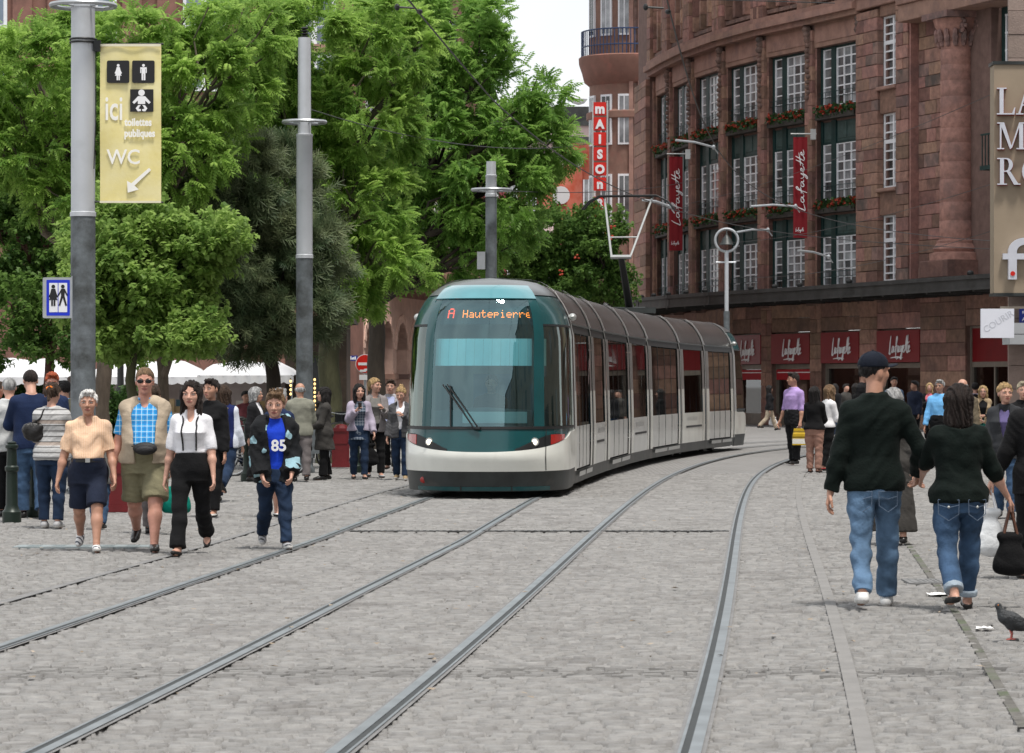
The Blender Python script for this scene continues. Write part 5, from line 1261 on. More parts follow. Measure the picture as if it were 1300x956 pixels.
    def do_foot(F, n, off, kk=.012, z_only=False):
        hp, kp, ap, pt = leg[n]; p = R(pt); s = 1 if n == 'L' else -1; fw = f0((s*.10, -cos(p), sin(p))); up = f0((0, sin(p), cos(p)))
        B = lambda a, u: (ap+fw*a+up*u)*H
        F.cone(B(-.022, -.020), B(.015, -.018), .0185*H+off, .021*H+off, kk); F.cone(B(.0, -.008), B(.068, -.026), .0205*H+off, .0185*H+off, kk)
        F.cone(B(.050, -.026), B(.100, -.030), .0215*H+off, .0135*H+off, kk); F.cone(B(.0, .0), B(.0, .018), .021*H+off, .0205*H+off, kk)
        return B, fw, up
    def headsdf(F):
        kk = .10*hs*H; E = lambda c, r, **q: F.ell(hp_(c), np.array(r)*hs*H, hM, **q)
        C = lambda a, b, ra, rb, k_=.04: F.cone(hp_(a), hp_(b), ra*hs*H, rb*hs*H, k_*hs*H)
        E((0, .06, .14), (.335, .42, .37), k=kk); E((0, -.12, -.08), (.29, .27, .33), k=kk); E((0, -.20, -.30), (.20, .17, .18), k=kk)
        E((0, -.315, -.385), (.10, .08, .075), k=.06*hs*H)
        for s in (-1, 1):
            E((s*.17, -.26, -.10), (.11, .11, .12), k=.08*hs*H); E((s*.145, -.42, .035), (.075, .06, .05), k=.05*hs*H, op='s'); E((s*.15, -.345, .10), (.12, .07, .04), k=.05*hs*H)
            E((s*.335, .06, -.02), (.035, .09, .14), k=.03*hs*H)
        C((0, -.36, .05), (0, -.47, -.11), .035, .058); 
        for s in (-1, 1): E((s*.05, -.42, -.13), (.045, .05, .035), k=.03*hs*H)
        E((0, -.375, -.235), (.11, .05, .028), k=.03*hs*H); E((0, -.365, -.29), (.095, .05, .03), k=.03*hs*H)
    # ---------- skin
    root = thing('person', g, label, 'person', group, R(yaw)); sk = skin(skin_)
    parts_fine = near
    F = Field(lo, hi, h)
    F.loft([r for r in rows if r[0] < P(.84)*H], P(.46)*H, P(.835)*H, -.010, k)
    lcov = -.012 if bottom and bottom['name'] == 'trousers' and bottom.get('len', 1.97) > 1.5 else 0; acov = -.006 if tops and max(T.get('slv', 2.0) for T in tops) > 1.6 else 0
    F.cone((nk+f0((0, .004, -.02)))*H, (hcn+f0((0, .012, -.02)))*H, .034*H*(1 if sex == 'm' else .85)*(1+(W-1)*.5), .0305*H*(1 if sex == 'm' else .86)*(1+(W-1)*.4), .02*H)
    for n in 'LR':
        do_arm(F, n, acov, 2.0); do_leg(F, n, lcov, 2.0); do_foot(F, n, -.002)
        if not near: hand(F, n, .004)
    if not near: headsdf(F)
    Vs, Qs = snet(F); Vs = smoothed(Vs, Qs, 1)
    if near:
        for bl, fn, hh in ([((hcn-.13)*H, (hcn+.13)*H), headsdf, .0048],)+tuple([((arm[n][2]-.13)*H, (arm[n][2]+.13)*H), (lambda F_, n=n: (hand(F_, n), F_.cone((arm[n][2]-arm[n][3]*.03)*H, arm[n][2]*H, .0165*H*(1 if sex == 'm' else .88), .0142*H*(1 if sex == 'm' else .88), .004))), .0036] for n in 'LR'):
            F2 = Field(bl[0], bl[1], hh); fn(F2)
            if fn is headsdf: F2.cone((nk+f0((0, .004, 0)))*H, (hcn+f0((0, .012, -.02)))*H, .034*H*(1 if sex == 'm' else .85)*(1+(W-1)*.5), .0305*H*(1 if sex == 'm' else .86)*(1+(W-1)*.4), .02*H)
            v2, q2 = snet(F2); v2 = smoothed(v2, q2, 1); Qs = np.concatenate([Qs, q2+len(Vs)]); Vs = np.concatenate([Vs, v2])
    npmesh('body', Vs, Qs, sk, root)
    # ---------- face
    if face:
        for s in (-1, 1):
            mb = MB(); c = Vector(hp_((s*.142, -.358, .035))); mb.ell(c, (.058*hs*H, .03*hs*H, .026*hs*H), 10, 6, 0, Matrix(hM)); mb.ell(Vector(hp_((s*.142, -.376, .033))), (.026*hs*H, .018*hs*H, .026*hs*H), 8, 6, 1, Matrix(hM)); mb.build('eye', [M_eyeW, M_eyeD], root, True, True)
            mb = MB(); mb.tube([hp_((s*.07, -.405, .115)), hp_((s*.15, -.402, .14)), hp_((s*.235, -.35, .112))], [.016*hs*H, .018*hs*H, .009*hs*H], 6); mb.build('eyebrow', hairmat(brow[0], brow[1]) if brow else hairmat(hair[1], hair[2]), root, True, True)
        mb = MB(); mb.tube([hp_((-.115, -.385, -.26)), hp_((-.04, -.425, -.248)), hp_((.04, -.425, -.248)), hp_((.115, -.385, -.26))], [.010*hs*H, .024*hs*H, .024*hs*H, .010*hs*H], 6); mb.tube([hp_((-.09, -.385, -.275)), hp_((0, -.422, -.29)), hp_((.09, -.385, -.275))], [.01*hs*H, .024*hs*H, .01*hs*H], 6); mb.build('mouth', M_lip, root, True, True)
    if glasses:
        mb = MB()
        for s in (-1, 1):
            c = Vector(hp_((s*.155, -.445, .03)))
            if glasses == 'dark': mb.ell(c, (.125*hs*H, .02*hs*H, .08*hs*H), 14, 8, 0, Matrix(hM))
            else: mb.tube([hp_((s*.155+.1*cos(t), -.44, .03+.065*sin(t))) for t in np.linspace(0, 2*pi, 13)], .011*hs*H, 5)
            mb.tube([hp_((s*.26, -.41, .05)), hp_((s*.36, -.1, .05)), hp_((s*.36, .05, .03))], .014*hs*H, 5)
        mb.tube([hp_((-.06, -.46, .05)), hp_((.06, -.46, .05))], .014*hs*H, 5); mb.build('sunglasses' if glasses == 'dark' else 'glasses', mat('black plastic', (.01, .01, .01), .15, .1, 3), root, True, True)
    # ---------- hair
    st, hn, hcol = hair[:3]; hl = hair[3] if len(hair) > 3 else 0
    if st != 'none':
        hh = (.0050 if near else h*.7); bl = hl if st == 'long' else .75
        F = Field((hcn-np.array((.13, .13, .07+.135*(bl+.2 if st in ('bob', 'long', 'tail') else .35))))*H, (hcn+np.array((.13, .16, .17)))*H, hh)
        HE = lambda c, r, **q: F.ell(hp_(c), np.array(r)*hs*H, hM, **q); HC = lambda a, b, ra, rb, kq=.12: F.cone(hp_(a), hp_(b), ra*hs*H, rb*hs*H, kq*hs*H)
        u = hs*H
        if st in ('short', 'crop', 'bun', 'tail', 'thin'):
            t_ = {'short': .040, 'crop': .022, 'bun': .04, 'tail': .045, 'thin': .03}[st]
            fr = .24 if st != 'thin' else .36
            HE((0, .07, .15), (.335+t_, .425+t_, .375+t_), k=.0, cut=lambda x, y, z: ((fr-.27)*u-(z+.15*u+.78*y))/1.27)
            HE((0, -.50, -.10), (.27, .36, .42), k=.05*u, op='s')
            if st == 'short': HE((.05, -.26, .45), (.26, .17, .10), k=.06*u)
            if hl == 'spike':
                for q in range(26):
                    a_ = ro.uniform(-1, 1); b_ = ro.uniform(-1, .6); HC((a_*.24, b_*.3, .46), (a_*.30, b_*.34-.05, .60+ro.uniform(-.05, .06)), .06, .015, .04)
            if st == 'bun': HE((0, .30, .50), (.20, .20, .19), k=.05*u); HE((0, .5, -.2), (.1, .1, .1), k=.05*u)
            if st == 'tail': HE((0, .46, .12), (.17, .16, .17), k=.06*u); HC((0, .5, .1), (0, .56, -.35), .11, .06)
        if st == 'rim':
            HE((0, .08, .05), (.375, .455, .34), k=.0, cut=lambda x, y, z: np.maximum((z-.10*u), ((-.02)*u-(z+.05*u+.62*y))/1.18))
        if st in ('bob', 'long'):
            HE((0, .07, .15), (.40, .49, .44), k=.0)
            zb_ = -.62 if st == 'bob' else -hl
            for x_, y_, r1, r2 in ((-.27, .02, .17, .12), (.27, .02, .17, .12), (-.17, .26, .22, .17), (.17, .26, .22, .17), (0, .32, .24, .18), (-.31, -.10, .11, .08), (.31, -.10, .11, .08)):
                HC((x_, y_, .1), (x_*1.08, y_+.02, zb_+ro.uniform(-.06, .04)+(.12 if y_ < 0 else 0)), r1, r2, .1)
            HE((0, -.56, -.04), (.25, .42, .50), k=.06*u, op='s')
            if hl == 'fringe': HE((.06, -.28, .30), (.24, .14, .12), k=.05*u)
        V, Q = snet(F)
        if len(V):
            V = wrinkle(smoothed(V, Q, 1), Q, .003 if st in ('crop', 'thin', 'rim') else .008, 75, 3, True); npmesh('hair', V, Q, hairmat(hn, hcol), root)
        if st == 'tail' and hl == 'orange':
            mb = MB(); mb.tube([hp_((.14*cos(t), .5+.05*cos(t*3), .18+.12*sin(t))) for t in np.linspace(0, 2*pi, 14)], .045*u, 6); mb.build('hair_band', mat('orange band', (.7, .18, .02), .7, .1, 5), root, True, True)
    cap = hair[4] if len(hair) > 4 else None
    if cap:
        u = hs*H; F = Field((hcn-.13)*H, (hcn+.14)*H, .0055 if near else h*.7)
        F.ell(hp_((0, .05, .19)), np.array((.40, .475, .40))*u, hM, k=0, cut=lambda x, y, z: (-.06*u-z))
        F.ell(hp_((0, -.50, .16)), np.array((.30, .36, .028))*u, rot3(headyaw, headpitch+ -12), k=.02*u)
        V, Q = snet(F); npmesh('cap', smoothed(V, Q, 1), Q, cap, root)
        mb = MB(); mb.ell(Vector(hp_((0, .05, .595))), (.04*u, .04*u, .025*u), 8, 5); mb.tube([hp_((0, .05+.48*sin(t)*1.0, .19+.405*cos(t))) for t in np.linspace(-1.3, 1.35, 12)], .008*u, 4); mb.tube([hp_((.40*sin(t), .05, .19+.405*cos(t))) for t in np.linspace(-1.5, 1.5, 12)], .008*u, 4); mb.build('cap_seam', cap, root, True, True)
    # ---------- clothes
    for ti, T in enumerate(tops):
        off = T.get('off', .012)+.012*ti; inner = len(tops) > 1 and ti == 0; off = off*.35 if inner else off; hem = T.get('hem', .49); slv = T.get('slv', 2.0); op = T.get('open', 0); nz_ = T.get('neck', .842); fl = T.get('flare', 0)
        F = Field(lo-.03, hi+.03, h)
        rr = [list(r) for r in rows]
        if hem < .455:
            rr += [[P(hem)*H, (prof[1][1]+fl)*H, (prof[1][2]+fl*.9)*H, rows[1][3], 0]]
        elif fl: rr = [[z, wx+fl*H*max(0, (.62-(z/H-dz))/.12), wy+fl*H*max(0, (.62-(z/H-dz))/.12), cy, cx] for z, wx, wy, cy, cx in rr]
        mnw = T.get('straight', 0)*.9
        if mnw: rr = [[z, max(wx, mnw*H) if P(.46)*H < z < P(.74)*H else wx, wy, cy, cx] for z, wx, wy, cy, cx in rr]
        if hem < .53 and bottom and not inner:
            for n in 'LR':
                hp, kp, ap, pt = leg[n]; F.cone(hp*H, (hp+(kp-hp)*.6)*H, .052*(1+(W-1)*.9)*H+bottom.get('off', .012)+.018+.006*ti, .046*(1+(W-1)*.9)*H+bottom.get('off', .012)+.018+.006*ti, k, zcut=P(hem)*H)
            off = off if inner else max(off, bottom.get('off', .012)*.8+.018+.006*ti)
        if op:
            fr = lambda x, y, z: np.where(y < 0, (op*H*(1+T.get('v', 1.5)*np.clip((z-P(.62)*H)/(.2*H), -.25, 1))*np.ones_like(x))-np.abs(x), -1.0)
        else: fr = None
        F.loft(rr, P(hem)*H, P(nz_)*H, off, k, front=fr)
        if T.get('collar'): F.cone((nk+f0((0, .002, -.02)))*H, (nk+f0((0, -.002, T['collar'])))*H, .043*H*(1 if sex == 'm' else .9)+off*.3, .041*H*(1 if sex == 'm' else .9)+off*.3, .012, flat=True)
        if T.get('hood'):
            for q in range(5): a_ = -1.2+q*.6; F.ell(((.085*sin(a_))*H, (LC(.82)+.055*cos(a_)+.01)*H, P(.825)*H), (.042*H, .036*H, .036*H), k=.02)
        for n in 'LR':
            if slv > 0: do_arm(F, n, off*.8, slv, T.get('sfl', .004), k)
            else: F.cone((arm[n][0]+f0((-(1 if n == 'L' else -1)*.060, .004, .026)))*H, (arm[n][0]+f0((-(1 if n == 'L' else -1)*.016, 0, .004)))*H, .022*H+off, .028*H+off, k)
        if nz_ < .835 and T.get('scoop', 0):
            F.ell((0, (LC(.84)-T['scoop']*(.4 if yaw < 90 else -.35))*H, P(.845)*H), np.array((T['scoop']*1.05, T['scoop']*1.1, T['scoop']*.8))*H, k=.008, op='s')
        if T.get('vneck'):
            F.ell((0, (LC(.83)-.045)*H, P(.832)*H), np.array((.026, .05, T['vneck']*1.5))*H, k=.006, op='s')
        V, Q = snet(F)
        if len(V) == 0: continue
        V = smoothed(V, Q, 1); V = wrinkle(V, Q, .0015 if inner else T.get('wr', .0055), 17, ti*7+len(PEOPLE)); 
        npmesh(T['name'], V, Q, T['mat'], root)
    if bottom:
        B = bottom; F = Field(lo-.03, hi+.03, h); off = B.get('off', .012)
        F.loft(rows, P(.44)*H, P(min(B.get('waist', .60), .60 if not tops or tops[-1].get('hem', .49) > .53 or tops[0].get('hem', .49) > .53 else max(T.get('hem', .49) for T in tops)+.05))*H, max(off*.8, (tops[0].get('off', .012)+.010) if tops and tops[0].get('hem', .49) > .53 else 0), k)
        if B['name'] in ('skirt', 'dress'):
            zh = B['len']; top_ = rows[2]; fl = B.get('flare', .02)
            cy_ = top_[3]+ (leg['L'][1][1]+leg['R'][1][1])*.25*H
            F.loft([[P(.53)*H, top_[1], top_[2], top_[3], 0], [P(.46)*H, top_[1]*1.0, top_[2]*1.05, top_[3], 0], [P(zh)*H, top_[1]*.9+fl*H, top_[2]+fl*H, cy_, 0]], P(zh)*H, P(.53)*H, off, k)
        else:
            for n in 'LR': do_leg(F, n, off, B.get('len', 1.97), B.get('flare', 0), k, B.get('thin', 1.0))
        V, Q = snet(F); V = smoothed(V, Q, 1); V = wrinkle(V, Q, B.get('wr', .006), 15, 31+len(PEOPLE)); npmesh(B['name'], V, Q, B['mat'], root)
        if B.get('belt'):
            z = P(B.get('waist', .60)-.012)*H; w = float(np.interp(z, [r[0] for r in rows], [r[1] for r in rows]))+off+.008; wy = float(np.interp(z, [r[0] for r in rows], [r[2] for r in rows]))+off+.008; cy = float(np.interp(z, [r[0] for r in rows], [r[3] for r in rows])); mb = MB(); n = 36; vs = []
            for zz in (z-.018, z+.018):
                for q in range(n): t = 2*pi*q/n; e = 2/2.25; vs.append((w*abs(cos(t))**e*np.sign(cos(t)), cy+wy*abs(sin(t))**e*np.sign(sin(t)), zz))
            mb.add(vs, [(q, (q+1) % n, n+(q+1) % n, n+q) for q in range(n)]); mb.box(-.022, .022, cy-wy-.006, cy-wy, z-.02, z+.02, 1); mb.build('belt', [B['belt'], M_silver], root, True, True)
        if B.get('cuff'):
            for n in 'LR':
                hp, kp, ap, pt = leg[n]; d = (ap-kp); f_ = B['len']-1; F = Field((kp+d*f_-.08)*H, (kp+d*f_+.08)*H, h); r_ = (.0205+.010)*H*(1+(W-1)*.9)+off+B.get('flare', 0)*H+.004
                F.cone((kp+d*(f_-.09))*H, (kp+d*(f_+.03))*H, r_+.004, r_+.002, 0, flat=True, flat0=True); V, Q = snet(F); npmesh('turn_up', smoothed(V, Q, 1), Q, B['cuff'], root)
    for n in 'LR':
        sty, sm = shoes[0], shoes[1]
        if sty == 'none': continue
        F = Field((leg[n][2]-.2)*H, (leg[n][2]+.2)*H, .006 if near else h*.7)
        B_, fw, up = do_foot(F, n, .006 if sty != 'sandal' else .003)
        ap = leg[n][2]; o = (ap-up*.040)*H; tp_ = {'trainer': .006, 'shoe': .004, 'flat': -.014, 'sandal': -.02, 'boot': .018}[sty]*H
        hgt_ = (ap+up*.0)*H
        r = F.view(F.lo, F.lo+F.h*(F.n-1)); sl, x, y, z = r
        hz_ = (x-o[0])*up[0]+(y-o[1])*up[1]+(z-o[2])*up[2]; F.d = np.maximum(F.d, -hz_+.002); F.d = np.maximum(F.d, hz_-(.040*H+tp_))
        V, Q = snet(F)
        if len(V) == 0: continue
        V = smoothed(V, Q, 1); ce = V[Q].mean(1); hz2 = (ce-o)@up; mi = (hz2 < .016*H).astype(int)
        if len(shoes) > 3: mi = np.where((mi == 0) & (np.sin(ce[:, 0]*90+ce[:, 1]*70+ce[:, 2]*40) > .45), 2, mi)
        ms = [sm, shoes[2] if len(shoes) > 2 else mat('sole black', (.015, .015, .015), .7, .2, 5)]+([shoes[3]] if len(shoes) > 3 else [])
        npmesh('shoe', V, Q, ms, root, mi=mi)
    loc = Matrix.Translation(g) @ Matrix.Rotation(R(yaw), 4, 'Z')
    inf = dict(root=root, H=H, M=loc, hand={n: loc @ Vector((arm[n][2]+arm[n][3]*.06+arm[n][4]*.012)*H) for n in arm}, wrist={n: Vector(arm[n][2]*H) for n in arm}, adir={n: Vector(arm[n][3]) for n in arm}, rows=rows, P=lambda z: P(z)*H, local=lambda p: loc @ Vector(p), leg=leg, arm=arm, key=key, hp=hp_)
    PEOPLE[key] = inf; return inf
def surfpt(inf, ang, zf, off=.02):      # a point on the trunk: angle (0 = front), height fraction
    z = inf['P'](zf); rows = sorted(inf['rows']); zs = [r[0] for r in rows]; wx, wy, cy = (float(np.interp(z, zs, [r[i] for r in rows])) for i in (1, 2, 3))
    return Vector(((wx+off)*sin(ang), cy-(wy+off)*cos(ang), z))
# ---------------------------------------------------------------- wardrobe
denim = cloth('blue denim', (.045, .085, .155), var=.4, vs=5); denimD = cloth('dark denim', (.016, .030, .062), var=.4, vs=5); denimL = cloth('faded denim', (.10, .17, .27), var=.45, vs=4)
blackc = cloth('black cloth', (.008, .008, .009)); darkg = cloth('bottle green black knit', (.0035, .0075, .0062), vs=20); navy = cloth('navy cloth', (.012, .022, .06)); navyD = cloth('navy shorts', (.018, .024, .045))
peach = cloth('peach striped shirt', (.66, .44, .29), [(0, 60, .3, 0, (.74, .55, .42), .8)]); white = cloth('white shirt', (.74, .74, .78), var=.05); wback = cloth('white top', (.72, .72, .74), var=.06)
plaid = cloth('blue plaid shirt', (.035, .33, .68), [(0, 19, .42, .1, (.03, .17, .47), .5), (2, 19, .42, .2, (.03, .17, .47), .5), (0, 19, .14, .55, (.55, .70, .78), .6), (2, 19, .14, .6, (.55, .70, .78), .6)])
checkN = cloth('navy check tunic', (.05, .07, .10), [(0, 22, .22, 0, (.25, .28, .33), .7), (2, 22, .22, 0, (.25, .28, .33), .7)])
stripe = cloth('grey striped jumper', (.42, .42, .42), [(2, 17, .2, 0, (.06, .055, .055), .8), (2, 8.5, .28, .4, (.60, .60, .60), .8), (2, 4.2, .16, .2, (.30, .22, .17), .7)])
khaki = cloth('khaki cotton', (.20, .185, .115)); beige = cloth('beige waistcoat', (.40, .33, .25)); greyj = cloth('grey green jacket', (.22, .22, .18)); greyt = cloth('grey trousers', (.13, .115, .115)); olive = cloth('olive brown jacket', (.14, .115, .08)); coatd = cloth('dark grey coat', (.048, .045, .042))
greyc = cloth('grey cardigan', (.22, .20, .20)); greyb = cloth('charcoal blazer', (.075, .075, .08), vs=18); lilac = cloth('lilac shirt', (.42, .29, .60), [(0, 70, .3, 0, (.50, .38, .66), .6)]); lilacg = cloth('lilac grey cardigan', (.36, .32, .40)); skyb = cloth('sky blue shirt', (.17, .45, .80)); tanp = cloth('tan trousers', (.32, .18, .14)); royal = cloth('royal blue shirt', (.012, .05, .50)); suit = cloth('black suit', (.014, .014, .016)); orange = cloth('orange top', (.55, .14, .05)); pink = cloth('pink top', (.60, .16, .20)); tanv = cloth('tan waistcoat', (.36, .27, .17)); greyw = cloth('pale grey top', (.45, .46, .46)); greytee = cloth('grey tee', (.17, .165, .155)); scarf = cloth('pale check scarf', (.38, .36, .38), [(0, 25, .3, 0, (.2, .2, .22), .5), (2, 25, .3, 0, (.2, .2, .22), .5)])
graphic = cloth('black print jacket', (.012, .013, .015)); 
def patchy():
    m = graphic; t = m.node_tree; L = t.links.new; b = t.nodes['Principled BSDF']; src = b.inputs['Base Color'].links[0].from_socket
    tcn = [n for n in t.nodes if n.type == 'TEX_COORD'][0]; v = sh(t, 'ShaderNodeTexVoronoi', Scale=15.0); L(tcn.outputs['Object'], v.inputs['Vector'])
    g = t.nodes.new('ShaderNodeMath'); g.operation = 'GREATER_THAN'; g.inputs[1].default_value = .86; sx = t.nodes.new('ShaderNodeSeparateColor'); L(v.outputs['Color'], sx.inputs[0]); L(sx.outputs[0], g.inputs[0])
    x = t.nodes.new('ShaderNodeMix'); x.data_type = 'RGBA'; L(g.outputs[0], x.inputs[0]); L(src, x.inputs[6]); x.inputs[7].default_value = (.30, .48, .55, 1); L(x.outputs[2], b.inputs['Base Color'])
patchy()
whiteS = mat('white shoe leather', (.72, .72, .71), .5, .08, 9); navyS = mat('shoe navy', (.03, .035, .06), .5, .1, 9); blackS = mat('black shoe leather', (.012, .011, .011), .3, .2, 9); soleW = mat('pale sole', (.55, .54, .52), .7, .1, 6); brownS = mat('brown shoe leather', (.12, .05, .03), .4, .2, 9); redS = mat('red shoe', (.35, .02, .03), .3, .1, 9); greyS = mat('grey shoe', (.35, .35, .36), .6, .1, 9)
belt = mat('black belt', (.012, .011, .011), .4, .2, 9); capn = cloth('navy cap', (.008, .011, .02)); capg = cloth('grey blue cap', (.055, .07, .10)); turnup = cloth('pale denim turn up', (.30, .36, .42))
BR = ('brown', (.045, .026, .016)); DK = ('dark', (.010, .008, .008)); BL = ('blonde', (.34, .23, .11)); GR = ('grey', (.30, .30, .30)); WH = ('white', (.70, .69, .67)); RD = ('red', (.33, .065, .02)); DB = ('dark brown', (.018, .011, .009)); LB = ('light brown', (.16, .10, .055))
TR_ = lambda m, **k: dict(name='trousers', mat=m, **k)
top = lambda name, m, **k: dict(name=name, mat=m, **k)
HD = lambda st, c, *a: (st, c[0], c[1], *a)
ST = ((3, 3), (-3, 5))

# ---- the couple walking away at the right
HOLD = PW(1163, 612, 22.6)
p = person('capman', 1110, 770, 453, 'man in a dark sweater, black cap and blue jeans walking away hand in hand', 176, near=True, skin_='tan', hair=HD('crop', DK, 0, capn), legs=((-10, 22), (16, 5)), armL=(-6, 13, 6, 0), armR=('ik', HOLD), headyaw=-50, face=False,
    tops=[top('sweater', darkg, hem=.475, off=.024, collar=.016, straight=.096, sfl=.004, wr=.005)], bottom=TR_(denimL, off=.009, len=1.98, flare=.004, thin=.93, belt=None, wr=.010), shoes=('trainer', whiteS, soleW), girth=.97)
# ---- handle of his partner: her left hand meets his right hand
p = person('backwoman', 1217, 773, 494, 'woman in a dark green top and rolled blue jeans walking away with a black handbag', 183, 'f', near=True, girth=1.17, skin_='fair', hair=HD('bob', DB), legs=((-12, 26), (14, 5)), armL=('ik', HOLD+Vector((.02, -.03, -.01))), armR=(8, 22, 22, -30), face=False,
    tops=[top('top', darkg, hem=.49, off=.010, slv=1.15, neck=.825, scoop=.06, wr=.006)], bottom=TR_(denim, off=.007, len=1.90, waist=.57, cuff=turnup, wr=.009, thin=.96), shoes=('flat', blackS))
# pockets on the jeans
for key, m in (('capman', denimL), ('backwoman', denim)):
    q = PEOPLE[key]
    for s in (-1, 1):
        mb = MB(); H = q['H']; c = surfpt(q, pi+s*.55, .470 if key == 'capman' else .502, .020 if key == 'capman' else .014); u = Vector((-cos(pi+s*.55), -sin(pi+s*.55)*.8, 0)).normalized(); n_ = Vector((0, 1, 0)); w_ = .075
        pl = [c+u*w_-Vector((0, .004, 0)), c-u*w_, c-u*w_*.96-Vector((0, 0, .10)), c-Vector((0, -.004, .145)), c+u*w_*.96-Vector((0, 0, .10))]
        for i in range(5): mb.tube([pl[i]+n_*.006, pl[(i+1) % 5]+n_*.006], .0028, 4)
        mb.tube([pl[0]+n_*.006-Vector((0, 0, .035)), c+n_*.008-Vector((0, 0, .055)), pl[1]+n_*.006-Vector((0, 0, .035))], .003, 4)
        mb.build('pocket_seam', cloth('jeans seam', (.10, .135, .19)), q['root'], True, True)
        if key == 'backwoman': mb = MB(); mb.ell(c+n_*.012-Vector((0, 0, .05)), (.010, .006, .010), 8, 5); mb.build('button', M_silver, q['root'], True, True)
def handbag(pt, w, h, d, m, label, hm, tilt=0.0, name='handbag', drop=.2):
    """a soft bag hanging on two straps from a hand"""
    t = thing(name, pt, label, 'bag'); F = Field((-w*.8, -d, -h-drop-.1), (w*.8, d, .05), max(.008, w*.03)); c = -drop-h*.5
    F.ell((0, 0, c-h*.10), (w*.5, d*.5, h*.42), k=.03); F.cone((-w*.28, 0, -drop-.03), (w*.28, 0, -drop-.03), d*.25, d*.25, .06); F.cone((-w*.36, 0, -drop-h*.85), (w*.36, 0, -drop-h*.85), d*.3, d*.3, .07)
    V, Q = snet(F); V = wrinkle(smoothed(V, Q, 1), Q, .006, 20, 4); npmesh('bag_body', V, Q, m, t)
    for s in (-1, 1): mb = MB(); mb.tube(catmull([(-w*.22, s*d*.15, -drop-.02), (-w*.10, s*d*.1, -drop*.45), (0, s*.008, .0), (w*.10, s*d*.1, -drop*.45), (w*.22, s*d*.15, -drop-.02)], 5), .010, 6); mb.build('strap', hm, t, True, True)
    return t
q = PEOPLE['backwoman']; handbag(q['hand']['R']-Vector((0, 0, .01)), .22, .29, .13, blackc, 'black cloth handbag with brown straps hanging from her hand', brownS, drop=.17)
# ---- the four walking towards the camera at the left
person('oldman', 112, 699, 499, 'white haired old man in a peach shirt, navy shorts and white trainers', 6, near=True, girth=1.02, belly=.045, skin_='tan', hair=HD('short', WH), brow=GR, legs=((22, 4), (-12, 34)), armL=(6, 13, 22, 10), armR=(-2, 15, 12, 5), headyaw=-4,
    tops=[top('shirt', peach, hem=.57, off=.015, slv=.86, sfl=.007, collar=.006, vneck=.03, wr=.008)], bottom=TR_(navyD, off=.020, len=.92, flare=.008, waist=.595, belt=belt), shoes=('trainer', whiteS, soleW, navyS))
person('plaidman', 184, 699, 470, 'big man in a blue plaid shirt with sunglasses and a beige waistcoat', 4, near=True, girth=1.12, belly=.055, skin_='red', hair=HD('crop', LB), legs=((20, 4), (-14, 36)), armL=(2, 14, 10, 0), armR=(-8, 12, 14, 0), glasses='dark', headpitch=4,
    tops=[top('shirt', plaid, hem=.56, off=.014, slv=.80, sfl=.008, collar=.006, vneck=.03, wr=.007), top('waistcoat', beige, hem=.50, off=.022, slv=0, open=.055, v=.35, straight=.108)], bottom=TR_(khaki, off=.024, len=.93, flare=.012, waist=.585), shoes=('shoe', blackS))
q = PEOPLE['plaidman']; mb = MB(); c = surfpt(q, .06, .575, .05); mb.ell(c, (.115, .05, .062), 16, 10); mb.ell(c-Vector((0, .035, .012)), (.085, .03, .04), 12, 8)
mb.tube([surfpt(q, t, .588, .034) for t in np.linspace(-2.6, 2.6, 24)], .016, 6); mb.build('belt_bag', mat('black nylon', (.014, .014, .016), .6, .2, 9, .2, 50), q['root'], True, True)
person('whitewoman', 243, 703, 488, 'woman in a white short sleeved shirt with thin black braces and black trousers', -3, 'f', near=True, girth=1.04, bust=1.12, hair=HD('long', DB, .85), legs=((-10, 44), (20, 3)), armL=(6, 9, 14, 5), armR=(-6, 11, 8, 0), headyaw=-3,
    tops=[top('shirt', white, hem=.60, off=.012, slv=.95, sfl=.004, collar=.006, vneck=.04, wr=.006)], bottom=TR_(blackc, off=.010, len=1.97, flare=.010, waist=.615, thin=.95), shoes=('sandal', blackS))
q = PEOPLE['whitewoman']; mb = MB()
for s in (-1, 1):
    pts = [surfpt(q, s*.42, z, .024) for z in (.615, .65, .69, .72, .75, .78)]+[Vector((s*.055*q['H'], .0, q['P'](.832)))]; mb.tube(catmull(pts, 4), .008, 5)
mb.build('braces', mat('black strap', (.012, .012, .013), .7, .1, 5), q['root'], True, True)
person('boy', 349, 696, 500, 'boy in an open black printed jacket over a royal blue shirt', 12, near=True, girth=.93, hc=1.08, hair=HD('short', LB, 'spike'), legs=((20, 4), (-12, 30)), armL=(4, 9, 40, 30), armR=(2, 8, 36, 30), headyaw=-14, headpitch=5,
    tops=[top('shirt', royal, hem=.475, off=.018, slv=.6, neck=.832, straight=.1), top('jacket', graphic, hem=.445, off=.034, slv=1.98, open=.040, v=.5, straight=.092, hood=1, flare=.012, sfl=.012, wr=.010)], bottom=TR_(denimD, off=.012, len=1.97), shoes=('trainer', greyS, soleW, blackS))
q = PEOPLE['boy']; c = surfpt(q, 0, .68, .03); FB_ = (Vector((0, c.y, 0)), Vector((1, 0, 0)), Vector((0, -1, 0)))
tx = text('shirt_number', '85', FB_, -.055, c.z-.07, .15, .002, M_wtxt, None, .006, bold=.004); tx.parent = q['root']
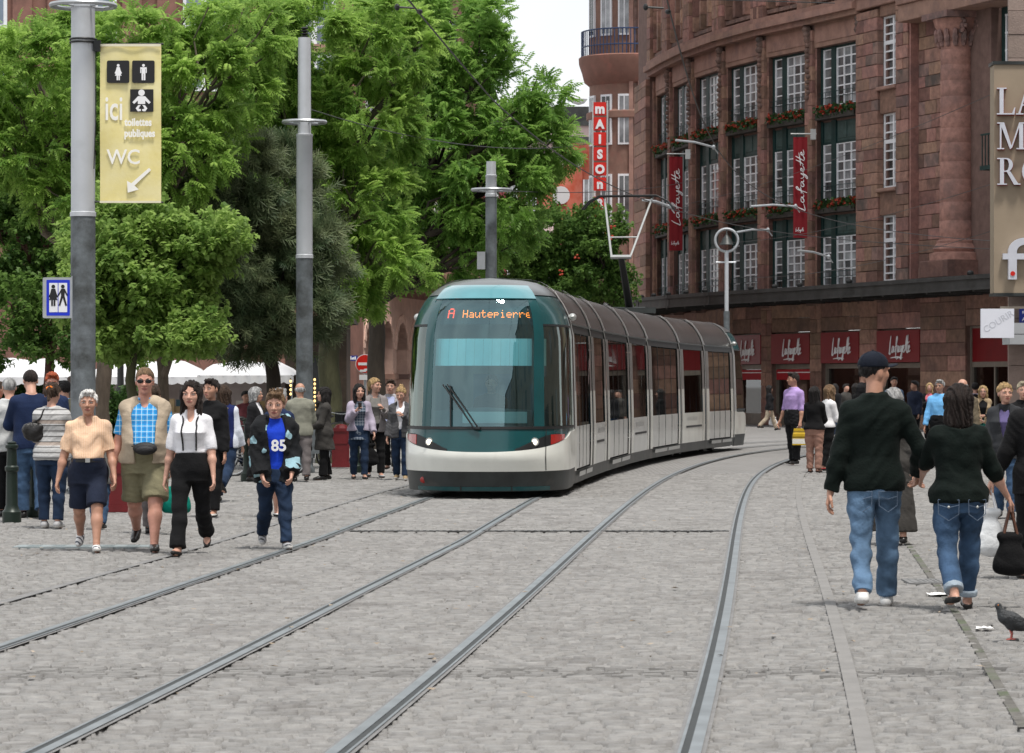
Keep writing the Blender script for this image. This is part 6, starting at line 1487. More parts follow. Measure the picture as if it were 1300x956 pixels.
# ---- group standing at the far left
person('stripewoman', 66, 670, 489, 'woman with an orange hair band and a grey striped jumper seen from behind', 172, 'f', girth=1.08, near=True, hair=HD('tail', BR, 'orange'), legs=((2, 4), (-3, 6)), armL=(20, 14, 60, 40), armR=(20, 14, 70, 40), headpitch=8, face=False,
    tops=[top('jumper', stripe, hem=.475, off=.018, slv=1.9, neck=.83, straight=.096, flare=.004)], bottom=TR_(denimD, off=.010, len=1.95), shoes=('trainer', greyS, soleW))
q = PEOPLE['stripewoman']; 
bp_ = q['local'](surfpt(q, pi-.95, .665, .075)); t = thing('shoulder_bag', bp_, 'small black slouchy shoulder bag on the striped jumper', 'bag'); F_ = Field((-.2, -.1, -.2), (.2, .1, .2), .009); F_.ell((0, 0, 0), (.135, .06, .105), k=.02); F_.cone((-.09, 0, .06), (.09, 0, .06), .03, .03, .05); V, Q = snet(F_); npmesh('bag_body', wrinkle(V, Q, .008, 22, 2), Q, mat('soft black leather', (.013, .012, .012), .35, .2, 9, .2, 40), t)
mb = MB(); sp = q['local'](surfpt(q, pi-.6, .815, .03))-bp_; mb.tube(catmull([(-.08, 0, .07), sp*.6+Vector((0, -.02, 0)), sp, sp+Vector((.05, .06, .02))], 5), .012, 6); mb.build('strap', belt, t, True, True)
person('hoodieman', 40, 657, 472, 'tall man in a navy sweatshirt and blue jeans with his head bowed, back turned', 196, girth=1.02, near=True, hair=HD('crop', DB), legs=((6, 4), (-8, 10)), armL=(28, 14, 72, 40), armR=(28, 14, 72, 40), headpitch=26, face=False, lean=4,
    tops=[top('sweatshirt', navy, hem=.47, off=.022, slv=1.95, neck=.835, straight=.108, wr=.009)], bottom=TR_(denim, off=.018, len=1.97, flare=.006), shoes=('shoe', blackS))
person('greyman', 12, 655, 482, 'person in a pale grey top and black trousers cut by the left picture edge', 195, girth=1.05, hair=HD('crop', GR), legs=ST, armL=(15, 10, 50, 30), armR=(15, 10, 50, 30), headpitch=14, face=False, tops=[top('top', greyw, hem=.47, off=.024, slv=1.95, straight=.108)], bottom=TR_(blackc, len=1.97, off=.016), shoes=('shoe', blackS))
person('redhair', 66, 640, 475, 'person with short red hair behind the woman in the striped jumper', 10, 'f', hair=HD('short', RD), legs=ST, glasses='wire', headpitch=12, tops=[top('top', navy, hem=.48)], bottom=TR_(denimD), shoes=('shoe', blackS), skin_='red')
person('beigejacket', 82, 624, 486, 'man in a beige jacket and blue collar standing behind the redhead', 215, hair=HD('short', DK), legs=ST, face=False, tops=[top('shirt', skyb, hem=.5, collar=.01), top('jacket', khaki, hem=.46, off=.025, straight=.108)], bottom=TR_(greyt), shoes=('shoe', blackS))
person('orangeperson', -4, 628, 487, 'person in an orange top just inside the left edge, far side of the crowd', 150, hair=HD('short', BR), legs=ST, face=False, skin_='tan', tops=[top('top', orange, hem=.48, slv=.8)], bottom=TR_(denimD), shoes=('shoe', blackS))
person('hiddenchild', 126, 672, 560, 'child in blue jeans mostly hidden behind the old man in shorts', 175, hgt=1.1, hc=1.25, hair=HD('short', BR), face=False, tops=[top('top', greytee, hem=.47)], bottom=TR_(denim, len=1.95), shoes=('shoe', blackS), legs=((8, 6), (-6, 14)))
person('hiddenman', 194, 677, 492, 'person in grey jeans mostly hidden behind the man in plaid', 170, hair=HD('short', BR), face=False, tops=[top('top', greytee, hem=.47)], bottom=TR_(greyt, len=1.95), shoes=('shoe', blackS), legs=((14, 6), (-12, 22)))
person('blackwoman', 268, 656, 484, 'dark haired woman in black clothes half hidden behind the woman in white', -20, 'f', hair=HD('short', DB), skin_='tan', legs=((10, 4), (-8, 20)), armL=(4, 8, 12, 0), tops=[top('top', blackc, hem=.5, off=.018, slv=1.95)], bottom=TR_(blackc, len=1.95), shoes=('flat', soleW), headyaw=-10)
person('capperson', 284, 636, 492, 'person with long brown hair, grey blue cap and navy and white jacket walking away', 168, 'f', girth=1.1, hair=HD('long', BR, .8, 0, capg), legs=((4, 6), (-14, 42)), armR=(5, 10, 20, 0), face=False, tops=[top('jacket', cloth('navy white jacket', (.012, .02, .09), [(0, 1.9, .30, .62, (.62, .66, .74), 1.0), (0, 1.9, .04, .58, (.05, .40, .80), 1.0)]), hem=.47, off=.03, slv=1.95, straight=.108)], bottom=TR_(denimD, off=.02), shoes=('boot', blackS))
q = PEOPLE['capperson']; mb = MB(); mb.tube(catmull([surfpt(q, pi+.75, .81, .045), surfpt(q, pi, .70, .05), surfpt(q, pi-.85, .60, .05)], 6), .014, 5); mb.build('bag_strap', beige, q['root'], True, True)
person('suitman', 325, 611, 494, 'grey haired man in a black suit facing right beside the bicycles', 75, hair=HD('long', GR, .42), skin_='tan', legs=ST, tops=[top('shirt', white, hem=.5, collar=.012), top('jacket', suit, hem=.45, off=.02, open=.03)], bottom=TR_(suit), shoes=('shoe', blackS))
person('greywoman', 355, 656, 496, 'grey haired woman in a navy jacket and skirt half hidden behind the boy', 150, 'f', girth=1.1, hair=HD('short', GR), legs=((8, 4), (-4, 10)), face=False, tops=[top('jacket', navy, hem=.47, off=.03)], bottom=dict(name='skirt', mat=navy, len=.27, flare=.0), shoes=('flat', whiteS))
person('greyjacketman', 381, 611, 488, 'man in a grey green jacket and grey trousers leaning by the mast, back turned', 190, girth=1.08, hair=HD('rim', GR), skin_='tan', legs=((2, 3), (-10, 4)), armL=(24, 10, 70, 40), armR=(24, 10, 70, 40), face=False, headpitch=10, tops=[top('jacket', greyj, hem=.47, off=.03, collar=.014, straight=.112)], bottom=TR_(greyt, off=.018), shoes=('shoe', blackS))
person('coatwoman', 411, 609, 494, 'dark haired woman in a long dark grey coat facing left', -80, 'f', girth=1.08, hair=HD('bob', DK), legs=ST, armL=(18, 8, 55, 30), armR=(18, 8, 55, 30), tops=[top('coat', coatd, hem=.33, off=.028, flare=.012, collar=.012)], bottom=TR_(blackc, flare=.012), shoes=('shoe', blackS))
q = PEOPLE['coatwoman']; handbag(q['hand']['L'], .26, .24, .12, blackc, 'black bag held by the woman in the long dark coat', belt, drop=.1)
person('phonegirl', 456, 608, 490, 'girl with long black hair in a navy check tunic looking up from her phone', 8, 'f', hair=HD('long', DK, 1.1), near=True, legs=((8, 3), (-4, 8)), armL=(8, 14, 28, 10), armR=(28, 12, 112, 22), headyaw=10, tops=[top('tunic', checkN, hem=.42, off=.016, slv=.5, neck=.825, flare=.012), top('cardigan', lilacg, hem=.52, off=.02, open=.052, v=.3, slv=1.95)], bottom=TR_(denimD, thin=.97), shoes=('flat', blackS))
q = PEOPLE['phonegirl']; hp0 = q['hand']['R']; t = thing('mobile_phone', hp0, 'dark mobile phone in the hand of the girl with black hair', 'phone'); mb = MB(); mb.box(-.028, .028, -.035, -.024, -.02, .085); mb.box(-.023, .023, -.037, -.035, .0, .075, 1); mb.build('handset', [M_black, M_eyeD], t, False, True)
person('cardiganwoman', 476, 606, 482, 'blonde woman in a grey cardigan looking right, next to the phone girl', 10, 'f', hair=HD('tail', BL), near=True, legs=((10, 3), (-6, 12)), armL=(24, 12, 105, 20), armR=(6, 10, 20, 0), headyaw=46, tops=[top('tee', greytee, hem=.5, off=.012, neck=.825, scoop=.055), top('cardigan', greyc, hem=.47, off=.018, open=.04, v=.5, slv=1.7)], bottom=TR_(blackc, thin=.95), shoes=('flat', greyS))
q = PEOPLE['cardiganwoman']; handbag(q['hand']['R']+Vector((.1, 0, 0)), .32, .38, .12, blackc, 'black shopping bag between the two women by the tram', belt, drop=.12, name='shopping_bag')
person('scarfwoman', 496, 598, 484, 'short haired woman with a pale check scarf between the blonde women', -6, 'f', hair=HD('short', BR), legs=((10, 3), (-8, 18)), armL=(18, 8, 112, 35), armR=(14, 10, 90, 40), tops=[top('blouse', cloth('pale blue blouse', (.42, .46, .66)), hem=.5, off=.016), top('scarf', scarf, hem=.62, off=.022, slv=.9, open=.025, collar=.012)], bottom=TR_(blackc), shoes=('flat', brownS))
person('bunwoman', 509, 609, 493, 'blonde woman with a high bun in a charcoal blazer looking down beside the tram', -4, 'f', near=True, hair=HD('bun', BL), legs=((8, 3), (-6, 12)), armL=(14, 10, 118, 32), armR=(2, 10, 14, 0), headpitch=16, headyaw=-8, tops=[top('shirt', white, hem=.5, off=.012, collar=.01, vneck=.04), top('blazer', greyb, hem=.46, off=.02, open=.022, v=1.4, flare=.008)], bottom=TR_(denimD, thin=.98), shoes=('trainer', cloth('tan suede', (.30, .22, .13)), soleW))
person('behindtram', 527, 600, 497, 'person whose dark head shows between the bun woman and the tram', 120, hair=HD('short', DK), legs=ST, face=False, tops=[top('jacket', suit, hem=.47)], bottom=TR_(suit), shoes=('shoe', blackS))
person('vendor', 312, 592, 493, 'dark haired child in a plum top by the market tents', 20, hgt=1.45, hair=HD('short', DK), skin_='tan', legs=ST, face=False, tops=[top('top', cloth('plum', (.20, .06, .07)), hem=.47)], bottom=TR_(denimD), shoes=('shoe', blackS))
# ---- right hand side
person('purpleman', 1007, 589, 475, 'man in a lilac shirt and dark trousers standing sideways with a yellow bag', -52, girth=1.06, near=True, hair=HD('short', DB), skin_='tan', legs=((3, 3), (-5, 4)), armL=(-4, 8, 22, 0), armR=(4, 8, 20, 0), headyaw=-22, tops=[top('shirt', lilac, hem=.565, off=.02, slv=1.05, sfl=.008, collar=.008)], bottom=TR_(suit, off=.018, flare=.006, belt=belt), shoes=('shoe', blackS))
q = PEOPLE['purpleman']; t = thing('carrier_bag', q['hand']['L'], 'small yellow and white carrier bag in the hand of the man in lilac', 'bag'); mb = MB()
n = 6; vs = [(.13*(i/n-.5)*2*(.75+.25*min(1, k/3)), s*(.03+.02*(k > 1)), -.03-.33*k/n) for s in (-1, 1) for k in range(n+1) for i in range(n+1)]; B = (n+1)**2
mb.add(vs, [(k*(n+1)+i, k*(n+1)+i+1, (k+1)*(n+1)+i+1, (k+1)*(n+1)+i) for k in range(n) for i in range(n)]+[(B+k*(n+1)+i, B+(k+1)*(n+1)+i, B+(k+1)*(n+1)+i+1, B+k*(n+1)+i+1) for k in range(n) for i in range(n)]+[(k*(n+1)+e, (k+1)*(n+1)+e, B+(k+1)*(n+1)+e, B+k*(n+1)+e) for k in range(n) for e in (0, n)]+[(n*(n+1)+i, n*(n+1)+i+1, B+n*(n+1)+i+1, B+n*(n+1)+i) for i in range(n)]); mb.build('bag_body', cloth('yellow print plastic', (.55, .36, .03), [(2, 9, .3, 0, (.06, .045, .01), .7), (2, 3, .3, 0, (.75, .75, .72), .9)], rough=.4), t, False, True)
mb = MB(); mb.tube(catmull([(-.06, 0, -.06), (-.03, 0, .0), (0, 0, .01), (.03, 0, .0), (.06, 0, -.06)], 4), .006, 5); mb.build('handle', M_wtxt, t, True, True)
person('blacktop', 1034, 600, 493, 'woman with long black hair, black top and tan trousers, back turned', 160, 'f', near=True, hair=HD('long', DK, .95), legs=((2, 3), (-2, 4)), armL=(20, 8, 60, 40), armR=(20, 8, 60, 40), face=False, tops=[top('top', blackc, hem=.51, off=.018)], bottom=TR_(tanp, thin=1.05), shoes=('shoe', brownS))
person('whitetop', 1050, 598, 491, 'woman with long light brown hair and a white top next to the woman in black', 120, 'f', near=True, hair=HD('long', LB, 1.0), legs=((4, 4), (-6, 12)), armL=(20, 8, 70, 20), armR=(15, 8, 50, 20), face=False, lean=6, tops=[top('top', wback, hem=.52, off=.018)], bottom=TR_(blackc, thin=.95), shoes=('flat', redS))
person('shopper', 977, 546, 497, 'distant dark haired shopper in black with pale trousers walking by the shop window', 100, 'f', hgt=1.6, hair=HD('bob', DK), legs=((24, 8), (-20, 25)), face=False, tops=[top('jacket', suit, hem=.47, off=.02)], bottom=TR_(beige), shoes=('shoe', blackS))
q = PEOPLE['shopper']; handbag(q['hand']['L'], .3, .3, .1, wback, 'pale bag carried by the distant shopper', belt, drop=.15)
person('skirtperson', 1134, 691, 497, 'person in a long dark coat and skirt hidden behind the capped man', 178, 'f', girth=1.1, hair=HD('bob', GR), legs=((4, 3), (-8, 8)), face=False, tops=[top('coat', coatd, hem=.40, off=.02)], bottom=dict(name='skirt', mat=coatd, len=.09, flare=.05, waist=.60), shoes=('shoe', blackS))
person('capfar', 1097, 578, 470, 'man in dark glasses whose face peeks out left of the capped man', 60, hair=HD('short', DK), glasses='dark', legs=ST, tops=[top('jacket', suit, hem=.47)], bottom=TR_(denimD), shoes=('shoe', blackS))
person('bluejacketfar', 1135, 566, 480, 'dark haired man facing the camera just right of the black cap', 0, hair=HD('short', DK), skin_='tan', legs=ST, tops=[top('jacket', cloth('steel blue', (.10, .16, .26)), hem=.47, collar=.012)], bottom=TR_(denimD), shoes=('shoe', blackS))
person('navyfar', 1161, 564, 491, 'slim man in a navy sweater turning left between the couple', -40, hgt=1.68, hair=HD('short', DK), skin_='tan', legs=((10, 4), (-10, 16)), tops=[top('sweater', navyD, hem=.47)], bottom=TR_(blackc), shoes=('shoe', blackS), headyaw=-30)
person('pinkblonde', 1180, 560, 489, 'blonde woman in black with a pink top behind the man in sky blue', -10, 'f', hgt=1.62, hair=HD('long', BL, .8), legs=ST, armR=(18, 8, 100, 40), tops=[top('top', pink, hem=.5, neck=.825), top('jacket', blackc, hem=.45, off=.02, open=.04)], bottom=TR_(blackc), shoes=('shoe', blackS))
person('skyman', 1193, 592, 484, 'grey haired man with glasses in a sky blue shirt', -12, girth=1.05, hair=HD('short', GR), skin_='tan', glasses='wire', legs=((12, 4), (-8, 16)), armR=(4, 12, 8, 0), headyaw=-16, tops=[top('shirt', skyb, hem=.55, off=.022, slv=1.9, collar=.008)], bottom=TR_(blackc, belt=belt), shoes=('shoe', blackS))
person('baldback', 1222, 612, 483, 'balding man in an olive brown jacket seen from behind past the woman in green', 176, girth=1.1, hair=HD('rim', GR), legs=ST, face=False, tops=[top('jacket', olive, hem=.46, off=.03, collar=.014, straight=.114)], bottom=TR_(greyt), shoes=('shoe', blackS))
person('backpackfar', 1238, 570, 494, 'person with dark hair and a dark backpack over a lilac top', 172, hair=HD('short', DK), legs=ST, face=False, hgt=1.62, tops=[top('top', lilacg, hem=.48)], bottom=TR_(denimD), shoes=('shoe', blackS))
q = PEOPLE['backpackfar']; t = thing('backpack', q['local']((0, .12, q['P'](.70))), 'dark backpack on the person in the lilac top', 'bag'); F_ = Field((-.25, -.2, -.3), (.25, .2, .3), .014); F_.ell((0, .02, 0), (.15, .10, .22), k=.02); F_.ell((0, -.07, -.05), (.11, .05, .12), k=.03); V, Q = snet(F_); npmesh('bag_body', V, Q, blackc, t); mb = MB(); 
for s in (-.1, .1): mb.tube([(s, .02, .18), (s, .14, .16), (s, .17, 0)], .02, 5)
mb.build('strap', blackc, t, True, True)
person('tanvest', 1248, 585, 493, 'blonde woman with glasses in a tan waistcoat over black sleeves', -8, 'f', hgt=1.55, hair=HD('bob', BL), glasses='wire', legs=ST, armL=(16, 8, 80, 40), armR=(14, 8, 60, 40), tops=[top('top', blackc, hem=.48, off=.014), top('waistcoat', tanv, hem=.5, off=.02, slv=0, open=.03)], bottom=TR_(cloth('teal skirt', (.02, .16, .13))), shoes=('shoe', blackS))
person('jacketgirl', 1276, 658, 489, 'young woman with fair tied hair in a dark grey jacket facing the camera', -14, 'f', near=True, hair=HD('tail', BL), legs=((8, 4), (-6, 10)), armL=(6, 10, 18, 0), armR=(8, 12, 30, 0), headyaw=24, tops=[top('blouse', cloth('purple blouse', (.12, .10, .22)), hem=.5, off=.012, neck=.825, vneck=.03), top('jacket', cloth('dark grey jacket', (.032, .034, .038)), hem=.45, off=.022, open=.016, v=1.6, collar=.012, straight=.1)], bottom=TR_(denim), shoes=('shoe', blackS))
person('edgeface', 1299, 634, 487, 'grey blonde woman at the right edge behind the girl in the dark jacket', 0, 'f', hair=HD('short', ('ash', (.32, .28, .2))), legs=ST, tops=[top('jacket', blackc, hem=.46, off=.02)], bottom=TR_(blackc), shoes=('shoe', blackS))
person('edgeperson', 1318, 735, 478, 'person in a black coat cut by the right edge with a white carrier bag', 185, girth=1.05, hair=HD('short', DK), legs=((4, 4), (-8, 12)), armL=(4, 20, 22, 0), armR=(0, 10, 10, 0), face=False, near=True, tops=[top('coat', blackc, hem=.42, off=.03)], bottom=TR_(blackc, off=.018, flare=.01), shoes=('shoe', brownS))
q = PEOPLE['edgeperson']; hb = q['hand']['L']; hb = Vector(((1276-CX)*hb.y/FP, hb.y, hb.z))
handbag(q['hand']['L'], .22, .38, .13, mat('white plastic bag', (.68, .70, .72), .35, .08, 6, .3, 14), 'white plastic carrier bag beside the black handbag', M_wtxt, drop=.16, name='carrier_bag')
for i, (px_, fy_, sx_, lab) in enumerate(((1060, 556, 'f', 'dark clothed passer-by in front of the middle shop window, left one'), (1074, 552, 'm', 'dark clothed passer-by in front of the middle shop window, right one'), (1087, 560, 'f', 'person in black close to the left shoulder of the capped man'))):
    person('far%d' % i, px_, fy_, 496, lab, (160, 40, 90)[i], sx_, hgt=1.6, hair=HD('short' if sx_ == 'm' else 'bob', DK), legs=((8, 4), (-8, 12)), face=False, tops=[top('jacket', (suit, coatd, blackc)[i], hem=.46)], bottom=TR_((denimD, suit, blackc)[i]), shoes=('shoe', blackS))
# green shopping bag beside the woman in white
q = PEOPLE['whitewoman']; hw_ = GW(218, 690); t = handbag(Vector(((224-CX)*33.2/FP, 33.2, PW(0, 612, 33.2).z)), .30, .27, .14, cloth('green bag cloth', (.0, .16, .12), rough=.6), 'green shopping bag hanging behind the woman in white', cloth('green bag cloth', (.0, .16, .12)), drop=.05, name='shopping_bag')
# ---- driver, seated in the tram cab
pd = Fc[0]+Fc[1]*1.86+Vector((0, 0, .36)); ang = math.degrees(math.atan2(Fc[1].x, Fc[1].y))
person('driver', 0, 0, 0, 'tram driver in a dark jacket seated behind the windscreen', -ang*1.0, pos=pd, hgt=1.72, hair=HD('short', DK), skin_='tan', legs=((82, 80), (80, 78)), armL=(42, 10, 40, 10), armR=(42, 10, 40, 10), tops=[top('jacket', suit, hem=.5)], bottom=TR_(suit), shoes=('shoe', blackS))
# ---- pigeon
def pigeon():
    g = GW(1283, 812, .025); t = thing('pigeon', g, 'dark pigeon standing on the cobbles facing left', 'bird', rz=R(8)); t.scale = (.86, .86, .86); M_pg = mat('pigeon plumage', (.022, .024, .028), .5, .35, 18, .3, 60, col2=(.05, .055, .06)); M_pk = mat('pigeon leg', (.45, .12, .10), .6, .1, 9)
    F = Field((-.20, -.10, -.01), (.24, .10, .32), .0045)
    F.ell((.015, 0, .135), (.105, .058, .062), np.array(Matrix.Rotation(R(28), 3, 'Y')), k=.02); F.cone((-.055, 0, .165), (-.085, 0, .225), .040, .022, .03); F.ell((-.092, 0, .245), (.026, .021, .022), k=.012)
    F.cone((.07, 0, .105), (.19, 0, .045), .032, .014, .03); F.cone((.0, 0, .10), (.01, .02, .075), .03, .016, .02); F.cone((.0, 0, .10), (.0, -.02, .075), .03, .016, .02)
    for s in (-1, 1): F.ell((.05, s*.050, .13), (.095, .016, .042), np.array(Matrix.Rotation(R(28), 3, 'Y')), k=.008)
    V, Q = snet(F); npmesh('body', smoothed(V, Q, 1), Q, M_pg, t)
    for s, x in ((1, .012), (-1, -.012)):
        mb = MB(); b = Vector((x, s*.022, .075)); f = Vector((x+.004, s*.024, .006)); mb.tube([b, b*.5+f*.5+Vector((.008, 0, 0)), f], [.008, .005, .005], 6)
        for a in (2.6, 3.14, 3.68, 0): mb.tube([f, f+Vector((.034*cos(a), .034*sin(a), -.003))], [.005, .003], 5)
        mb.build('leg', M_pk, t, True, True)
    mb = MB(); mb.tube([(-.112, 0, .243), (-.14, 0, .236)], [.006, .0015], 6); mb.build('beak', mat('beak', (.08, .075, .07), .5, .1, 5), t, True, True)
    for s in (-1, 1): mb = MB(); mb.ell((-.098, s*.0195, .25), (.005, .003, .005), 8, 5); mb.build('eye', mat('pigeon eye', (.6, .18, .02), .3, .1, 5), t, True, True)
pigeon()
# ================================================================ trees
M_bark = mat('grey brown bark', (.11, .085, .065), .95, .3, 6, .6, 25, dirt=(.06, .07, .04), stretch=(1, 1, .3)); M_barkG = mat('mossy bark', (.075, .075, .04), .95, .3, 6, .6, 25, dirt=(.05, .045, .03), stretch=(1, 1, .3)); M_barkR = mat('red brown bark', (.085, .04, .03), .9, .25, 6, .5, 25, stretch=(1, 1, .3)); M_barkD = mat('dark pine bark', (.045, .036, .028), .95, .3, 6, .6, 25, stretch=(1, 1, .3))
L_bright = leafmat('bright pinnate leaf', (.10, .22, .03), (.36, .56, .10), .62); L_deep = leafmat('deep pinnate leaf', (.07, .18, .028), (.28, .49, .085), .6); L_maple = leafmat('maple leaf', (.10, .20, .035), (.31, .46, .10), .58); L_pine = leafmat('pine needle', (.035, .075, .03), (.20, .235, .115), .3); L_small = leafmat('small leaf', (.035, .095, .018), (.15, .27, .05), .5); L_hedge = leafmat('hedge leaf', (.02, .06, .012), (.07, .14, .03), .3)
def frond(kind):
    """one leaf spray as (verts, quads)"""
    V = []; Q = []
    def leaf(b, d, l, w, up):
        s = np.cross(d, up); s /= np.linalg.norm(s)+1e-9; n = len(V); m = b+d*l*.45-up*l*.04
        V.extend([b, m+s*w, b+d*l-up*l*.22, m-s*w]); Q.append((n, n+1, n+2, n+3))
    up = np.array((0, 0, 1.0))
    if kind == 'pinnate':
        L = .44; n = 6
        for i in range(n):
            t = (i+.6)/n; c = np.array((t*L, 0, -.16*L*t*t*2.2)); d = np.array((1, 0, -.7*t)); d /= np.linalg.norm(d)
            for s in (-1, 1): e = d*.42+np.array((0, s, 0))*.9-up*.25; e /= np.linalg.norm(e); leaf(c, e, .145*(1-.3*abs(t-.45)), .034, up)
        leaf(np.array((L, 0, -.16*L*2.2)), np.array((.8, 0, -.6)), .12, .025, up)
    elif kind == 'broad':
        r = random.Random(4)
        for i in range(9):
            a = r.uniform(0, 6.28); c = np.array((r.uniform(0, .26), r.uniform(-.12, .12), r.uniform(-.10, .06))); e = np.array((cos(a), sin(a), r.uniform(-.7, .1))); e /= np.linalg.norm(e); leaf(c, e, .095, .036, up)
    elif kind == 'needle':
        r = random.Random(6)
        for i in range(26):
            t = i/26; a = i*2.4; c = np.array((t*.26, 0, .02*t)); e = np.array((.75, cos(a)*.75, sin(a)*.75)); e /= np.linalg.norm(e); n = len(V); s = np.cross(e, np.array((.3, .5, .8))); s /= np.linalg.norm(s)
            V.extend([c-s*.006, c+s*.006, c+e*.115+s*.003, c+e*.115-s*.003]); Q.append((n, n+1, n+2, n+3))
    return np.array(V), np.array(Q)
FR = {k: frond(k) for k in ('pinnate', 'broad', 'needle')}
def crown(name, lobes, kind, m, n, parent, seed, scale=1.0, droop=.25, inner=.42):
    """fronds scattered through lumpy lobes (centre, radii): more of them near the skin, some sprays sticking out"""
    r = np.random.RandomState(seed); vol = np.array([l[1][0]*l[1][1]*l[1][2] for l in lobes])**.75; pick = r.choice(len(lobes), n, p=vol/vol.sum())
    C = np.array([l[0] for l in lobes], float)[pick]; RD = np.array([l[1] for l in lobes], float)[pick]
    d = r.normal(0, 1, (n, 3)); d /= np.linalg.norm(d, axis=1)[:, None]; nc = 26
    rad = r.uniform(inner, 1, n)**.45
    # clumping: pull the sprays towards random twig ends so gaps and light and dark clumps appear
    tips = []
    for li in range(len(lobes)):
        q = r.normal(0, 1, (nc, 3)); q /= np.linalg.norm(q, axis=1)[:, None]; tips.append(q*r.uniform(.45, 1.25, (nc, 1)))
    tips = np.array(tips); U = d*rad[:, None]; tp_ = tips[pick]; dist = np.linalg.norm(tp_-U[:, None, :], axis=2); near = tp_[np.arange(n), dist.argmin(1)]; w = r.uniform(.3, .93, n)[:, None]; U = U*(1-w)+near*w
    P = C+U*RD
    out = U/(np.linalg.norm(U, axis=1)[:, None]+1e-6)+r.normal(0, .85 if kind != 'needle' else .45, (n, 3)); out[:, 2] -= droop*.4; out /= np.linalg.norm(out, axis=1)[:, None]
    sd = np.cross(out, np.array((0, 0, 1.0))+r.normal(0, .25, (n, 3))); sd /= np.linalg.norm(sd, axis=1)[:, None]+1e-9; up = np.cross(sd, out)
    V, Q = FR[kind]; s = scale*r.uniform(.7, 1.25, n)
    W = P[:, None, :]+s[:, None, None]*(V[None, :, 0:1]*out[:, None, :]+V[None, :, 1:2]*sd[:, None, :]+V[None, :, 2:3]*up[:, None, :])
    QQ = Q[None]+(np.arange(n)*len(V))[:, None, None]
    cl = r.uniform(0, 1, (len(lobes), nc))[pick, dist.argmin(1)]
    rn = np.clip(.62*r.uniform(0, 1, n)+.38*cl, 0, 1); rn = np.repeat(rn[:, None], len(Q), 1)*r.uniform(.8, 1.2, (n, len(Q)))
    o = wloc(parent); W = W.reshape(-1, 3)-np.array(o)
    return npmesh(name, W, QQ.reshape(-1, 4), m, parent, False, rnd=np.clip(rn, 0, 1).ravel())
def limb(mb, a, b, r0, r1, seed, bend=.12, n=6):
    r = random.Random(seed); a, b = Vector(a), Vector(b); L = (b-a).length; pts = [a.lerp(b, t/n)+Vector((r.uniform(-1, 1), r.uniform(-1, 1), r.uniform(-.5, .5)))*L*bend*(sin(pi*t/n)) for t in range(n+1)]
    mb.tube(pts, [r0+(r1-r0)*t/n for t in range(n+1)], 8); return pts
def tree(px, Y, base_r, lobes_px, kind, lm, bm, n, label, seed, group='trees of the square', scale=1.0, zfork=None, droop=.25, top_py=None, depth=1.0, name='tree', lean=0):
    base = Vector(((px-CX)*Y/FP, Y, 0)); t = thing(name, base, label, 'tree', group); r = random.Random(seed); lobes = []
    for (lx, ly, rx, rz) in lobes_px:
        for _ in range(1):
            yy = Y+r.uniform(-.6, .6)*depth; c = PW(lx, ly, yy); k = yy/FP; lobes.append((c, (rx*k, max(.8, (rx+rz)*.5*k)*depth, rz*k)))
    tr = MB(); topz = zfork or 3.5; tp_ = base+Vector((lean, 0, topz)); pts = [base+(tp_-base)*q/6+Vector((r.uniform(-.05, .05), r.uniform(-.05, .05), 0))*(q > 0) for q in range(7)]
    tr.tube(pts, [base_r*(1.35 if q == 0 else 1.05-.05*q) for q in range(7)], 12)
    for i, (c, rd) in enumerate(lobes):
        p = limb(tr, tp_-Vector((0, 0, r.uniform(0, .6))), c+Vector((r.uniform(-.2, .2)*rd[0], 0, -.2*rd[2])), base_r*.62, base_r*.16, seed+i)
        for q in range(5): e = Vector((c.x+rd[0]*r.uniform(-.9, .9), c.y+rd[1]*r.uniform(-.7, .7), c.z+rd[2]*r.uniform(-.6, .9))); limb(tr, p[r.randint(3, 5)], e, base_r*.22, .012, seed*7+i*5+q, .1, 5)
    tr.build('trunk', bm, t, True); crown('crown', lobes, kind, lm, n, t, seed, scale, droop); return t
tree(131, 58, .16, [(60, 90, 95, 75), (160, 60, 100, 60), (250, 110, 90, 75), (30, 180, 80, 70), (130, 190, 85, 70), (230, 200, 70, 60), (-30, 120, 60, 90), (300, 50, 70, 50), (95, 250, 60, 45)], 'pinnate', L_bright, M_bark, 12500, 'large bright green tree with feathery leaves behind the toilet banner', 1, scale=.62, zfork=3.6, top_py=0)
tree(61, 66, .12, [(20, 300, 70, 70), (75, 330, 55, 60), (10, 400, 60, 55), (70, 420, 50, 40), (-20, 230, 60, 70), (60, 240, 50, 50)], 'broad', L_small, M_barkR, 4200, 'slim tree with a forked red brown trunk at the left edge', 2, zfork=2.8, scale=1.05)
tree(168, 54, .10, [(150, 330, 55, 40), (225, 385, 45, 35), (140, 415, 40, 30), (245, 330, 42, 35), (190, 295, 50, 30), (105, 370, 34, 40), (225, 425, 40, 16), (150, 432, 36, 16), (185, 365, 40, 40), (255, 420, 26, 22), (112, 305, 34, 26), (272, 300, 36, 24), (160, 270, 34, 22)], 'broad', L_maple, M_barkG, 6400, 'small leaved light green tree right of the thick mast', 3, zfork=2.5, scale=1.1)
tree(207, 76, .16, [(240, 300, 60, 50), (200, 360, 60, 60), (270, 380, 45, 45), (180, 420, 50, 35)], 'broad', L_maple, M_bark, 2600, 'tree with a pale trunk between the white market tents', 31, zfork=2.3, scale=1.15)
tree(345, 60, .16, [(290, 250, 95, 70), (340, 330, 80, 65), (260, 340, 70, 60), (310, 395, 90, 48), (375, 390, 55, 55), (240, 230, 55, 50), (355, 240, 50, 60), (390, 330, 45, 50), (265, 405, 50, 34)], 'needle', L_pine, M_barkD, 6500, 'dark grey green pine with brownish needles behind the second mast', 4, zfork=2.6, scale=1.35, droop=-.1, name='pine_tree')
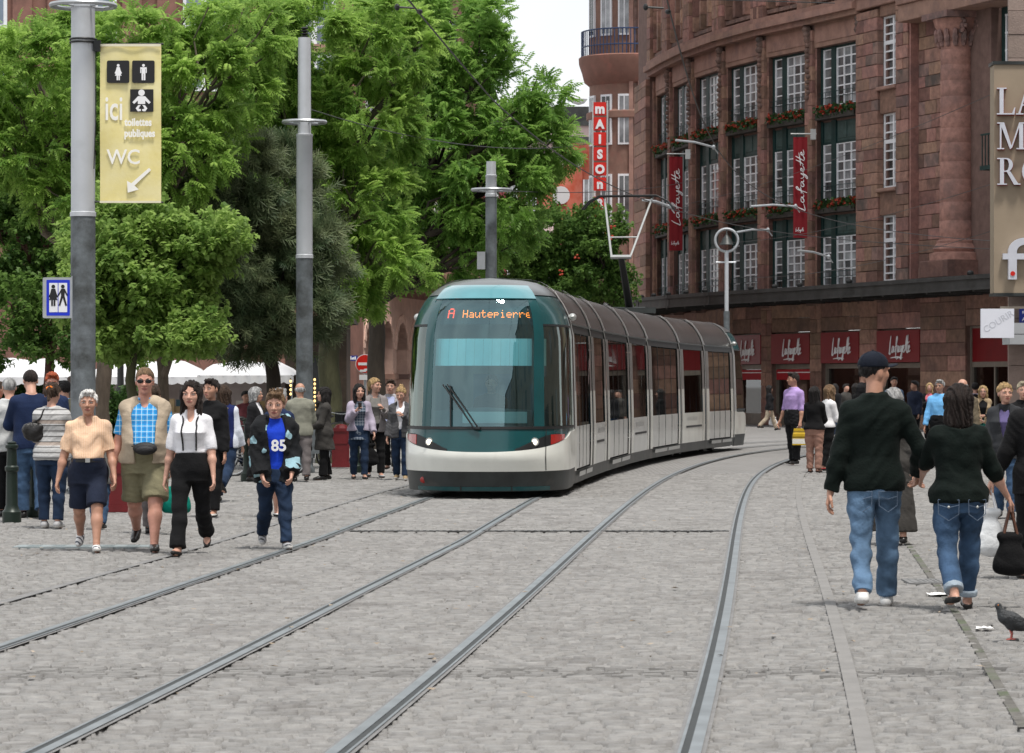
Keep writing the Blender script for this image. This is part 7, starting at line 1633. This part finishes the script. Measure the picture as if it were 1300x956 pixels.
tree(420, 64, .24, [(400, 60, 95, 80), (340, 120, 70, 80), (460, 150, 85, 70), (390, 200, 80, 60), (450, 260, 80, 60), (400, 300, 65, 45), (320, 40, 75, 60), (480, 330, 60, 45), (500, 60, 60, 70), (450, 370, 45, 28)], 'pinnate', L_bright, M_barkG, 14500, 'tall yellow green feathery tree with a thick mossy trunk by the women', 5, scale=.62, zfork=4.0)
tree(478, 78, .24, [(560, 50, 90, 70), (600, 130, 90, 70), (650, 180, 70, 60), (540, 180, 90, 70), (620, 240, 75, 50), (550, 280, 80, 50), (600, 70, 55, 55), (690, 190, 45, 45), (690, 130, 38, 30), (560, 330, 70, 35), (640, 290, 50, 40), (500, 250, 60, 60), (505, 10, 70, 50)], 'pinnate', L_deep, M_barkD, 15000, 'big dark green feathery tree against the white sky, behind the tram', 6, zfork=4.2, scale=.72)
tree(735, 118, .14, [(700, 300, 45, 40), (740, 330, 45, 40), (690, 350, 40, 35), (755, 290, 38, 30), (765, 350, 28, 32), (720, 360, 50, 30), (650, 330, 45, 40), (790, 365, 14, 24)], 'broad', L_small, M_barkD, 5200, 'smaller tree with a few red blossoms over the tram roof', 7, zfork=3.0, scale=1.5)
bl = MB(); rb = random.Random(8)
for _ in range(6):
    p = PW(rb.uniform(670, 790), rb.uniform(270, 380), 116.4); 
    for q in range(4): bl.ell(p+Vector((rb.uniform(-.1, .1), rb.uniform(-.1, .1), rb.uniform(-.1, .1))), (.05, .05, .04), 6, 4)
bo = bl.build('blossom', M_petal, [o for o in bpy.data.objects if o.get('label', '').startswith('smaller tree')][0], kind='stuff')
# far tree wall behind, and a clipped hedge
tree(300, 98, .2, [(250, 120, 110, 90), (120, 150, 110, 90), (380, 160, 90, 90), (20, 200, 80, 90), (330, 260, 80, 70), (180, 300, 90, 60), (60, 330, 70, 70), (520, 200, 60, 80), (430, 320, 40, 40)], 'pinnate', L_deep, M_barkD, 7000, 'broad dark tree standing farther back in the square', 9, zfork=4.5, scale=1.35)
def hedge(px0, px1, Y, h, label, seed):
    a = (px0-CX)*Y/FP; b = (px1-CX)*Y/FP; t = thing('hedge', ((a+b)/2, Y, 0), label, 'hedge', 'hedges in the square'); lobes = [(Vector((a+(b-a)*(i+.5)/6, Y, h*.5)), ((b-a)/9, .5, h*.55)) for i in range(6)]
    st = MB(); 
    for i in range(8): st.tube([(a+(b-a)*(i+.5)/8, Y, 0), (a+(b-a)*(i+.5)/8, Y, h*.7)], .03, 6)
    st.build('stems', M_barkD, t, kind='stuff'); crown('foliage', lobes, 'broad', L_hedge, 1400, t, seed, 1.0)
hedge(118, 182, 74, 1.35, 'clipped green hedge between the thick mast and the lantern', 21); hedge(-30, 60, 84, 1.6, 'dark green hedge behind the queue at the left edge', 22)

# ================================================================ masts, lamps, signs
M_mast = mat('grey mast paint', (.50, .52, .55), .45, .06, 1.5, .03, 20, metal=.25, dirt=(.43, .45, .47)); M_mastD = mat('stained mast paint', (.15, .17, .185), .6, .25, 3, .15, 18, dirt=(.05, .055, .055), dirtpos=(.45, .62)); M_gal = mat('galvanised steel', (.42, .44, .46), .4, .1, 5, metal=.6)
def mast(px, Y, r0, r1, ztop, zsplit, label, ringz=None, ringr=.5, collar=None, group='tram masts'):
    x = (px-CX)*Y/FP; t = thing('tram_mast', (x, Y, 0), label, 'mast', group)
    m = MB(); m.lathe([(r0*1.25, 0), (r0*1.25, .08), (r0*1.04, .12), (r0*1.02, .6), (r0, zsplit)], (x, Y, 0), 24); m.build('lower_pole', M_mastD, t, True)
    m = MB(); m.lathe([(r0*1.06, zsplit), (r0*1.06, zsplit+.06), (r0*.98, zsplit+.07), (r0*.97, zsplit+(ztop-zsplit)*.55), (r0*1.02, zsplit+(ztop-zsplit)*.55+.01), (r0*1.02, zsplit+(ztop-zsplit)*.55+.05), (r1*1.04, zsplit+(ztop-zsplit)*.55+.06), (r1, ztop)], (x, Y, 0), 24); m.build('upper_pole', M_mast, t, True)
    if ringz:
        m = MB(); n = 30
        for rr, th in ((ringr, .035), (ringr*.86, .02)): m.tube([(x+rr*cos(2*pi*k/n), Y+rr*sin(2*pi*k/n), ringz) for k in range(n+1)], th, 6)
        for k in range(4): a = pi/4+k*pi/2; m.tube([(x, Y, ringz-.02), (x+ringr*cos(a), Y+ringr*sin(a), ringz)], .018, 5)
        m.build('ring', M_gal, t, True)
    return t, x
YA = 45.5; kA = YA/FP; zz_ = lambda py, Y: EYE+(HY-py)*Y/FP
tA, xA = mast(105.5, YA, .178, .150, 9.5, zz_(275, YA), 'thick grey tram mast at the left carrying the yellow toilet banner', zz_(7, YA), .46)
m = MB()
for py in (50, 54): z = zz_(py, YA); m.tube([(xA+.19*cos(2*pi*k/20), YA+.19*sin(2*pi*k/20), z) for k in range(21)], .014, 5)
m.tube([(xA+.19, YA-.03, zz_(52, YA)), (xA+.19, YA-.05, zz_(150, YA)), (xA+.17, YA-.1, zz_(215, YA))], .008, 5); m.box(xA+.17, xA+.26, YA-.12, YA, zz_(66, YA), zz_(52, YA)); m.build('clamp', M_black, tA, True)
# toilet banner
M_yel = mat('yellow banner cloth', (.72, .62, .24), .75, .05, 1.6, .1, 12, col2=(.78, .71, .40)); M_ink = mat('black print', (.012, .012, .014), .6, .05, 3)
bx0, bx1, bz0, bz1 = (127.5-CX)*kA, (205-CX)*kA, zz_(258, YA), zz_(57, YA); Yb = YA-.06
tb = thing('hanging_banner', (bx0, Yb, bz0), 'yellow banner with toilet symbols and an arrow on the thick mast', 'banner'); FB_ = WF(0, Yb, 0)
m = MB(); n = 14; mm = 24; W = n+1
def bw(u, v): return .012*sin(u*5+v*9)*sin(v*3.1)+.008*sin(u*11+2)
vs = [(bx0+(bx1-bx0)*i/n, Yb+.01+bw(i/n, k/mm), bz0+(bz1-bz0)*k/mm) for k in range(mm+1) for i in range(n+1)]; vs += [(x, y+.012, z) for x, y, z in vs]; B = W*(mm+1)
m.add(vs, [(k*W+i, k*W+i+1, (k+1)*W+i+1, (k+1)*W+i) for k in range(mm) for i in range(n)]+[(B+k*W+i, B+(k+1)*W+i, B+(k+1)*W+i+1, B+k*W+i+1) for k in range(mm) for i in range(n)]); m.build('cloth', M_yel, tb, True)
m = MB(); m.box(bx0, bx1, Yb-.022, Yb-.012, bz1-.03, bz1+.004); m.box(bx0, bx1, Yb-.022, Yb-.012, bz0, bz0+.03); m.build('hem', mat('pale hem', (.72, .68, .52), .8, .05, 3), tb)
m = MB(); m.tube([(xA+.1, Yb+.03, bz1-.0), (bx1+.03, Yb+.03, bz1+.01)], .016, 6); m.tube([(xA+.1, Yb+.03, bz0+.02), (bx1+.03, Yb+.03, bz0+.01)], .016, 6); m.build('banner_arm', M_black, tb)
def bp(px, py): return ((px-CX)*kA, zz_(py, YA))
def rrect(mb, x0, z0, x1, z1, r, d0, d1, mi=0):
    pts = [(cx+r*cos(a), cz+r*sin(a)) for cx, cz, a0 in ((x1-r, z1-r, 0), (x0+r, z1-r, pi/2), (x0+r, z0+r, pi), (x1-r, z0+r, 1.5*pi)) for a in (a0, a0+pi/6, a0+pi/3, a0+pi/2)]; mb.prism(pts, FB_, d0, d1, mi)
D0, D1, D2 = .012, .016, .021
for (p0, p1, rr) in (((136.5, 77.5), (165, 106), .025), ((168.5, 77.5), (197, 106), .025), ((166, 114), (195.5, 142.5), .004)):
    (xa, za), (xb, zb2) = bp(*p0), bp(*p1); m = MB(); rrect(m, xa, zb2, xb, za, rr, D0, D1); m.build('symbol_panel', M_ink, tb)
def disc(mb, cx, cz, r, F=None, d0=D1, d1=D2, n=14): mb.prism([(cx+r*cos(2*pi*k/n), cz+r*sin(2*pi*k/n)) for k in range(n)], F or FB_, d0, d1)
def figure(kind, cx, ztop, h, mm_, parent, F=None, d0=D1, d1=D2, name='symbol'):
    m = MB(); F = F or FB_; e = [0]
    def P(pts): e[0] += .0004; m.prism([(cx+x*h, ztop+z*h) for x, z in pts], F, d0, d1+e[0])
    disc(m, cx, ztop-.085*h, .088*h, F, d0, d1)
    if kind == 'woman': P([(-.09, -.19), (.09, -.19), (.155, -.42), (.225, -.56), (.15, -.62), (.21, -.72), (.10, -.72), (.10, -1), (.015, -1), (.015, -.72), (-.015, -.72), (-.015, -1), (-.10, -1), (-.10, -.72), (-.21, -.72), (-.15, -.62), (-.225, -.56), (-.155, -.42)])
    if kind == 'man': P([(-.2, -.2), (.2, -.2), (.2, -.56), (.14, -.56), (.14, -.30), (.115, -.30), (.115, -1), (.015, -1), (.015, -.6), (-.015, -.6), (-.015, -1), (-.115, -1), (-.115, -.30), (-.14, -.30), (-.14, -.56), (-.2, -.56)])
    if kind == 'walk': P([(-.07, -.19), (.09, -.19), (.24, -.50), (.19, -.53), (.09, -.36), (.08, -.52), (.20, -.98), (.12, -1), (.0, -.62), (-.12, -1), (-.20, -.98), (-.08, -.52), (-.09, -.36), (-.19, -.53), (-.24, -.50)])
    if kind == 'baby':
        P([(-.16, -.30), (.16, -.30), (.42, -.58), (.34, -.66), (.17, -.50), (.17, -.66), (-.17, -.66), (-.17, -.50), (-.34, -.66), (-.42, -.58)]); disc(m, cx, ztop-.14*h, .15*h, F, d0, d1+.001)
        for s in (-1, 1): P([(s*.03, -.70), (s*.16, -.72), (s*.27, -.86), (s*.17, -1.0), (s*.03, -.98), (s*.03, -.90), (s*.14, -.88), (s*.10, -.80)])
    m.build(name, mm_, parent)
h20 = 20.5*kA; figure('woman', bp(151, 0)[0], bp(0, 82)[1], h20, M_wtxt, tb); figure('man', bp(183, 0)[0], bp(0, 82)[1], h20, M_wtxt, tb); figure('baby', bp(180.5, 0)[0], bp(0, 114.5)[1], 27.5*kA, M_wtxt, tb)
M_pale = mat('pale banner print', (.86, .85, .80), .75, .04, 3)
for s, px, py, sz, sxx, b in (('ici', 133.5, 152.5, .50, .62, .006), ('toilettes', 159, 160, .15, .78, .006), ('publiques', 158.5, 174, .15, .78, .006), ('WC', 136.5, 208.5, .30, .92, .004)):
    x, z = bp(px, py); text('lettering', s, FB_, x, z, sz, .0135, M_pale, tb, .002, sx=sxx, bold=b)
m = MB(); A_ = [bp(*p) for p in ((190, 213.5), (192.5, 216.5), (171.5, 236), (177, 241), (163, 245), (162, 230), (167.5, 233))]; m.prism([A_[i] for i in (0, 6, 5, 4, 3, 2, 1)], FB_, .010, .015); m.build('arrow', M_pale, tb)
# lit toilet box on the mast
x0, z0 = bp(55.5, 404); x1, z1 = bp(93, 352.5); t = thing('toilet_sign', (x0, YA, z0), 'small blue and white toilet sign box on the left side of the thick mast', 'sign')
m = MB(); FBs = WF(0, YA-.1, 0); FB_ = FBs; rrect(m, x0, z0, x1, z1, .02, -.16, .0); m.box(x1, xA-.1, YA-.05, YA+.02, z0+.05, z1-.05); m.box(x1-.01, x1+.03, YA-.11, YA+.05, z0-.03, z1+.02); m.build('housing', M_gal, t)
m = MB(); rrect(m, x0+.055, z0+.035, x1-.035, z1-.035, .01, 0, .004); m.build('face', mat('sign blue', (.008, .03, .52), .4, .04, 3), t)
m = MB(); rrect(m, x0+.095, z0+.085, (x0+x1)/2+.004, z1-.08, .003, .004, .007); rrect(m, (x0+x1)/2+.016, z0+.085, x1-.073, z1-.08, .003, .004, .007); m.build('white_field', mat('sign field', (.75, .76, .80), .5, .03, 3), t)
hh = z1-z0-.28; figure('woman', (x0+.095+(x0+x1)/2)/2, z1-.105, hh, M_ink, t, FBs, .007, .011); figure('walk', ((x0+x1)/2+.016+x1-.073)/2, z1-.105, hh, M_ink, t, FBs, .007, .011)
# second and third masts
YB = 57.0; tB, xB = mast(386.5, YB, .150, .115, zz_(48, YB), zz_(328, YB), 'tall grey tram mast right of the pine tree', zz_(155, YB), .38)
m = MB()
for k in range(4): m.lathe([(.03, 0), (.07, .015), (.07, .03), (.03, .045)], (xB, YB, zz_(48, YB)+k*.05), 12)
m.build('insulator', M_black, tB, True)
m = MB(); m.lathe([(.1, .25), (.19, .27), (.2, .5), (.16, .95), (.17, 1.0)], (xB, YB, 0), 20); m.box(xB+.14, xB+.4, YB-.12, YB+.12, .35, 1.05); m.build('cabinet', M_mastD, tB)
YC = 70.0; tC, xC = mast(623.5, YC, .125, .105, zz_(205, YC), zz_(250, YC), 'grey tram mast rising behind the tram roof', zz_(241, YC), .42)
m = MB(); m.box(xC-.31, xC-.13, YC-.2, YC+.05, zz_(342, YC), zz_(320, YC)); m.build('speaker_box', M_gal, tC)
# ring lantern post by the store
YD = 103.0; xD = (922.5-CX)*YD/FP; t = thing('street_lamp', (xD, YD, 0), 'slim street lamp with a bell inside a ring before the store', 'street lamp'); zc = zz_(305, YD); rr = 14.5*YD/FP
m = MB(); m.tube([(xD, YD, 0), (xD, YD, zz_(395, YD))], .10, 12); m.build('lower_post', M_mastD, t, True); m = MB(); m.tube([(xD, YD, zz_(395, YD)), (xD, YD, zc-rr)], .068, 12); m.tube([(xD-.35, YD, zz_(333, YD)), (xD+.3, YD, zz_(333, YD))], .03, 6); m.build('post', M_mast, t, True)
m = MB(); m.tube([(xD+rr*cos(2*pi*k/28), YD, zc+rr*sin(2*pi*k/28)) for k in range(29)], .045, 8); m.build('ring', M_gal, t, True); m = MB(); m.lathe([(.24, -.14), (.2, -.1), (.15, .04), (.08, .12), (.03, .2), (.02, rr)], (xD, YD, zc), 14); m.build('bell', M_skirt, t, True)
# no entry sign
YE = 86.0; p = PW(463.5, 462, YE); t = thing('no_entry_sign', (p.x, YE, 0), 'round red no entry sign with a white bar by the arcade', 'road sign'); r_ = 12.3*YE/FP
m = MB(); m.tube([(p.x, YE+.05, 0), (p.x, YE+.05, p.z+r_)], .035, 10); m.build('post', M_gal, t, True); FE = WF(p.x, YE, p.z); m = MB(); disc(m, 0, 0, r_, FE, -.01, .0, 32); m.build('rim', M_wfr, t); m = MB(); disc(m, 0, 0, r_*.93, FE, 0, .006, 32); m.build('disc', M_sr, t); m = MB(); m.fbox(FE, -r_*.72, r_*.72, .006, .011, -r_*.14, r_*.14); m.build('bar', M_wtxt, t)
m = MB(); m.fbox(FE, -r_*.55, r_*.1, .006, .010, -r_*.82, -r_*.6); m.fbox(FE, -r_*.1, r_*.5, .0062, .0105, -r_*.7, -r_*.5); m.build('sticker', M_wfr, t); m = MB(); m.fbox(FE, -r_*.6, r_*.6, 0, .006, -r_*1.65, -r_*1.12); m.build('sub_plate', M_wfr, t)
# ornate dark lantern column
YF = 78.0; x = (153-CX)*YF/FP; t = thing('lamp_column', (x, YF, 0), 'ornate dark cast iron lamp column among the trees', 'street lamp'); m = MB(); m.lathe([(.26, 0), (.26, .1), (.2, .15), (.17, .6), (.2, .65), (.12, .75), (.10, 1.3), (.15, 1.35), (.13, 1.45), (.085, 1.55), (.07, 3.0), (.12, 3.05), (.10, 3.2), (.05, 3.3), (.045, 3.7)], (x, YF, 0), 16); m.build('column', M_black, t, True); m = MB(); m.lathe([(.1, 3.7), (.22, 4.15), (.24, 4.17), (.05, 4.4), (.01, 4.5)], (x, YF, 0), 6); m.build('lantern', M_wfr, t)

# ================================================================ wires
M_wire = mat('overhead wire', (.05, .05, .052), .5, .1, 3, metal=.5)
def wire(pts, r, label, name='overhead_wire', m=None):
    mb = MB(); mb.tube(pts, r, 5); o = mb.build(name, m or M_wire, None, True); tag(o, label, 'wire', 'overhead wires'); return o
def sag(a, b, s, n=12): return [a.lerp(b, t/n)-Vector((0, 0, s*4*(t/n)*(1-t/n))) for t in range(n+1)]
zw = 5.72
wire([Vector((q.x, q.y, zw)) for q in TL if 5 < q.y < 100], .011, 'contact wire above the track the tram stands on')
wire([Vector((q.x, q.y, zw+.03)) for q in TR if 5 < q.y < 100], .010, 'contact wire above the empty right hand track')
Ysp = 35.0
wire(sag(PW(470, -6, Ysp), PW(1060, 4, Ysp), -.02), .006, 'thin span wire crossing the top of the picture above the tram')
for (px, path) in ((563, TL), (860, TR)):
    q = min(path, key=lambda v: abs(v.y-Ysp)); m = MB(); m.tube([(q.x-.25, Ysp, PW(0, 9, Ysp).z), (q.x-.05, Ysp, zw+.06)], .012, 6); m.ell((q.x, Ysp, zw+.02), (.035, .06, .03), 8, 5); m.ell((q.x-.25, Ysp, PW(0, 9, Ysp).z), (.03, .03, .04), 8, 5); tag(m.build('wire_hanger', M_black), 'small black hanger holding the contact wire of the %s track' % ('tram' if path is TL else 'right hand'), 'wire hanger', 'wire hangers')
wire(sag(PW(391, 138, YB), PW(745, 183, 80), .35), .010, 'span wire from the tall grey mast towards the tram roof')
wire(sag(Vector((xC, YC, zz_(241, YC))), facpt(905)+Vector((0, 0, 10.2)), .3), .010, 'span wire from the mast behind the tram to the store front')
for (a, b, l) in ((PW(1285, 108, 70), facpt(850)+Vector((0, 0, 9.3)), 'upper slack wire across the store front'), (PW(1285, 225, 70), facpt(905)+Vector((0, 0, 7.4)), 'middle slack wire across the store front'), (PW(1285, 285, 70), facpt(940)+Vector((0, 0, 5.9)), 'lower slack wire just above the canopy')): wire(sag(a, b, .35, 16), .008, l)
for (x0, y0, x1, y1, Y0, l) in ((660, 172, 722, 186, 84, 'silver bracket tube among the leaves left of the letter sign'), (858, 178, 906, 187, 100, 'silver bracket tube above the left red banner'), (816, 254, 850, 262, 88, 'silver bracket tube right of the pantograph'), (953, 262, 1010, 262, 100, 'silver bracket tube left of the right red banner'), (1013, 318, 1052, 326, 100, 'lower silver bracket tube before the first window bay'), (935, 295, 975, 292, 100, 'silver bracket tube right of the ring lamp')):
    m = MB(); a, b = PW(x0, y0, Y0), PW(x1, y1, Y0+1); m.tube([a, a.lerp(b, .5)+Vector((0, 0, .05)), b], .035, 8); m.ell(b, (.06, .1, .08), 8, 5); m.tube([b, b+Vector((.15, .2, -.18))], .02, 5); tag(m.build('wire_bracket', M_gal, None, True), l, 'bracket', 'wire brackets')

# ================================================================ market tents, bollards, bins, bicycles
M_tent = mat('white tent canvas', (.62, .62, .64), .8, .05, 2, .1, 8); M_tentb = mat('tent wall', (.36, .30, .28), .9, .15, 2)
def tent(px0, px1, Y, zr, ze, label, seed):
    a, b = (px0-CX)*Y/FP, (px1-CX)*Y/FP; w = b-a; t = thing('market_tent', ((a+b)/2, Y, 0), label, 'market tent', 'white market tents'); d = 1.6; m = MB(); n = 16; vs = []; r = random.Random(seed)
    for k in range(7):
        v = k/6*2-1
        for i in range(n+1): u = i/n*2-1; zz = zr-(zr-ze)*max(abs(v)**1.2, abs(u)**5*.9)-.03*sin(u*9+v*3)*(1-abs(v)); vs.append(((a+b)/2+u*w/2, Y+v*d, zz))
    W = n+1; m.add(vs, [(k*W+i, k*W+i+1, (k+1)*W+i+1, (k+1)*W+i) for k in range(6) for i in range(n)]); c = m.build('canopy', M_tent, t, True)
    m = MB(); nn = 40; vs = []
    for i in range(nn+1): u = i/nn*2-1; x = (a+b)/2+u*w/2; z = ze-.02-(zr-ze)*.0; vs += [(x, Y-d-.01+.02*sin(i*1.3), ze+.01), (x, Y-d-.02+.03*sin(i*1.3), ze-.16-.05*abs(sin(i*pi/4)))]
    m.add(vs, [(2*i, 2*i+2, 2*i+3, 2*i+1) for i in range(nn)]); m.build('valance', M_tent, t, True)
    for sx in (-1, 1):
        for sy in (-1, 1): m = MB(); m.tube([((a+b)/2+sx*(w/2-.05), Y+sy*(d-.05), 0), ((a+b)/2+sx*(w/2-.05), Y+sy*(d-.05), ze+.02)], .025, 8); m.build('pole', M_gal, t, True)
    m = MB(); m.box(a+.1, b-.1, Y+d-.1, Y+d-.06, .0, ze+.1); m.build('back_wall', M_tentb, t)
    g = thing('market_table', ((a+b)/2, Y-.6, 0), 'trestle table with goods under the %s' % ' '.join(label.split()[:6]), 'table', 'market tables'); m = MB(); m.box(a+.3, b-.3, Y-1.1, Y-.2, .75, .8); m.build('table_top', beige, g)
    m = MB()
    for xx in (a+.4, b-.45):
        for yy in (Y-1.05, Y-.3): m.box(xx, xx+.05, yy, yy+.05, 0, .75)
    m.build('leg', M_gal, g); m = MB()
    for q in range(14): x = r.uniform(a+.4, b-.4); s = r.uniform(.06, .16); m.box(x-s, x+s, Y-.9+r.uniform(0, .4), Y-.5, .8, .8+r.uniform(.08, .4), q % 3)
    m.build('goods', [disp_cols[3], disp_cols[4], disp_cols[0]], g, kind='stuff')
tent(-45, 96, 84, 2.28, 1.78, 'white market tent at the left edge behind the queue', 1)
tent(118, 262, 90, 2.28, 1.80, 'middle white market tent between the tree trunks', 2)
tent(258, 378, 82, 2.20, 1.82, 'right hand white market tent with a wavy fringe next to the pine', 3)
M_boll = mat('dark green iron', (.012, .022, .016), .4, .2, 5, metal=.2)
def boll(px, fy, hpx, label):
    g = GW(px, fy, .02); h = hpx*g.y/FP; t = MB(); t.lathe([(.11, 0), (.11, .12), (.085, .15), (.07, .2), (.065, h*.62), (.08, h*.64), (.08, h*.68), (.062, h*.7), (.055, h*.9), (.075, h*.92), (.075, h*.95), (.05, h*.965), (.055, h*.985), (.02, h)], g, 16); tag(t.build('bollard', M_boll, None, True), label, 'bollard', 'dark green bollards')
boll(15, 663, 103, 'dark green bollard with a round top at the left edge'); boll(43, 656, 98, 'dark green bollard half hidden behind the woman in stripes'); boll(314, 611, 80, 'dark green bollard left of the boy, near the man in the black suit'); boll(452, 600, 70, 'dark green bollard behind the phone girl')
M_mar = mat('maroon paint', (.14, .012, .015), .45, .15, 4)
def binn(px, fy, wpx, hpx, label):
    g = GW(px, fy, .02); k = g.y/FP; w = wpx*k/2; h = hpx*k; t = thing('litter_bin', g, label, 'litter bin', 'maroon litter bins'); m = MB()
    m.box(g.x-w*1.15, g.x+w*1.15, g.y-w*1.15, g.y+w*1.15, .02, .10); m.box(g.x-w*1.05, g.x+w*1.05, g.y-w*1.05, g.y+w*1.05, .10, .16); m.build('plinth', M_mar, t); m = MB(); m.box(g.x-w, g.x+w, g.y-w, g.y+w, .16, h-.08)
    for s in (-1, 1): m.box(g.x+s*w*.98-.02, g.x+s*w*.98+.02, g.y-w-.012, g.y-w, .16, h-.08)
    m.box(g.x-w, g.x+w, g.y-w-.012, g.y-w, h*.6, h*.63); m.build('body', M_mar, t); m = MB(); m.box(g.x-w*1.1, g.x+w*1.1, g.y-w*1.1, g.y+w*1.1, h-.08, h-.02); m.lathe([(w*.9, h-.02), (w*.7, h+.04), (w*.2, h+.06)], (g.x, g.y, 0), 14); m.build('lid', M_mar, t)
binn(158, 649, 44, 84, 'wide maroon bin behind the old man and the man in plaid'); binn(433, 593, 20, 52, 'narrow maroon bin between the coat woman and the phone girl')
M_bike = mat('bicycle paint', (.02, .022, .026), .4, .2, 5)
def bicycle(px, fy, rz, label):
    g = GW(px, fy, .02); t = thing('bicycle', g, label, 'bicycle', 'parked bicycles', rz); r = .33
    def whl(x):
        m = MB(); n = 28; m.tube([(x+r*cos(2*pi*k/n), 0, r+r*sin(2*pi*k/n)) for k in range(n+1)], .017, 6); w = m.build('tyre', M_black, t, True, True); m = MB(); m.tube([(x+(r-.03)*cos(2*pi*k/n), 0, r+(r-.03)*sin(2*pi*k/n)) for k in range(n+1)], .009, 5); m.build('rim', M_gal, w, True, True); m = MB()
        for k in range(16): a = 2*pi*k/16; m.tube([(x, .02*(-1)**k, r), (x+(r-.03)*cos(a), 0, r+(r-.03)*sin(a))], .0025, 3)
        m.build('spokes', M_gal, w, False, True)
    whl(-.52); whl(.52); m = MB(); B, S, Hd = (-.08, 0, .30), (-.2, 0, .82), (.36, 0, .85)
    for a, b in ((B, S), (B, Hd), (S, Hd), ((-.52, 0, r), S), ((-.52, 0, r), B), (Hd, (.52, 0, r)), (Hd, (.33, 0, 1.0)), (S, (-.22, 0, .95))): m.tube([a, b], .017, 6)
    m.build('frame', M_bike, t, True, True); m = MB(); m.tube(catmull([(.18, -.28, 1.02), (.30, -.26, 1.04), (.34, 0, 1.0), (.30, .26, 1.04), (.18, .28, 1.02)], 4), .013, 6); m.build('handlebar', M_gal, t, True, True); m = MB(); m.ell((-.24, 0, .97), (.14, .08, .035), 10, 6); m.build('saddle', M_black, t, True, True); m = MB(); m.tube([(-.08, -.05, .3), (-.08, .05, .3)], .09, 14); m.tube([(-.08, -.06, .3), (.0, -.06, .16), (.0, -.12, .16)], .012, 5); m.build('crank', M_gal, t, True, True); m = MB(); m.box(.36, .62, -.16, .16, .85, 1.05); m.build('basket', M_black, t, False, True)
bicycle(332, 604, .35, 'bicycle parked beside the man in the black suit, nearer the tent'); bicycle(318, 598, .1, 'bicycle standing behind the other one at the tent'); bicycle(425, 592, 1.2, 'bicycle leaning behind the coat woman next to the narrow maroon bin')
# festoon bulbs on the stall by the second mast
Yg = 80.0; t = thing('string_of_bulbs', PW(414, 480, Yg), 'vertical string of warm light bulbs right of the tall mast', 'lights', 'strings of bulbs'); m = MB()
for k in range(9): m.ell(PW(399.5, 482+k*5.4, Yg), (.03, .03, .036), 8, 6)
m.build('bulb', mat('warm bulb', (1, .66, .25), .4, .05, 3, emit=1.3), t, True); m = MB(); m.tube([PW(399.5, 478, Yg+.06), PW(399.5, 532, Yg+.06)], .015, 5); m.build('cable', M_black, t)
t = thing('string_of_bulbs', PW(370, 480, Yg), 'short string of warm light bulbs left of the tall mast', 'lights', 'strings of bulbs'); m = MB()
for k in range(4): m.ell(PW(369, 484+k*5.4, Yg), (.03, .03, .036), 8, 6)
m.build('bulb', mat('warm bulb', (1, .66, .25), .4, .05, 3, emit=1.3), t, True); m = MB(); m.tube([PW(369, 480, Yg+.06), PW(369, 506, Yg+.06)], .015, 5); m.build('cable', M_black, t)
ks = thing('market_kiosk', (PW(405, 500, 83).x, 83, 0), 'dark brown market kiosk between the tall mast and the mossy trunk', 'kiosk'); m = MB(); xk0, xk1 = (362-CX)*83/FP, (440-CX)*83/FP; m.box(xk0, xk1, 83, 85, 0, 3.2); m.build('body', mat('kiosk brown', (.05, .035, .025), .8, .3, 4, dirt=(.09, .06, .04)), ks); m = MB(); m.box(xk0-.2, xk1+.2, 82.6, 85.2, 3.2, 3.4); m.build('roof', M_barkD, ks); m = MB(); m.box(xk0+.4, xk1-.4, 82.96, 83.02, 1.1, 2.3); m.build('hatch', M_dark, ks)
